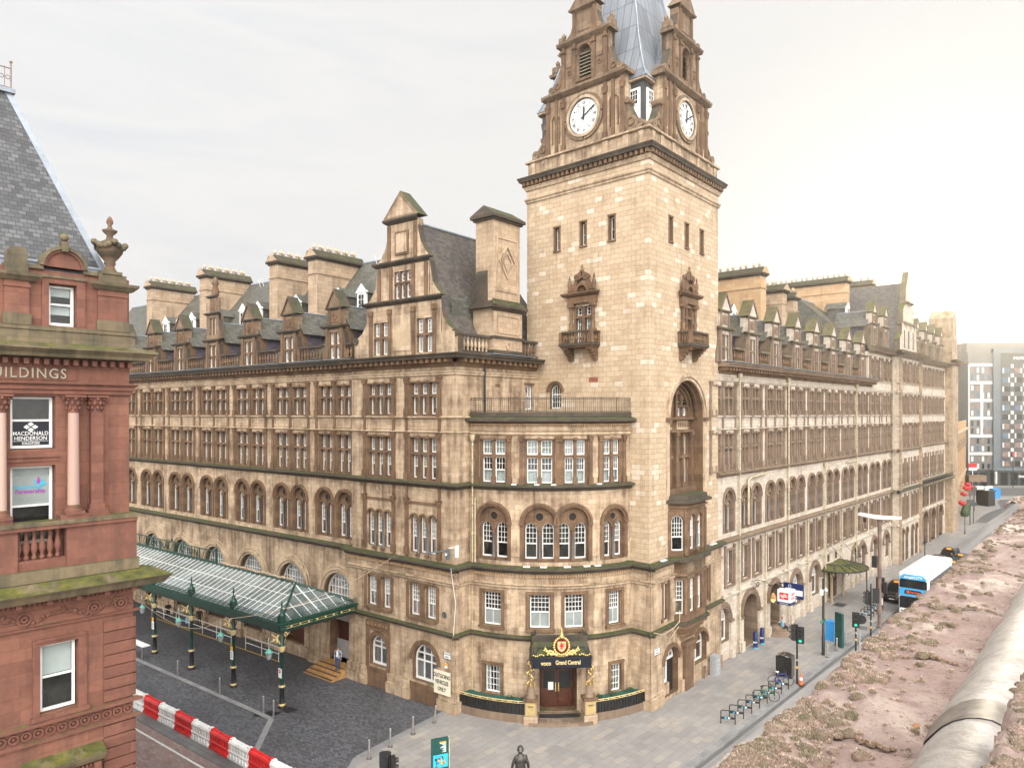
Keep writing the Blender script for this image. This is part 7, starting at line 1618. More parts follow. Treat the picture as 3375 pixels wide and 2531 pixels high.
m = MB(H); m.lathe(7.5, 1.2, [(.05, 4.2), (.12, 4.1), (.24, 3.85), (.25, 3.7)], 12); o = m.build('lamp_hood', ['step_tan'], r); m = MB(H); m.lathe(7.5, 1.2, [(.05, 3.4), (.15, 3.5), (.2, 3.7)], 12); m.build('globe', ['lamp_warm'], o)
def rail_logo(par, fr, a, n, z, s, mat='rail_red', ground=None, rd=1):
    m = MB(fr); U = lambda x, y: (a + rd * x * s, z + y * s)
    for y in (.22, -.22): m.prism([U(-1, y - .09), U(1, y - .09), U(1, y + .09), U(-1, y + .09)], n, n + .012)
    for q in ([(-.15, .72), (.12, .72), (.95, .22), (.68, .22)], [(.12, .22), (-.15, .22), (-.95, -.22), (-.68, -.22)] if 0 else [(-.95, -.22), (-.68, -.22), (.15, -.72), (-.12, -.72)], [(-.68, -.22), (-.4, -.22), (.68, .22), (.4, .22)]): m.prism([U(x, y) for x, y in q], n, n + .012)
    return m.build('rail_arrows', [mat], par)
st0 = H.p(9.6, 1.5, 3.4); r = thing('station_sign', 'white cube sign with red rail arrows hanging over the stepped doorway', 'sign', st0)
fs = H.turn(8.9, 1.5, 0, 1); m = MB(H); m.box(8.9, 9.95, 1.0, 2.1, 3.2, 4.2, 0); m.box(8.88, 9.97, .98, 2.12, 2.98, 3.2, 1); m.tube([(9.4, .0, 4.3), (9.4, 1.5, 4.3)], .04, 5, 2); m.build('box', ['sign_white', 'navy', 'black_iron'], r)
f = Fr(H.p(8.9, 1.0, 0)[:2], (H.n[0], H.n[1])); q = MB(f); f.n = (-H.d[0], -H.d[1]); f.flip = (f.d[0] * f.n[1] - f.d[1] * f.n[0]) < 0
q = MB(f); q.box(.18, .92, .0, .012, 3.42, 3.98); q.build('red_field', ['rail_red'], r); rail_logo(r, f, .55, .012, 3.7, .3, 'sign_white')
q = MB(H); q.box(9.1, 9.75, 2.1, 2.112, 3.45, 3.95); q.build('red_field', ['rail_red'], r); rail_logo(r, H, 9.42, 2.112, 3.7, .27, 'sign_white')
text_obj('lettering', 'National Rail', 'sign_white', f.p(.55, .025, 3.09), (f.d[0], f.d[1], 0), (0, 0, 1), .14, .003, r)
r = thing('shop_sign', 'navy and white projecting sign beside the white cube sign', 'sign', H.p(11.6, 1.0, 3.2)); f2 = Fr(H.p(11.6, .5, 0)[:2], (H.n[0], H.n[1])); f2.n = f.n; f2.flip = f.flip; m = MB(f2); m.box(0, 1.7, -.08, .08, 2.95, 4.25, 0); m.box(.05, 1.65, .08, .09, 3.25, 3.72, 1); m.ring(.55, 4.0, .12, .16, .08, .1, 1, 4, PI / 4, 2.25 * PI); m.tube([(-.5, 0, 4.1), (0, 0, 4.1)], .04, 5, 2); m.build('board', ['navy', 'sign_white', 'black_iron'], r)
text_obj('lettering', 'at TRAIN', 'sign_white', f2.p(.85, .085, 3.08), (f2.d[0], f2.d[1], 0), (0, 0, 1), .17, .003, r); text_obj('lettering', 'café', 'navy', f2.p(.75, .095, 3.48), (f2.d[0], f2.d[1], 0), (0, 0, 1), .3, .003, r)
m = MB(H)
for i in range(4): m.lathe(10.75, .25, [(1.5 - i * .28, i * .17), (1.5 - i * .28, .17 * (i + 1)), (.02, .17 * (i + 1))], 22)
m.build('entrance_steps', ['trim_grey'], hotel)
sit_ = H.p(10.6, .75, .5); person('seated person in pale blue and a ginger cap on the curved doorway steps', (sit_[0], sit_[1], .17), math.atan2(H.n[1], H.n[0]) - PI / 2 + .4, 'cloth_skyblue', 'cloth_black', 'hair_ginger', pose='sit')
m = MB(H); m.tube([(11.6, .3, 1.75), (11.9, 1.0, .95)], .035, 6); tag(m.build('stair_rail', ['steel'], None, at=H.p(11.7, .5, .5)), 'sloping steel stair rail at the curved doorway steps', 'handrail')
# mossy iron and glass canopy
mc = thing('entrance_canopy', 'round fronted mossy iron and glass canopy on the grey street front', 'canopy', H.p(25.9, 0, 3.3)); m = MB(H); N = 20
rim = [(25.9 - 3.3 * math.cos(PI * i / N), 3.3 * math.sin(PI * i / N) ** .8) for i in range(N + 1)]
m.grid([[(a, n, 3.35) for a, n in rim], [(25.9 + (a - 25.9) * .55, n * .55, 3.7) for a, n in rim], [(25.9 + (a - 25.9) * .5, n * .5, 3.78) for a, n in rim], [(25.9 + (a - 25.9) * .05, n * .05, 3.7) for a, n in rim]], 0, False); m.build('roof', ['ledge_bright'], mc)
m = MB(H); m.tube([(a, n, 3.33) for a, n in rim], .07, 5); m.tube([(25.9 + (a - 25.9) * .55, n * .55, 3.74) for a, n in rim], .05, 5)
for a, n in rim[::2]: m.tube([(a, n, 3.4), (25.9 + (a - 25.9) * .5, n * .5, 3.76)], .03, 4)
for a in (24.2, 27.6): m.tube([(a, .05, 6.0), (25.9 + (a - 25.9) * 1.1, 2.4, 3.55)], .022, 5)
m.build('frame', ['black_iron'], mc); m = MB(H); m.lathe(24.0, .5, [(.14, 0), (.14, 2.5), (.2, 2.6)], 10, 0)
for i in range(14): m.ball(24.0 + random.uniform(-.22, .22), .5 + random.uniform(-.2, .2), 2.75 + random.uniform(-.1, .16), .08, 1, 5, 3)
m.lathe(27.7, .5, [(.1, 0), (.1, 3.3)], 8, 0); m.build('column', ['trim_pale', 'gold_paint'], mc)
m = MB(H); m.face([(22.9, .9, .004), (24.4, .9, .004), (24.4, 1.9, .004), (22.9, 1.9, .004)]); o = m.build('drain_cover', ['clad_dark'], None); o['kind'] = 'structure'
# ---- cycle stands and bicycles
def stand():
    m = MB(); m.tube([(-.42, 0, 0), (-.42, 0, .74), (-.36, 0, .82), (.36, 0, .82), (.42, 0, .74), (.42, 0, 0)], .032, 8); m.box(-.4, .4, -.02, .02, .3, .42); return m
r0 = lthing('cycle_stand', 'x', 'cycle stand'); stand().build('hoop', ['black_paint'], r0); m = MB()
for y in (-.022, .022): m.box(.0, .12, min(y, y * 1.1), max(y, y * 1.1), .32, .41, 0); m.box(-.2, -.08, min(y, y * 1.1), max(y, y * 1.1), .32, .41, 1)
m.build('sticker', ['sign_white', 'cyan_print'], r0)
ord_ = ['first', 'second', 'third', 'fourth', 'fifth', 'sixth', 'seventh', 'eighth']
hd = H.d
for i in range(8):
    x, y = 13.2 + .772 * i, 43.58 + .79 * i; ext = ('', '', '', '', ' holding the green bicycle', ' behind the green bicycle', '', ' holding the blue bicycle')[i]
    lab = '%s black hoop cycle stand%s counted along the long row' % (ord_[i], ext)
    r = r0 if i == 0 else dup(r0, (0, 0, 0), 0); r.location = (x, y, 0); r.rotation_euler = (0, 0, -.15 + RZH - PI / 4 - .1); r['label'] = lab; r['group'] = 'cycle stands along the kerb'
for i in range(5):
    p = H.p(20.4 + 1.0 * i, 4.7, 0); lab = '%s black cycle stand of the short row behind the traffic light' % ord_[i]; dup(r0, p, RZH - PI / 2, lab, 'cycle stands behind the lamp column')
def bike(loc, rz, mat, label, saddle='rubber'):
    r = lthing('bicycle', label, 'bicycle', loc, rz, 'bicycles at the stands')
    for x in (-.52, .52):
        m = MB(); rim_ = [(x + .34 * math.cos(2 * PI * i / 22), 0, .34 + .34 * math.sin(2 * PI * i / 22)) for i in range(23)]; m.tube(rim_, .022, 6)
        for i in range(10): t = 2 * PI * i / 10; m.tube([(x, 0, .34), (x + .33 * math.cos(t), 0, .34 + .33 * math.sin(t))], .003, 3, 1)
        m.ball(x, 0, .34, .04, 1, 6, 4); m.build('wheel', ['rubber', 'steel'], r)
    m = MB(); bb, seat, head = (-.08, 0, .3), (-.2, 0, .78), (.36, 0, .82)
    for p, q in ((bb, seat), (bb, (.38, 0, .68)), (seat, head), (bb, (-.52, 0, .34)), ((-.18, 0, .7), (-.52, 0, .34)), (head, (.38, 0, .66)), ((.38, 0, .68), (.52, 0, .34))): m.tube([p, q], .022, 6)
    m.build('frame', [mat], r); m = MB(); m.tube([(-.2, 0, .78), (-.23, 0, .92)], .014, 5); m.lathe(-.24, 0, [(.02, .9), (.12, .92), (.1, .96), (.02, .97)], 8, 0, True, 1.1, .7); m.build('saddle', [saddle], r)
    m = MB(); m.tube([(.36, 0, .82), (.33, 0, .98), (.35, .27, 1.0), (.25, .29, 1.0)], .014, 5); m.tube([(.33, 0, .98), (.35, -.27, 1.0), (.25, -.29, 1.0)], .014, 5); m.build('handlebar', ['black_iron'], r)
    m = MB(); m.lathe(-.08, 0, [], 3) if 0 else m.ring(-.08, .3, .03, .1, .03, .045, 0, 12, 0, 2 * PI); m.tube([(-.08, .05, .3), (.02, .08, .18)], .012, 4); m.tube([(-.08, -.05, .3), (-.18, -.08, .42)], .012, 4); m.box(-.06, .08, .07, .15, .16, .18); m.build('crank', ['black_iron'], r)
bike((16.75, 47.05, 0), -.15 + RZH - PI / 4 - .15, 'green_bike', 'bicycle with a green frame leaning on the middle of the long stand row'); bike((18.75, 49.75, 0), RZH - PI / 4 - .2, 'blue_bike', 'bicycle with a blue frame and white saddle beside the black litter bin', 'sign_white')
# ------------------------------------------------------------------ vehicles (local +X = forward, wheels on the ground)
def loft(m, st, mat=0, k=10):
    """hull from stations (x, halfwidth, z0, z1, roundness)"""
    rows = []
    for x, w, z0, z1, e in st:
        row = []
        for i in range(k * 2):
            t = 2 * PI * (i + .5) / (k * 2); c, s = math.cos(t), math.sin(t); row.append((x, w * math.copysign(abs(c) ** e, c), (z0 + z1) / 2 + (z1 - z0) / 2 * math.copysign(abs(s) ** e, s)))
        rows.append(row)
    m.grid(rows, mat, True, True); m.face(rows[0], mat); m.face(rows[-1][::-1], mat)
def wheel(r, x, y, rad=.33, w=.2):
    m = MB(Fr((x, y), (1, 0))); m.ring(0, rad, rad * .62, rad, -w / 2, w / 2, 0, 18, 0, 2 * PI); o = m.build('wheel', ['rubber'], r); m = MB(Fr((x, y), (1, 0))); m.ring(0, rad, 0, rad * .63, -w * .4, w * .4, 0, 14, 0, 2 * PI); m.build('rim', ['galvanised'], o)
def taxi(loc, rz, label, lit=True, roofm='taxi_black'):
    r = lthing('taxi', label, 'taxi', loc, rz, 'taxis waiting at the rank'); m = MB()
    loft(m, [(2.28, .55, .42, .72, .5), (2.2, .78, .3, .9, .45), (1.9, .86, .25, 1.0, .4), (1.1, .89, .24, 1.1, .35), (.9, .9, .24, 1.14, .3), (-1.6, .9, .24, 1.16, .3), (-2.1, .86, .28, 1.12, .4), (-2.26, .7, .4, .95, .5)], 0); m.build('body', ['taxi_black'], r)
    m = MB(); F_ = [(1.2, 1.08, .84), (.55, 1.72, .66), (-1.55, 1.74, .66), (-2.08, 1.08, .82)]
    for s in (-1, 1): m.face([(x, s * w, z) for x, z, w in F_])
    m.face([(1.2, -.84, 1.08), (1.2, .84, 1.08), (.55, .66, 1.72), (.55, -.66, 1.72)]); m.face([(-2.08, -.82, 1.08), (-2.08, .82, 1.08), (-1.55, .66, 1.74), (-1.55, -.66, 1.74)]); m.build('glasshouse', ['black_glass'], r)
    m = MB(); loft(m, [(.62, .6, 1.68, 1.74, .5), (.4, .68, 1.68, 1.83, .5), (-.6, .7, 1.68, 1.87, .5), (-1.45, .68, 1.68, 1.83, .5), (-1.62, .6, 1.68, 1.75, .5)], 0)
    for s in (-1, 1):
        m.tube([(1.22, s * .85, 1.06), (.56, s * .68, 1.72)], .045, 5); m.tube([(-2.1, s * .83, 1.06), (-1.55, s * .68, 1.74)], .05, 5)
        for x in (-.1, -1.0): m.tube([(x, s * .88, 1.08), (x + .02, s * .68, 1.73)], .04, 5)
    m.build('roof', [roofm], r); m = MB(); m.box(.3, .45, -.25, .25, 1.8, 1.93); m.build('roof_sign', ['lamp_amber' if lit else 'amber'], r)
    for s in (-1, 1):
        m = MB(); m.ball(2.1, s * .62, .74, .14, 0, 8, 5, .7, 1, .9); m.build('headlight', ['white_plastic'], r); m = MB(); m.ball(1.15, s * .98, 1.12, .1, 0, 7, 4, .6, 1, .8); m.build('wing_mirror', ['taxi_black'], r)
        for x in (1.45, -1.4): wheel(r, x, s * .8)
    m = MB(); m.box(2.24, 2.3, -.26, .26, .42, .53); m.build('number_plate', ['sign_white'], r); m = MB()
    for j in range(4): m.box(2.2, 2.27, -.42, .42, .6 + j * .06, .63 + j * .06)
    m.build('grille', ['steel'], r); return r
hz = RZH + PI
tx = taxi(H.p(30.3, 5.0, -.12), hz, 'black taxi with roof bars of the orange roof lamp lit, parked beside the bus front')
for i, (a, n, rz, lab) in enumerate(((36.2, 5.1, hz, 'black taxi directly behind the first, half hidden by the bus'), (41.8, 5.2, hz, 'brown looking taxi roof showing just over the back of the bus'), (47.6, 5.2, hz, 'black taxi with a bright yellow roof lamp before the man in black'), (45.3, 7.2, hz, 'dark car roofed taxi standing in the road behind the bus'), (50.6, 7.1, hz, 'taxi standing in the road right beside the man in black'), (54.2, 5.2, hz, 'farthest dark taxi at the head of the rank'))): dup(tx, H.p(a, n, -.12), rz, lab)
bus = lthing('double_decker_bus', 'white and blue double decker bus at the kerb, partly hidden by the mossy parapet', 'bus', H.p(28.6, 7.95, -.12), hz); m = MB(); L = 5.2
def rbox(m, x0, x1, w, z0, z1, mat, r=.25):
    k = 5; row = []
    for s in (1, -1):
        for i in range(k + 1):
            t = PI / 2 * i / k if s > 0 else PI / 2 - PI / 2 * i / k; row.append((s * (w - r + r * math.cos(t)), z1 - r + r * math.sin(t)))
    row = [(w, z0)] + row + [(-w, z0)]
    m.grid([[(x, y, z) for y, z in row] for x in (x0, x1)], mat, False); m.face([(x1, y, z) for y, z in row], mat); m.face([(x0, y, z) for y, z in row[::-1]], mat)
rbox(m, -L, L - .25, 1.25, .3, 4.3, 0); loft(m, [(L - .26, 1.25, .3, 4.29, .18), (L - .05, 1.23, .32, 4.2, .2), (L + .04, 1.1, .5, 4.0, .3)], 0, 12); m.build('body', ['bus_white'], bus)
def bfront(z0, z1, w, mat, nm, x=L + .05, par=bus, r=.12):
    m = MB(); P = [(-w, z0), (w, z0), (w, z1 - r), (w - r, z1), (-w + r, z1), (-w, z1 - r)]; m.face([(x, y, z) for y, z in P]); m.face([(x - .12, y * 1.05, z) for y, z in P][::-1])
    for (y, z), (u, v) in zip(P, P[1:] + P[:1]): m.face([(x, y, z), (x, u, v), (x - .12, u * 1.05, v), (x - .12, y * 1.05, z)])
    return m.build(nm, [mat], par)
bfront(3.62, 4.12, 1.08, 'bus_blue', 'blue_panel', L + .05, bus, .3); bfront(2.85, 3.66, 1.12, 'black_glass', 'upper_windscreen', L + .055); bfront(2.1, 2.84, 1.14, 'bus_blue', 'blue_panel', L + .05); dp = bfront(2.3, 2.68, .72, 'black_glass', 'destination_display', L + .062); bfront(.95, 2.08, 1.12, 'black_glass', 'windscreen', L + .055); bfront(.35, .9, 1.12, 'bus_white', 'bumper', L + .05)
text_obj('lettering', 'simpliCITY', 'sign_white', (L + .06, 0, 3.86), (0, 1, 0), (0, 0, 1), .34, .004, bus, bold=.006); text_obj('lettering', '38', 'bus_display', (L + .07, -.45, 2.49), (0, 1, 0), (0, 0, 1), .3, .004, dp); text_obj('lettering', 'City Centre', 'bus_display', (L + .07, .2, 2.49), (0, 1, 0), (0, 0, 1), .2, .004, dp)
for s in (-1, 1):
    m = MB(); m.box(-L + .4, L - .5, min(s * 1.245, s * 1.262), max(s * 1.245, s * 1.262), 2.75, 3.6); m.build('side_window', ['black_glass'], bus); m = MB(); m.box(-L + .4, L - .5, min(s * 1.245, s * 1.262), max(s * 1.245, s * 1.262), 1.2, 2.05); m.build('side_window', ['black_glass'], bus)
    m = MB(); m.tube([(L, s * 1.2, 2.2), (L + .25, s * 1.4, 2.1), (L + .28, s * 1.4, 1.85)], .03, 5); m.box(L + .2, L + .32, s * 1.4 - .1, s * 1.4 + .1, 1.6, 2.0); m.build('wing_mirror', ['amber' if s > 0 else 'black_paint'], bus)
    for x in (3.0, -3.2): wheel(bus, x, s * 1.15, .48, .28)
    m = MB(); m.ball(L + .03, s * .9, .72, .12, 0, 8, 5, .4, 1.3, .8); m.build('headlight', ['sky_glass'], bus)
q = H.p(61.5, 1.6, -.0)
person('pedestrian in a blue coat walking by the dark arcade', (56.2, 98.1, 0), RZH - PI / 2 + .3, 'cloth_blue', 'cloth_blue', pose='walk'); person('pedestrian in white beside the dark arcade pier', (55.9, 99.0, 0), RZH + PI / 2, 'cloth_white', 'cloth_black', pose='walk', pack=None)
person('man in dark clothes walking in the road next to the taxis', (54.7, 88.7, -.12), RZH + 1.2, 'cloth_khaki', 'cloth_black', pose='walk')
# overhead wires
def wire(pts, label, r=.012, sag=.0):
    P = []
    for (x, y, z), (u, v, w) in zip(pts, pts[1:]):
        for i in range(13): t = i / 12; P.append((x + (u - x) * t, y + (v - y) * t, z + (w - z) * t - sag * 4 * t * (1 - t)))
    m = MB(); m.tube(P, r, 4); tag(m.build('overhead_wire', ['pot_cream'], None, at=P[0]), label, 'cable', 'slack cables')
wire([G.p(5.0, .6, 9.35), G.p(13, 8.5, 5.5), (-14.6, 27.6, 11.9)], 'pale slack cable looping from the pavilion ledge over the glass canopy', .018, .9)
m = MB(G); m.tube([(-.4, F1 + .56, 9.3), (-.44, F1 + .5, 8.7), (-.4, F1 + .12, 7.0), (-.36, F1 + .3, 4.9)], .022, 5); tag(m.build('wall_cable', ['white_plastic'], None, at=G.p(-.4, .4, 5)), 'white cable running down the pavilion corner', 'cable')
m = MB(TQ); m.tube([(-.5, F1 + .35, 5.1), (.6, F1 + .45, 4.75), (1.9, F1 + .5, 4.9), (2.5, F1 + .6, 5.2), (2.75, F1 + .5, 5.9)], .03, 5); m.tube([(.3, F1 + .4, 4.8), (1.4, F1 + .5, 4.3), (2.4, F1 + .6, 4.9)], .02, 5); tag(m.build('wall_cable', ['cream_pipe'], None, at=TQ.p(1, .4, 4.9)), 'pale cable draped under the ledge at the tower foot', 'cable')
# ------------------------------------------------------------------ RED CORNER BUILDING
RB = Fr((-14.5, 27.0), (-.6853, -.7282))
red = thing('red_sandstone_building', 'mossy red sandstone office building with a steep slate roof and a corner urn', 'office building', (-14.5, 27, 0))
w = MB(RB); t = MB(RB); W = 16
def redwin(a0, a1, z0, z1, meet, n=-.3, blind=None, dark=False):
    m = MB(RB)
    for x, y, z, q in ((a0, a1, z0, z0 + .1), (a0, a1, z1 - .07, z1), (a0, a0 + .09, z0 + .1, z1 - .07), (a1 - .09, a1, z0 + .1, z1 - .07), (a0 + .09, a1 - .09, meet - .035, meet + .035)): m.box(x, y, n - .03, n + .06, z, q, 0)
    o = m.build('sash_window', ['white_paint'], red); m = MB(RB); m.face([(a0, n, z0), (a1, n, z0), (a1, n, z1), (a0, n, z1)]); m.build('pane', ['glass'], o)
    if blind:
        m = MB(RB)
        for b in blind: m.face([(a0 + .08, n - .1, b[0]), (a1 - .08, n - .1, b[0]), (a1 - .08, n - .1, b[1]), (a0 + .08, n - .1, b[1])])
        m.build('blind', ['blind'], o)
    return o
ops = []; rep = 4.4
for k in range(3):
    o = k * rep
    ops += [(2.42 + o, 3.76 + o, 14.4, 17.16, 0, .4), (2.42 + o, 3.76 + o, 17.73, 19.58, 0, .4), (1.77 + o, 2.64 + o, 22.07, 23.54, 0, .35)]
w.wall(0, W, 13.2, 24.0, 0, ops, .4, 0, 1)
ops2 = []
for k in range(3):
    o = k * rep; ops2 += [(1.75 + o, 2.93 + o, 8.5, 10.9, 0, .35), (1.6 + o, 3.1 + o, 2.5, 6.6, 0, .5)]
w.wall(-.1, W, -.05, 13.2, .12, ops2, .35, 0, 1)
SB = Fr(RB.p(-.1, .12, 0)[:2], (-RB.n[0], -RB.n[1])); SB.n = (-RB.d[0], -RB.d[1]); SB.flip = (SB.d[0] * SB.n[1] - SB.d[1] * SB.n[0]) < 0
w2 = MB(SB); w2.wall(0, 18, -.05, 13.2, 0, [], .3, 0); w2.wall(.12, 18, 13.2, 24, -.1, [], .3, 0); w2.build('side_wall', ['red_stone'], red)
w.build('wall', ['red_stone', 'red_trim'], red)
iw = MB(RB); iw.box(.4, W, -9, -.95, 0, 23.8); iw.build('room_dark_block', ['room_dark'], red)
for i in range(30):      # rusticated corner blocks
    z = .2 + i * .43
    if z > 7.3 and z < 8.25 or z > 11.3: continue
    t.box(-.17, .92, .12, .2, z, z + .385, 0); t.box(-.175, -.1, -1.0, .2, z, z + .385, 0)
for k in range(3):
    o = k * rep
    redwin(1.8 + o, 2.9 + o, 8.53, 10.87, 9.72, -.12, [(9.75, 10.8)])
    for b in ((1.48, 1.75, 8.3, 11.12), (2.93, 3.15, 8.3, 11.12), (1.75, 2.93, 10.9, 11.12)): t.box(b[0] + o, b[1] + o, .12, .2, b[2], b[3], 0)
    t.box(1.56 + o, 3.06 + o, .2, .24, 11.02, 11.14, 0); t.box(1.4 + o, 3.2 + o, .12, .26, 8.3, 8.46, 0)
    m = MB(RB); m.mould(.95 + o, 3.5 + o, [(.12, 6.35), (.5, 6.45), (.6, 6.6), (.66, 6.75), (.12, 7.0)], 0, 0, 0, 1); m.box(1.2 + o, 3.3 + o, .12, .22, 5.6, 6.3, 2); 
    for s in (1.1, 3.3): m.box(s + o, s + .22 + o, .12, .5, 5.5, 6.4, 2)
    for j in range(18): m.box(1.1 + o + j * .13, 1.17 + o + j * .13, .12, .36, 6.25, 6.36, 2)
    m.build('door_hood', ['red_moss', 'red_moss', 'red_trim'], red)
    # upper windows between the columns
    o1 = redwin(2.45 + o, 3.73 + o, 17.76, 19.55, 18.73, -.34); o2 = redwin(2.45 + o, 3.73 + o, 14.43, 17.13, 15.76, -.34, [(16.75, 17.08)] if k == 0 else None)
    redwin(1.8 + o, 2.61 + o, 22.1, 23.51, 22.85, -.28, [(23.15, 23.48), (22.5, 22.8)])
    if k == 0:
        rd = (-RB.d[0], -RB.d[1], 0); n = -.325
        m = MB(RB); m.box(2.54, 3.64, n - .01, n, 17.87, 18.69, 0); pl = m.build('window_sign', ['navy_black'], o1)
        for tx, z, sz in (('MACDONALD', 18.27, .19), ('HENDERSON', 18.1, .19), ('SOLICITORS', 17.93, .11)): text_obj('lettering', tx, 'sign_white', RB.p(3.09, n + .004, z), rd, (0, 0, 1), sz, .002, pl, sx=.88, bold=.002)
        m = MB(RB)
        m.box(2.56, 3.62, n, n + .003, 18.0, 18.012, 0)
        for x, z in ((0, .1), (.1, 0), (-.1, 0), (0, -.1)): c, e = 3.09 + x * 1.25, 18.5 + z; m.face([(c - .095, n + .004, e), (c, n + .004, e + .075), (c + .095, n + .004, e), (c, n + .004, e - .075)])
        m.build('emblem', ['sign_white'], pl)
        m = MB(RB); m.face([(2.54, n - .012, 15.8), (3.64, n - .012, 15.8), (3.64, n - .012, 16.8), (2.54, n - .012, 16.8)]); pl = m.build('window_sign', ['frosted'], o2)
        text_obj('lettering', 'The Nursing', 'cyan_print', RB.p(3.18, n + .004, 16.4), rd, (0, 0, 1), .17, .002, pl, bold=.004, sx=.95); text_obj('lettering', 'Partnership', 'purple_print', RB.p(3.1, n + .004, 16.25), rd, (0, 0, 1), .2, .002, pl, bold=.004, sx=.98)
        m = MB(RB)
        for x, z, c, h in ((2.86, 16.6, 1, .2), (2.95, 16.55, 0, .14), (2.76, 16.52, 0, .2), (2.66, 16.5, 0, .12)): m.ball(x, n + .004, z + h * .5, h * .17, c, 7, 4, 1, .1, 1); m.prism([(x - h * .3, z - h * .4), (x - h * .2, z + h * .3), (x + h * .2, z + h * .3), (x + h * .3, z - h * .4)][::-1], n + .002, n + .006, c)
        m.build('emblem', ['cyan_print', 'purple_print'], pl)
    t.box(2.3 + o, 3.9 + o, -.3, .04, 17.3, 17.5, 0); t.box(2.3 + o, 3.9 + o, -.3, .1, 17.45, 17.52, 0)
    # attic window, arched pediment and ball
    for b in ((1.5, 1.77, 22.0, 23.83), (2.64, 2.85, 22.0, 23.83), (1.77, 2.64, 23.56, 23.83)): t.box(b[0] + o, b[1] + o, 0, .09, b[2], b[3], 0)
    t.box(1.46 + o, 2.88 + o, .06, .14, 23.74, 23.84, 2)
    c = 2.17 + o; t.prism([(c - .56 * math.cos(PI * i / 12), 24.15 + .56 * math.sin(PI * i / 12)) for i in range(13)][::-1], -.4, .02, 0); t.ring(c, 24.15, .54, .64, -.4, .1, 0, 14); t.ring(c, 24.15, .63, .74, -.4, .18, 2, 14)
    for s in (-1, 1): t.box(c + s * .85 - .22, c + s * .85 + .22, -.3, .1, 24.0, 24.14, 2)
    t.prism([(c - .09, 24.7), (c - .13, 25.05), (c + .13, 25.05), (c + .09, 24.7)][::-1], -.1, .24, 2); t.ball(c, .08, 25.22, .15, 2, 10, 6)
# columns, pilasters
def corinth(a, r, z0, z1, n, square=False):
    m = MB(RB)
    m.box(a - r * 1.55, a + r * 1.55, n - r * 1.55, n + r * 1.55, z0, z0 + .12, 1)
    if square:
        m.box(a - r * 1.25, a + r * 1.25, n - r * 1.2, n + r * 1.2, z0 + .12, z0 + .3, 1); m.box(a - r, a + r, n - r, n + r, z0 + .3, z1 - .6, 1)
    else: m.lathe(a, n, [(r * 1.5, z0 + .12), (r * 1.5, z0 + .2), (r * 1.15, z0 + .24), (r * 1.3, z0 + .3), (r * 1.05, z0 + .34)], 16, 1); m.lathe(a, n, [(r, z0 + .34), (r * .9, z1 - .62)], 16, 0)
    m.lathe(a, n, [(r * .95, z1 - .62), (r * 1.02, z1 - .58), (r * .95, z1 - .55), (r * 1.05, z1 - .3), (r * 1.5, z1 - .08)], 12, 1)
    for j in range(8):
        u = 2 * PI * j / 8
        for k, (rr, z, s) in enumerate(((1.1, z1 - .45, .055), (1.2, z1 - .28, .065), (1.55, z1 - .13, .06))): m.ball(a + r * rr * math.cos(u + k * .39), n + r * rr * math.sin(u + k * .39), z, s, 1, 6, 4, 1, 1, 1.5 if k < 2 else 1)
    m.box(a - r * 1.7, a + r * 1.7, n - r * 1.6, n + r * 1.7, z1 - .07, z1, 1); m.build('column', ['pink_granite', 'red_trim'], red)
for k in range(3):
    o = k * rep
    corinth(1.94 + o, .19, 15.4, 19.62, .3); corinth(1.16 + o, .2, 15.4, 19.62, .06, True); corinth(4.1 + o, .19, 15.4, 19.62, .3)
    b = MB(RB); b.box(1.0 + o if k else -.1, 2.2 + o, 0, .5, 13.2, 15.0, 0); b.box(3.65 + o, 5.4 + o, 0, .5, 13.2, 15.0, 0); b.box(2.2 + o, 3.65 + o, .1, .42, 13.2, 13.95, 0); b.box(-.1 if not k else 1 + o, 5.4 + o, -.02, .58, 14.98, 15.12, 0); b.box(-.12 if not k else 1 + o, 5.4 + o, .0, .62, 15.12, 15.26, 1); b.box(1.5 + o, 2.4 + o, .03, .56, 15.26, 15.4, 0); b.box(.8 + o, 1.5 + o, -.02, .4, 15.26, 15.4, 0); b.box(3.8 + o, 4.4 + o, .03, .56, 15.26, 15.4, 0); b.box(-.16 if not k else 1 + o, 5.4 + o, 0, .6, 13.2, 13.62, 1)
    for j in range(6): b.lathe(2.3 + o + .12 + j * .235, .26, [(r * 1.15, 13.95 + z * 1.07) for r, z in BAL], 9, 0)
    b.build('balcony_balustrade', ['red_trim', 'red_moss'], red)
# entablatures
e = MB(RB)
e.mould(-.1, W, [(.12, 12.3), (.3, 12.36), (.3, 12.5), (.85, 12.58), (.95, 12.72), (1.1, 12.9), (.5, 13.22), (0, 13.24)], 1, 1, 0, 1)
e.mould(-.1, W, [(.12, 11.5), (.24, 11.53), (.24, 11.6), (.14, 11.62)], 0, 1); e.mould(-.1, W, [(.12, 8.12), (.3, 8.16), (.3, 8.26), (.12, 8.3)], 0, 1); e.mould(-.1, W, [(.12, 7.5), (.24, 7.54), (.24, 7.62), (.12, 7.66)], 0, 1)
e.mould(0, W, [(0, 19.64), (.1, 19.66), (.1, 19.8), (.16, 19.82), (.16, 19.94), (.26, 20.02), (.26, 20.06), (.03, 20.08)], 0, 1)
e.mould(0, W, [(0, 20.9), (.55, 20.94), (.6, 21.05), (.78, 21.2), (.78, 21.26), (.3, 21.42), (.12, 21.45)], 1, 1, 0, 1)
e.mould(0, W, [(.12, 21.4), (.12, 21.85), (.16, 21.88), (.16, 22.02), (-.2, 22.06)], 1, 1, 0, 1)
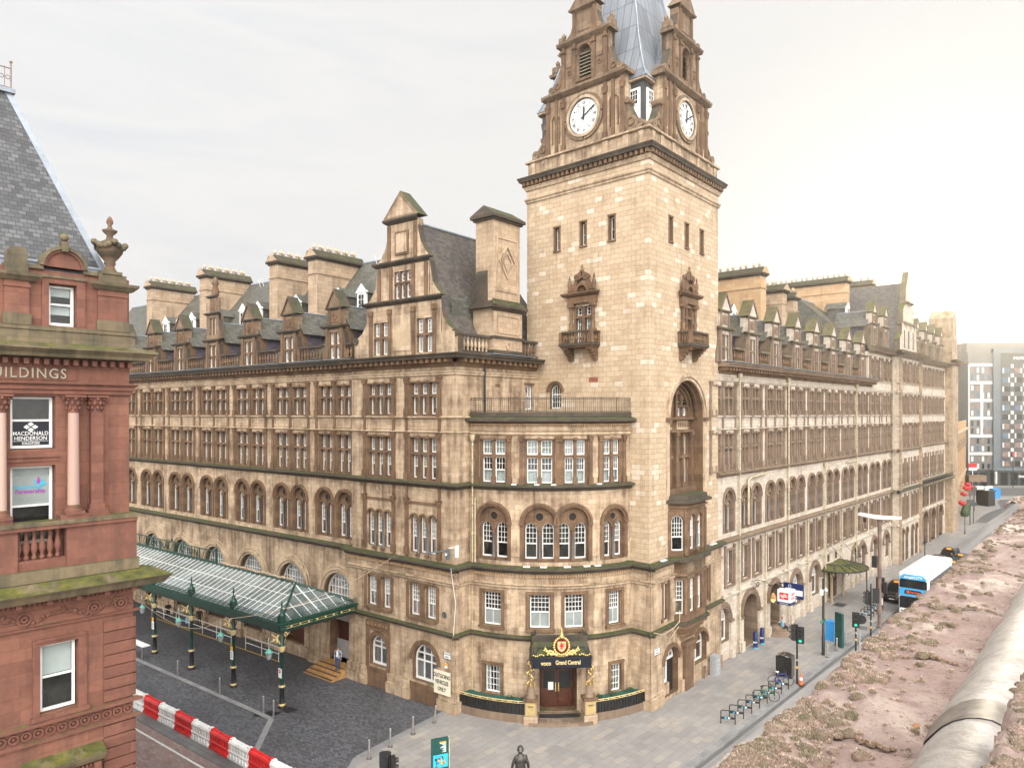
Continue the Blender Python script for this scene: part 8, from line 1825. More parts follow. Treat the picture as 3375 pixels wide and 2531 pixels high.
for i in range(54):
    a = -.02 + i * .3
    e.box(a, a + .15, 0, .3, 20.68, 20.88, 0); e.box(a - .05, a + .07, .12, .38, 12.36, 12.5, 0); e.box(a + .1, a + .22, .12, .38, 12.36, 12.5, 0)
    if i % 3 == 0: e.box(a, a + .16, .12, .72, 12.42, 12.56, 0)
for b in ((1.72, W, 20.14, 20.17), (1.72, W, 20.56, 20.59), (1.72, 1.76, 20.14, 20.59)): e.box(b[0], b[1], 0, .035, b[2], b[3], 0)
e.build('entablature', ['red_trim', 'red_moss'], red)
text_obj('lettering', 'BUILDINGS', 'letter_stone', RB.p(2.08, .02, 20.36), (-RB.d[0], -RB.d[1], 0), (0, 0, 1), .5, .025, red, align='RIGHT', spacing=1.2, bold=.004, sx=.86)
t.build('stone_dressing', ['red_trim', 'red_trim', 'red_moss'], red)
f = MB(RB); random.seed(21)
for i in range(340):
    a = random.uniform(-.1, 7.5); z = 11.9 + .2 * math.sin(a * 3.4) * random.uniform(.2, 1) + random.uniform(-.06, .06); f.ball(a, .14, z, random.uniform(.03, .075), 0, 6, 3, 1.2, .7, random.uniform(.6, 1.2))
for c in (.35, 1.25, 3.4, 5.6): f.ring(c, 11.92, .04, .11, .12, .22, 0, 10, 0, 2 * PI); f.ring(c, 11.92, .17, .23, .12, .2, 0, 12, 0, 2 * PI)
for i in range(30):
    a = .1 + i * .36; f.ring(a, 7.9, .11, .165, .12, .2, 0, 10, 0, 2 * PI); f.ball(a, .14, 7.9, .07, 0, 6, 4)
    for j in range(4): f.ball(a + .18 * (-1) ** j * .5 + .18, .13, 7.9 + .09 * (j - 1.5), .035, 0, 5, 3)
f.build('carved_frieze', ['red_trim'], red)
for k in range(3):
    o = k * rep
    for a0, a1 in (((.1, 1.09), (3.23, 3.95)) if k == 0 else ((3.23 + o, 3.95 + o),)):
        p = MB(RB); p.box(a0, a1, -.4, .12, 22.02, 23.55, 0); p.box(a0 - .05, a1 + .05, -.4, .18, 22.02, 22.4, 2); p.box(a0 - .03, a1 + .03, -.4, .16, 23.3, 23.42, 0); p.mould(a0, a1, [(.12, 23.5), (.2, 23.54), (.34, 23.68), (.36, 23.78), (-.4, 23.84)], 2, 1, 1)
        p.box(a0 + .02, a1 - .02, -.4, .1, 23.8, 24.12, 2)
        if a0 > 1: p.box(a0 + .04, a1 - .1, -.4, .05, 24.1, 24.55, 2); p.box(a0 + .1, a1 - .2, -.4, .0, 24.55, 24.68, 2)
        p.build('attic_pier', ['red_stone', 'red_trim', 'red_moss'], red)
stone('red_urn', (.17, .085, .055), (.22, .125, .08), (.09, .055, .038), mortar=0, stain=.95, staincol=(.055, .05, .03), moss=.8, moss2=(.06, .06, .018)); u = MB(RB); a, n = .62, -.15
u.box(a - .34, a + .34, n - .3, n + .3, 24.12, 24.24, 1); u.lathe(a, n, [(.27, 24.24), (.2, 24.34), (.15, 24.46), (.2, 24.54), (.2, 24.6), (.17, 24.63), (.3, 24.78), (.42, 24.95), (.46, 25.1), (.42, 25.25), (.38, 25.3), (.3, 25.36), (.14, 25.44), (.1, 25.6), (.24, 25.74), (.26, 25.8), (.1, 25.86), (.06, 25.98), (.12, 26.08), (.1, 26.2), (.03, 26.32)], 16, 0)
for j in range(26): q = 2 * PI * j / 26; u.ball(a + .45 * math.cos(q), n + .45 * math.sin(q), 25.2 + .07 * math.cos(q * 4), .085 + .02 * (j % 3), 1, 6, 4)
for q in (0, PI / 2, PI, 3 * PI / 2): u.ball(a + .53 * math.cos(q), n + .53 * math.sin(q), 25.3, .12, 1, 7, 5)
u.build('urn', ['red_urn', 'red_moss'], red)
r = MB(RB); zb, zt, T = 24.35, 31.0, 2.5
P0 = (.6, -.6, zb); P1 = (.6 + T, -.6 - T, zt)
r.face([P0, (W, -.6, zb), (W, -.6 - T, zt), P1], 0, uv=[(0, 0), (W, 0), (W, 7.1), (T, 7.1)]); r.face([P0, P1, (.6 + T, -14, zt), (.6, -14, zb)], 0, uv=[(0, 0), (T, 7.1), (14, 7.1), (14, 0)]); r.face([P1, (W, -.6 - T, zt), (W, -14, zt), (.6 + T, -14, zt)], 1)
for k in (-1, 1):
    d_ = .2; r.face([(P0[0] - .03, P0[1] + .03, zb - .02), (P1[0] - .03, P1[1] + .03, zt + .02), (P1[0] + (d_ if k > 0 else 0), P1[1] - (d_ if k < 0 else 0), zt + .03), (P0[0] + (d_ if k > 0 else 0), P0[1] - (d_ if k < 0 else 0), zb)], 1)
r.tube([(.55, -.55, zb), (W, -.55, zb)], .09, 5, 1); r.box(.55, W, -.62, -.5, zb - .28, zb, 1); r.box(.6 + T - .12, W, -.6 - T - .1, -.6 - T + .14, zt, zt + .16, 1); r.build('roof', ['slate_red_building', 'lead_flash'], red)
cr = MB(RB); n = -.6 - T
for z in (zt + .22, zt + .95): cr.tube([(.6 + T, n, z), (8, n, z)], .025, 4)
for i in range(24): a = .6 + T + i * .2; cr.tube([(a, n, zt + .16), (a, n, zt + 1.0)], .015, 4); cr.ring(a + .1, zt + .6, .06, .085, n - .01, n + .01, 0, 8, 0, 2 * PI)
cr.tube([(.6 + T, n, zt + .16), (.6 + T, n, zt + 1.15)], .03, 5); cr.ball(.6 + T, n, zt + 1.2, .06); cr.build('roof_cresting', ['clad_brown'], red)
cr = MB(RB); cr.box(2.3, 3.1, -6.6, -5.8, 26, 29.4); cr.build('chimney', ['chimney_stone'], red)
# ------------------------------------------------------------------ NEAR PARAPET WITH MOSS
PF = Fr((.814, 2.81), (.6546, .756)); PF.n = (.756, -.6546); PF.flip = True; ZP = 17.6
m, nt, b = newmat('wet_sandstone'); uv, ob = coords(nt)
c = ramp(nt, noise(nt, 9, 7, .7, ob), [(.25, (.17, .108, .09)), (.5, (.265, .18, .152)), (.72, (.35, .255, .222))])
wetf = ramp(nt, noise(nt, 2.2, 6, .65, ob), [(.46, (0, 0, 0)), (.6, (1, 1, 1))])
c = mix(nt, math_(nt, 'MULTIPLY', wetf, .35), c, (.34, .275, .245))
c = mix(nt, ramp(nt, noise(nt, 26, 4, .7, ob), [(.55, (0, 0, 0)), (.7, (.8, .8, .8))]), c, (.10, .062, .05)); c = mix(nt, ramp(nt, noise(nt, 4.5, 6, .7, ob), [(.5, (0, 0, 0)), (.66, (.6, .6, .6))]), c, (.13, .085, .068))
nt.link(c, b.inputs['Base Color']); nt.link(ramp(nt, wetf, [(0, (.8,) * 3), (1, (.52,) * 3)]), b.inputs['Roughness'])
bump(nt, b, math_(nt, 'ADD', noise(nt, 40, 6, .7, ob), math_(nt, 'MULTIPLY', noise(nt, 9, 4, .6, ob), 2.0)), .7, .012)
m, nt, b = newmat('lead_roll'); uv, ob = coords(nt)
c = ramp(nt, noise(nt, 7, 6, .65, ob, (1, 1, 1), .4), [(.28, (.25, .215, .19)), (.5, (.36, .325, .295)), (.75, (.47, .44, .41))])
c = mix(nt, ramp(nt, noise(nt, 22, 5, .7, ob), [(.55, (0, 0, 0)), (.75, (.7, .7, .7))]), c, (.20, .175, .15))
nt.link(c, b.inputs['Base Color']); b.inputs['Metallic'].default_value = .1; b.inputs['Roughness'].default_value = .55; bump(nt, b, math_(nt, 'ADD', noise(nt, 5, 4, .6, ob), math_(nt, 'MULTIPLY', noise(nt, 60, 4, .6, ob), .15)), .5, .03)
plain('lead_band', (.20, .17, .145), .5, .1, .25, 14)
def mossm(name, c0, c1, c2):
    m, nt, b = newmat(name); uv, ob = coords(nt)
    c = ramp(nt, noise(nt, 11, 4, .6, ob), [(.3, c0), (.5, c1), (.7, c2)]); c = mix(nt, .5, c, ramp(nt, noise(nt, 120, 2, .6, ob), [(.3, (.2, .2, .2)), (.7, (.8, .8, .8))]), 'OVERLAY'); nt.link(c, b.inputs['Base Color']); b.inputs['Roughness'].default_value = .95
mossm('moss_base', (.07, .068, .03), (.15, .11, .075), (.24, .16, .13)); mossm('moss_tip', (.36, .31, .19), (.52, .42, .34), (.60, .45, .38)); mossm('moss_red', (.30, .10, .05), (.36, .16, .08), (.34, .26, .10))
pp = thing('stone_parapet', 'mossy pink sandstone coping with a lead covered roll along the near roof edge', 'parapet', PF.p(2, .3, 17))
random.seed(8)
def hgt(a, n): return .012 * math.sin(a * 5.1 + n * 9) + .008 * math.sin(a * 13 + n * 21) - .02 * max(0, 1 - n / .05)
joints = [-.55, .62, 1.95, 3.3, 4.9, 6.6, 8.4, 10.5, 13]
m = MB(PF); rows = []
a = -1.6; A_ = []
while a < 15: A_.append(a); a += .045 if a < 3 else .09 if a < 6 else .2
NN = [0, .012, .03, .06, .1, .15, .2, .26, .32, .38, .44, .5, .55, .6]
edge = [random.uniform(-.012, .012) for _ in A_]
for i, a in enumerate(A_):
    jd = min(abs(a - j) for j in joints); dip = -.018 if jd < .025 else 0; rg = lambda: random.uniform(-.0035, .0035)
    rows.append([(a, -.02 + edge[i], ZP - .4), (a, edge[i], ZP - .07)] + [(a, n + (edge[i] if n < .06 else 0), ZP + hgt(a, n) + dip + rg()) for n in NN])
m.grid(rows, 0); m.build('coping', ['wet_sandstone'], pp)
m = MB(PF); m.box(-1.6, 15, .12, 1.5, 13.5, ZP - .3, 0); m.build('wall', ['red_stone'], pp)
rollp = [(.56, -.02), (.575, .015), (.6, .05), (.635, .095), (.675, .13), (.72, .155), (.765, .168), (.805, .17), (.84, .158), (.868, .13), (.884, .085), (.89, .02), (.892, -.3)]
def roll(a0, a1, grow, mat, name, step=.06):
    m = MB(PF); k = max(2, int((a1 - a0) / step)); rows = []
    for i in range(k + 1):
        a = a0 + (a1 - a0) * i / k; q = .006 * math.sin(a * 4.3) + .004 * math.sin(a * 11)
        rows.append([(a, .7 + (n - .7) * (1 + grow * 6) + q, ZP + z + grow + .5 * q) for n, z in rollp])
    m.grid(rows, 0); return m.build(name, [mat], pp)
roll(-1.6, .93, 0, 'lead_roll', 'lead_sheet'); roll(.9, 1.5, .002, 'lead_roll', 'lead_sheet'); roll(1.46, 15, .0, 'lead_roll', 'lead_sheet'); roll(.74, 1.0, .006, 'lead_band', 'lap_band', .03)
# mossy block at the camera's right
m = MB(PF); rows = []; A2 = [-1.6 + i * .03 for i in range(70)]; N2 = [.93, .935, .95, .98, 1.02, 1.06, 1.1]
for a in A2: j = random.uniform(-.008, .008); rows.append([(a, .945 + j, ZP - .3)] + [(a, n + j + .003 * random.random(), 18.1 - .015 - (.03 if n < .94 else 0) + .012 * math.sin(a * 17 + n * 40) + random.uniform(-.004, .004)) for n in N2])
m.grid(rows, 0); m.build('coping_block', ['wet_sandstone'], pp)
m = MB(PF); rows = []
for i in range(9):
    a = 9.6 + i * .12; rows.append([(a, .0 + .12 * math.sin(u) * (1 if 0 < i < 8 else .6) - .02, ZP + .05 + .09 * math.cos(u) + random.uniform(-.01, .01)) for u in [-1.8 + .4 * q for q in range(10)]])
m.grid(rows, 0); m.build('coping_stone', ['wet_sandstone'], pp)
ms = MB(PF); nb = 0
def cushion(a, n, r, h, dens, red_=0, z=None, bl=1.0):
    zz = (ZP + hgt(a, n) - .004) if z is None else z; sq = random.uniform(.6, 1.0); ph = random.uniform(0, 6.28); k = 9; rows = []
    lob = [1 + .18 * math.sin(3 * 2 * PI * i / k + ph) + random.uniform(-.1, .1) for i in range(k)]
    for f_, hh in ((1, 0), (.93, .45), (.7, .82), (.35, .98), (.02, 1.0)): rows.append([(a + r * f_ * lob[i] * math.cos(2 * PI * i / k) , n + r * sq * f_ * lob[i] * math.sin(2 * PI * i / k), zz + h * hh * random.uniform(.9, 1.08)) for i in range(k)])
    ms.grid(rows, 0, True, True)
    for _ in range(dens):
        u, v = random.uniform(0, 2 * PI), math.sqrt(random.random()); x, y = a + r * v * math.cos(u), n + r * sq * v * math.sin(u); zc = zz + h * math.sqrt(max(0, 1 - v * v)) * .97
        dx, dy, dz = math.cos(u) * v + random.uniform(-.5, .5), math.sin(u) * v + random.uniform(-.5, .5), random.uniform(.5, 1.2); l = random.uniform(.005, .011) * bl; wv = l * .22; q = random.uniform(0, PI); wx, wy = wv * math.cos(q), wv * math.sin(q)
        ms.face([(x - wx, y - wy, zc - .002), (x + wx, y + wy, zc - .002), (x + dx * l, y + dy * l, zc + dz * l)], 2 if random.random() < red_ else 1, uv=[(0, 0)] * 3)
def patch(a, n): return .5 + .5 * math.sin(a * 1.9 + 1.2 + 2 * n) * math.cos(a * .63 - n * 3)
cnt_ = 0
for _ in range(9000):
    a = random.uniform(-1.3, 1) ** 1 if random.random() < .3 else random.uniform(-.5, 13); n = random.uniform(.0, .54); e = max(0, 1 - n / .36)
    pr = (.05 + .8 * e * patch(a, n) ** 1.3) * (1.0 if a < 4 else .85)
    if 1.15 < a < 2.25 and n < .4: pr = max(pr, .8 * max(0, 1 - n / .42))
    if random.random() > pr * .62: continue
    big = random.random(); r = (.009 + .011 * random.random()) if big < .55 else (.018 + .024 * random.random()) * (1 if n < .4 else .6)
    cushion(a, n + .005, r * 1.25, r * random.uniform(.55, .85), int((20 + 2600 * r) * (1 if a < 2.5 else .55 if a < 5 else .22)), .12); cnt_ += 1
for j in joints:
    n = .02
    while n < .52:
        if random.random() < .85: r = random.uniform(.01, .02); cushion(j + random.uniform(-.012, .012), n, r, r * .7, int((16 + 1700 * r) * (1 if j < 3 else .4)), .45)
        n += .02
for _ in range(150): a, n = random.uniform(-1.4, .3), random.uniform(.955, 1.08); r = random.uniform(.01, .035); cushion(a, n, r, r * .5, int(3800 * r), .05, 18.085, .5)
for _ in range(26): cushion(random.uniform(9.6, 10.5), random.uniform(-.07, .05), .03, .025, 14, .1, ZP + .12)
for _ in range(1500):
    a = random.uniform(-1.3, 7); n = .555 - abs(random.gauss(0, .03)) if random.random() < .45 else random.uniform(.02, .55); cushion(a, n, random.uniform(.002, .007), .004, 1, .3)
mo = ms.build('moss', ['moss_base', 'moss_tip', 'moss_red'], None, at=PF.p(1, .2, ZP)); mo['kind'] = 'stuff'; mo['label'] = 'dry pink and green moss cushions growing over the near sandstone coping'
def pebble(a, n, r, mat, name, label):
    m = MB(PF); m.ball(a, n, ZP + hgt(a, n) + r * .3, r, 0, 7, 5, 1, .7, .5); return tag(m.build(name, [mat], None, at=PF.p(a, n, ZP)), label, 'debris')
pebble(-.35, .5, .016, 'flags_dark', 'stone_chip', 'small grey stone chip on the coping close to the lead roll'); pebble(.93, .505, .022, 'moss_red', 'moss_tuft', 'rust red moss tuft against the lead roll beside its lap band')
m = MB(PF); m.box(.1, .17, .42, .47, ZP + .012, ZP + .022); tag(m.build('stone_flake', ['wet_sandstone'], None, at=PF.p(.13, .45, ZP)), 'flat flake of sandstone lying near the foot of the lead roll', 'debris')
m = MB(PF)
for i in range(40): a = -.62 + i * .012; m.tube([(a, -.01, ZP - .03), (a + random.uniform(-.01, .01), random.uniform(-.05, -.02), ZP + random.uniform(-.02, .02)), (a + .01, -.012, ZP - .01)], .003, 3)
tag(m.build('bird_spikes', ['black_iron'], None, at=PF.p(-.4, 0, ZP)), 'black tangle of wire spikes at the outer lip of the mossy coping', 'bird spikes')
# ------------------------------------------------------------------ FAR END OF THE STREET
FLB = Fr((77.2, 125.0), (28.2, 41.5), -.3, False); st = thing('station_side_building', 'long lower sandstone station side with tall blind arches beyond the hotel', 'building', (77.2, 125, 0)); ops = []; w = MB(FLB); t = MB(FLB)
for i in range(9):
    c = 5 + i * 7.2; ops.append((c - 2.2, c + 2.2, 5.6, 13.6, 2.2, .8)); ops.append((c - 2.1, c + 2.1, .1, 4.2, 2.1, 1.0)); t.ring(c, 11.4, 2.2, 2.5, 0, .15, 0, 12)
w.wall(-4, 66, -.5, 15.4, 0, ops, .8, 0, 0); w.box(-4, 66, -8, -1.0, 0, 15.2, 1); w.build('wall', ['orange_stone', 'clad_brown'], st)
t.mould(-4, 66, [(0, 15.0), (.5, 15.1), (.9, 15.4), (.9, 15.6), (0, 15.8)], 0, 1, 1); t.mould(-4, 66, [(0, 5.0), (.3, 5.1), (.3, 5.3), (0, 5.4)], 0); t.box(-4, 66, -.3, -.1, 15.8, 17.2, 1)
for i in range(12): t.box(-4 + i * 6.3, -3.4 + i * 6.3, -.4, .1, 15.8, 17.4, 1)
t.build('stone_dressing', ['trim_pale', 'orange_stone'], st)
for i, (a, z, mt, lab) in enumerate(((4.5, 2.6, 'flower_red', 'red hanging sign on the station side nearest the dark pier'), (13.5, 3.4, 'flower_red', 'red hanging sign on the station side just left of the green one'), (19, 3.0, 'awning_green', 'green hanging sign on the far station side'), (24, 3.6, 'flower_red', 'red hanging sign on the station side just past the green one'), (33, 3.6, 'flower_red', 'farthest red hanging sign on the station side'))):
    m = MB(FLB); m.lathe(a, 1.3, [(.15, z), (.65, z + .4), (.6, z + .7), (.1, z + .9)], 8); m.tube([(a, 0, z + .9), (a, 1.3, z + .9)], .05, 4); tag(m.build('hanging_sign', [mt], None, at=FLB.p(a, 1.3, z)), lab, 'sign', 'hanging signs on the station side')
for i in range(3):
    m = MB(FLB); a = 8 + i * 4.5; m.ball(a, 1.6, .9, .75, 0, 8, 5, 1, 1, 1.1); m.lathe(a, 1.6, [(.4, 0), (.5, .5)], 8, 1); tag(m.build('planter_bush', ['shrub_leaf', 'trim'], None, at=FLB.p(a, 1.6, 0)), 'dark bush in a tub by the station side arches, %s of three' % ('nearest', 'middle', 'farthest')[i], 'bush', 'bushes by the station side')
for i, a in enumerate((1.5, 3.5)):
    m = MB(FLB); n = -2.0; m.tube([(a, n, 15.2), (a, n, 18.0)], .08, 5); m.lathe(a, n + .3, [(.75, 17.4), (.5, 17.7), (.1, 17.9)], 12); tag(m.build('satellite_dish', ['galvanised'], None, at=FLB.p(a, n, 17)), ('grey rooftop dish nearer the hotel pier', 'grey rooftop dish farther from the hotel pier')[i], 'satellite dish')
MF = Fr((119.0, 186), (1, -.02), -1.5, False); mt = thing('modern_hotel_block', 'grey chequered modern hotel block closing the far end of the street', 'hotel building', (119, 186, 0)); w = MB(MF)
Hh = 37.2; w.box(0, 6.4, -12, 0, 5.6, Hh - 1, 0); w.box(6.4, 60, -12, .3, 5.6, Hh, 1); w.box(.2, 60, -12, -.6, 0, 5.6, 2); w.box(.1, 60, -12, -.8, Hh - 1, Hh + 1.6, 0); w.build('wall', ['clad_grey', 'clad_dark', 'clad_dark'], mt)
w = MB(MF)
w.box(6.2, 8.0, .3, .5, 5.4, Hh, 0); w.box(8.0, 60, .3, .5, Hh - 1.2, Hh, 0); w.box(8, 60, .3, .5, 5.4, 6.2, 0)
w.build('frame', ['clad_blue'], mt); w = MB(MF)
for k in range(6): z = 5.6 + k * 4.62; w.box(.3, 6.2, 0, .12, z + 3.85, z + 4.62, 0)
for k in range(3): z = 5.6 + (k + 2) * 4.62; w.box(3.1, 3.8, 0, .1, z, z + 3.85, 0)
w.box(-.02, .3, 0, .15, 5.6, 33, 0); w.build('white_band', ['clad_white'], mt)
for k in range(6):
    for j in range(4):
        for h in (.25, 2.2):
            z = 5.6 + k * 4.62 + h; m = MB(MF); a = .75 + j * 1.45 - (.15 if j > 1 else 0); m.box(a, a + .6, 0, .03, z, z + 1.35); m.build('window', [random.choice(['black_glass', 'sky_glass', 'clad_white', 'clad_brown'])], mt)
for k in range(11):
    z = 6.6 + k * 2.42
    for j in range(3):
        a = 8.6 + j * 3.15; m = MB(MF); m.box(a, a + 1.9, .3, .34, z, z + 1.3, 0); m.box(a + (1.5 if (j + k) % 2 else 0), a + (1.9 if (j + k) % 2 else .4), .34, .38, z, z + 1.3, 1); m.build('room_window', [random.choice(['black_glass', 'sky_glass', 'clad_brown', 'black_glass']), 'clad_white'], mt)
        m = MB(MF); m.box(a + 2.15, a + 2.9, .3, .36, z + 1.35, z + 2.3); m.build('white_panel', ['clad_white'], mt)
for j in range(7): m = MB(MF); m.box(.9 + j * 2.6, 2.7 + j * 2.6, -.6, -.5, .6, 4.9); m.build('shopfront', ['black_glass'], mt)
m = MB(MF); m.box(6.5, 7.0, .3, .8, 2.0, 5.2); m.build('banner', ['clad_white'], mt)
text_obj('lettering', 'MOTEL', 'sign_white', MF.p(13.1, .55, 34.6), (1, -.02, 0), (0, 0, 1), 1.0, .05, mt, sx=1.15); text_obj('lettering', 'ONE', 'cyan_print', MF.p(16.2, .55, 34.6), (1, -.02, 0), (0, 0, 1), 1.0, .05, mt); text_obj('lettering', 'motel one', 'sign_white', MF.p(15.4, .4, 4.0), (1, -.02, 0), (0, 0, 1), 1.3, .05, mt)
sheet('pavement', WORLD, [(68, 118), (76.6, 119.4), (88, 133), (98, 143), (103.5, 152), (107, 156.2), (114, 157.6), (150, 158), (190, 230), (70, 230)], .006, 'slabs', .13)
sheet('road', WORLD, [(105, 163), (200, 163), (200, 180), (105, 180)], .012, 'asphalt_plain')
def small(name, label, cat, x, y, fn, mats, rz=0, group=None):
    m = MB(); fn(m); o = m.build(name, mats, None); o.location = (x, y, 0); o.rotation_euler = (0, 0, rz); return tag(o, label, cat, group)
small('kiosk', 'dark square advertising kiosk standing on the far traffic island', 'kiosk', 97.1, 146.2, lambda m: (m.box(-1.2, 1.2, -1.2, 1.2, 0, 2.9, 0), m.box(-1.35, 1.35, -1.35, 1.35, 2.9, 3.15, 0), m.lathe(0, 0, [(.5, 3.15), (.3, 3.5), (.05, 3.9)], 8, 1)), ['black_paint', 'galvanised'], .5)
small('recycling_bin', 'blue bin on the far pavement right of the dark kiosk', 'bin', 107.7, 159, lambda m: (m.box(-.8, .8, -.6, .6, 0, 1.9, 0), m.box(-.85, .85, -.65, .65, 1.9, 2.1, 0)), ['blue_cabinet'])
small('bus_shelter', 'pale green roofed shelter in front of the far grey hotel', 'shelter', 114.5, 176, lambda m: (m.box(-2.2, 2.2, -.8, .8, 2.0, 3.6, 0), m.box(-2.2, -2.0, -.8, .8, 0, 2, 1), m.box(2, 2.2, -.8, .8, 0, 2, 1)), ['trim_grey', 'black_paint'])
small('station_totem', 'small red and white station sign at the end of the station side', 'sign', 115.0, 178, lambda m: (m.box(-1, 1, -.1, .1, 4.6, 6.2, 1), m.box(-1, 1, -.12, .12, 5.3, 6.3, 0), m.tube([(0, 0, 0), (0, 0, 4.6)], .1, 6, 1)), ['rail_red', 'sign_white'])
for i, (x, y, h, lab) in enumerate(((89.4, 137.9, 5.5, 'tall grey pole on the far pavement before the kiosk'), (77.6, 120.8, 5.2, 'thin double sign pole nearer than the far kiosk'), (79.3, 122.5, 4.6, 'thin pole right beside the double sign pole'), (116, 160, 5.6, 'tall lamp pole right of the blue bin'))): small('pole', lab, 'pole', x, y, lambda m: (m.lathe(0, 0, [(.09, 0), (.07, h)], 6, 0), m.box(-.5, .5, -.1, .1, h - 1.6, h - .9, 0)) if i < 3 else m.lathe(0, 0, [(.1, 0), (.07, h)], 6, 0), ['clad_dark'], 0, 'poles at the far junction')
for i, (x, y, z) in enumerate(((126.5, 180, 8.2), (127.5, 176, 3.4))): small('far_traffic_light', ('red traffic light high before the far hotel', 'red traffic light low before the far hotel')[i], 'traffic light', x, y, lambda m: (m.lathe(0, 0, [(.1, 0), (.1, z)], 6, 0), m.box(-.3, .3, -.2, .2, z - .3, z + .9, 0), m.ball(0, -.25, z + .3, .28, 1, 8, 5)), ['black_paint', 'lamp_red'], 0, 'far traffic lights')
for i in range(3): r = dup(BR['plastic_red' if i == 0 else 'plastic_white'], (112.4 + i * 2.1, 174.5, 0), 0, ('red plastic barrier far off under the shelter', 'white plastic barrier far off beside the red one', 'white plastic barrier farthest along before the grey hotel')[i], 'barriers at the far junction')
person('pair member in grey walking on the far pavement right of the blue bin', (122.5, 160.5, 0), 2, 'cloth_grey', 'cloth_black', pose='walk'); person('pair member in dark clothes walking on the far pavement', (123.6, 160.2, 0), 2, 'cloth_black', 'cloth_black', pose='walk')
hz_ = MB(); hz_.box(-110, 240, -40, 260, -2.5, 61); m = bpy.data.materials.new('haze_air'); m.use_nodes = True; MATS['haze_air'] = m; nt = NT(m); nt.n.remove(nt.n['Principled BSDF'])
pv = nt.new('ShaderNodeVolumePrincipled'); pv.inputs['Color'].default_value = (1, .95, .86, 1); pv.inputs['Density'].default_value = .00065; pv.inputs['Anisotropy'].default_value = .82
nt.link(pv.outputs[0], nt.n['Material Output'].inputs['Volume']); ho = hz_.build('haze', ['haze_air'], None); ho['kind'] = 'stuff'
# ------------------------------------------------------------------ camera, sky, light
cam = bpy.data.cameras.new('camera'); co = bpy.data.objects.new('camera', cam); COL.objects.link(co); SC.camera = co
co.location = (0, 0, CAMZ); co.rotation_euler = (PI / 2, 0, 0)
cam.sensor_width = 36; cam.lens = 36 * FPX / 3375; cam.shift_y = 94.5 / 3375; cam.clip_start = .05; cam.clip_end = 5000
SUN_AZ = math.radians(31.5); SUN_EL = math.radians(7)
sd = Vector((math.sin(SUN_AZ) * math.cos(SUN_EL), math.cos(SUN_AZ) * math.cos(SUN_EL), math.sin(SUN_EL)))
wd = bpy.data.worlds.new('World'); SC.world = wd; wd.use_nodes = True; nt = NT(wd)
bg = nt.n['Background']; sky = nt.new('ShaderNodeTexSky', sky_type='NISHITA', sun_disc=False, sun_elevation=SUN_EL, sun_rotation=SUN_AZ)
tc = nt.new('ShaderNodeTexCoord'); vec = tc.outputs['Generated']
nrm = nt.new('ShaderNodeVectorMath', operation='NORMALIZE'); nt.link(vec, nrm.inputs[0])
dt = nt.new('ShaderNodeVectorMath', operation='DOT_PRODUCT'); nt.link(nrm.outputs[0], dt.inputs[0]); dt.inputs[1].default_value = sd
sx = nt.new('ShaderNodeSeparateXYZ'); nt.link(nrm.outputs[0], sx.inputs[0])
# thin bright overcast: streaky veil, warm towards the hidden sun, extra brightness added behind the viewer to light the street fronts
st = noise(nt, 1.5, 6, .55, nrm.outputs[0], (1.2, 1.2, 6.5), .6)
veil = ramp(nt, st, [(.36, (.80, .835, .91)), (.47, (.90, .92, .955)), (.56, (.985, .985, .985)), (.66, (.93, .94, .955))])
d = dt.outputs['Value']
veil = mix(nt, ramp(nt, d, [(.5, (0, 0, 0)), (.9, (.8, .8, .8)), (1, (1, 1, 1))]), veil, (.965, .95, .925))
glow = ramp(nt, d, [(.93, (0, 0, 0)), (.985, (.05, .045, .03)), (.996, (.35, .30, .18)), (1, (2.6, 2.3, 1.6))])
veil = mix(nt, 1.0, veil, glow, 'ADD')
yb = ramp(nt, math_(nt, 'ADD', math_(nt, 'MULTIPLY', sx.outputs[1], .5), .5), [(.15, (1, 1, 1)), (.62, (0, 0, 0))])
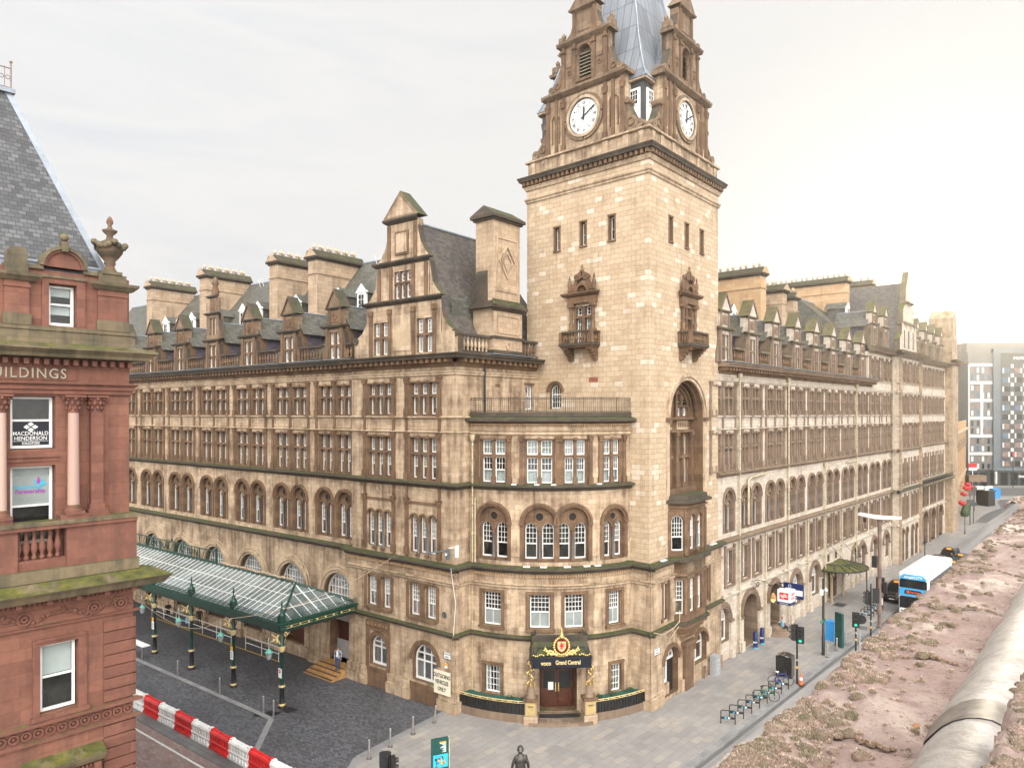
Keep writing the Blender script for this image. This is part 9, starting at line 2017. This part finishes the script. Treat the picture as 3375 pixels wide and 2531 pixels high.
veil = mix(nt, yb, veil, (BACKSKY, BACKSKY * .985, BACKSKY * .955) if 'BACKSKY' in globals() else (2.7, 2.65, 2.6))  # back half of the sky brightened to light the fronts
up = ramp(nt, sx.outputs[2], [(.55, (0, 0, 0)), (.95, (1, 1, 1))])
veil = mix(nt, up, veil, (1.5, 1.5, 1.52))
low = ramp(nt, sx.outputs[2], [(.0, (.75, .75, .75)), (.38, (0, 0, 0))]); front = ramp(nt, sx.outputs[1], [(.0, (0, 0, 0)), (.3, (1, 1, 1))]); veil = mix(nt, math_(nt, 'MULTIPLY', low, front), veil, (1.02, 1.0, .975))
lb = nt.new('ShaderNodeVectorMath', operation='DOT_PRODUCT'); nt.link(nrm.outputs[0], lb.inputs[0]); lb.inputs[1].default_value = Vector((.10, -.74, .66)).normalized()
veil = mix(nt, 1.0, veil, ramp(nt, lb.outputs['Value'], [(.55, (0, 0, 0)), (.8, (1.5, 1.47, 1.4)), (1, (6.6, 6.45, 6.15))]), 'ADD')  # added bright lobe, high behind the viewer, lifts the walls facing it
nk = nt.new('ShaderNodeVectorMath', operation='SCALE'); nt.link(sky.outputs[0], nk.inputs[0]); nk.inputs['Scale'].default_value = .004
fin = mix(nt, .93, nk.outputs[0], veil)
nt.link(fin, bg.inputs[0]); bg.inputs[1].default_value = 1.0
sl = bpy.data.lights.new('sun', 'SUN'); so = bpy.data.objects.new('sun', sl); COL.objects.link(so)
sl.energy = 2.2; sl.angle = math.radians(12); sl.color = (1, .87, .66)
so.rotation_euler = sd.to_track_quat('Z', 'Y').to_euler(); so.location = (60, 90, 60)
SC.view_settings.view_transform = 'Standard'; SC.view_settings.look = 'None'; SC.view_settings.exposure = 0; SC.view_settings.gamma = 1
cy = SC.cycles; cy.use_denoising = True
try: cy.denoiser = 'OPENIMAGEDENOISE'
except Exception: pass
cy.max_bounces = 6; cy.diffuse_bounces = 3; cy.glossy_bounces = 3; cy.transmission_bounces = 4; cy.transparent_max_bounces = 10
cy.caustics_reflective = False; cy.caustics_refractive = False; cy.sample_clamp_indirect = 6
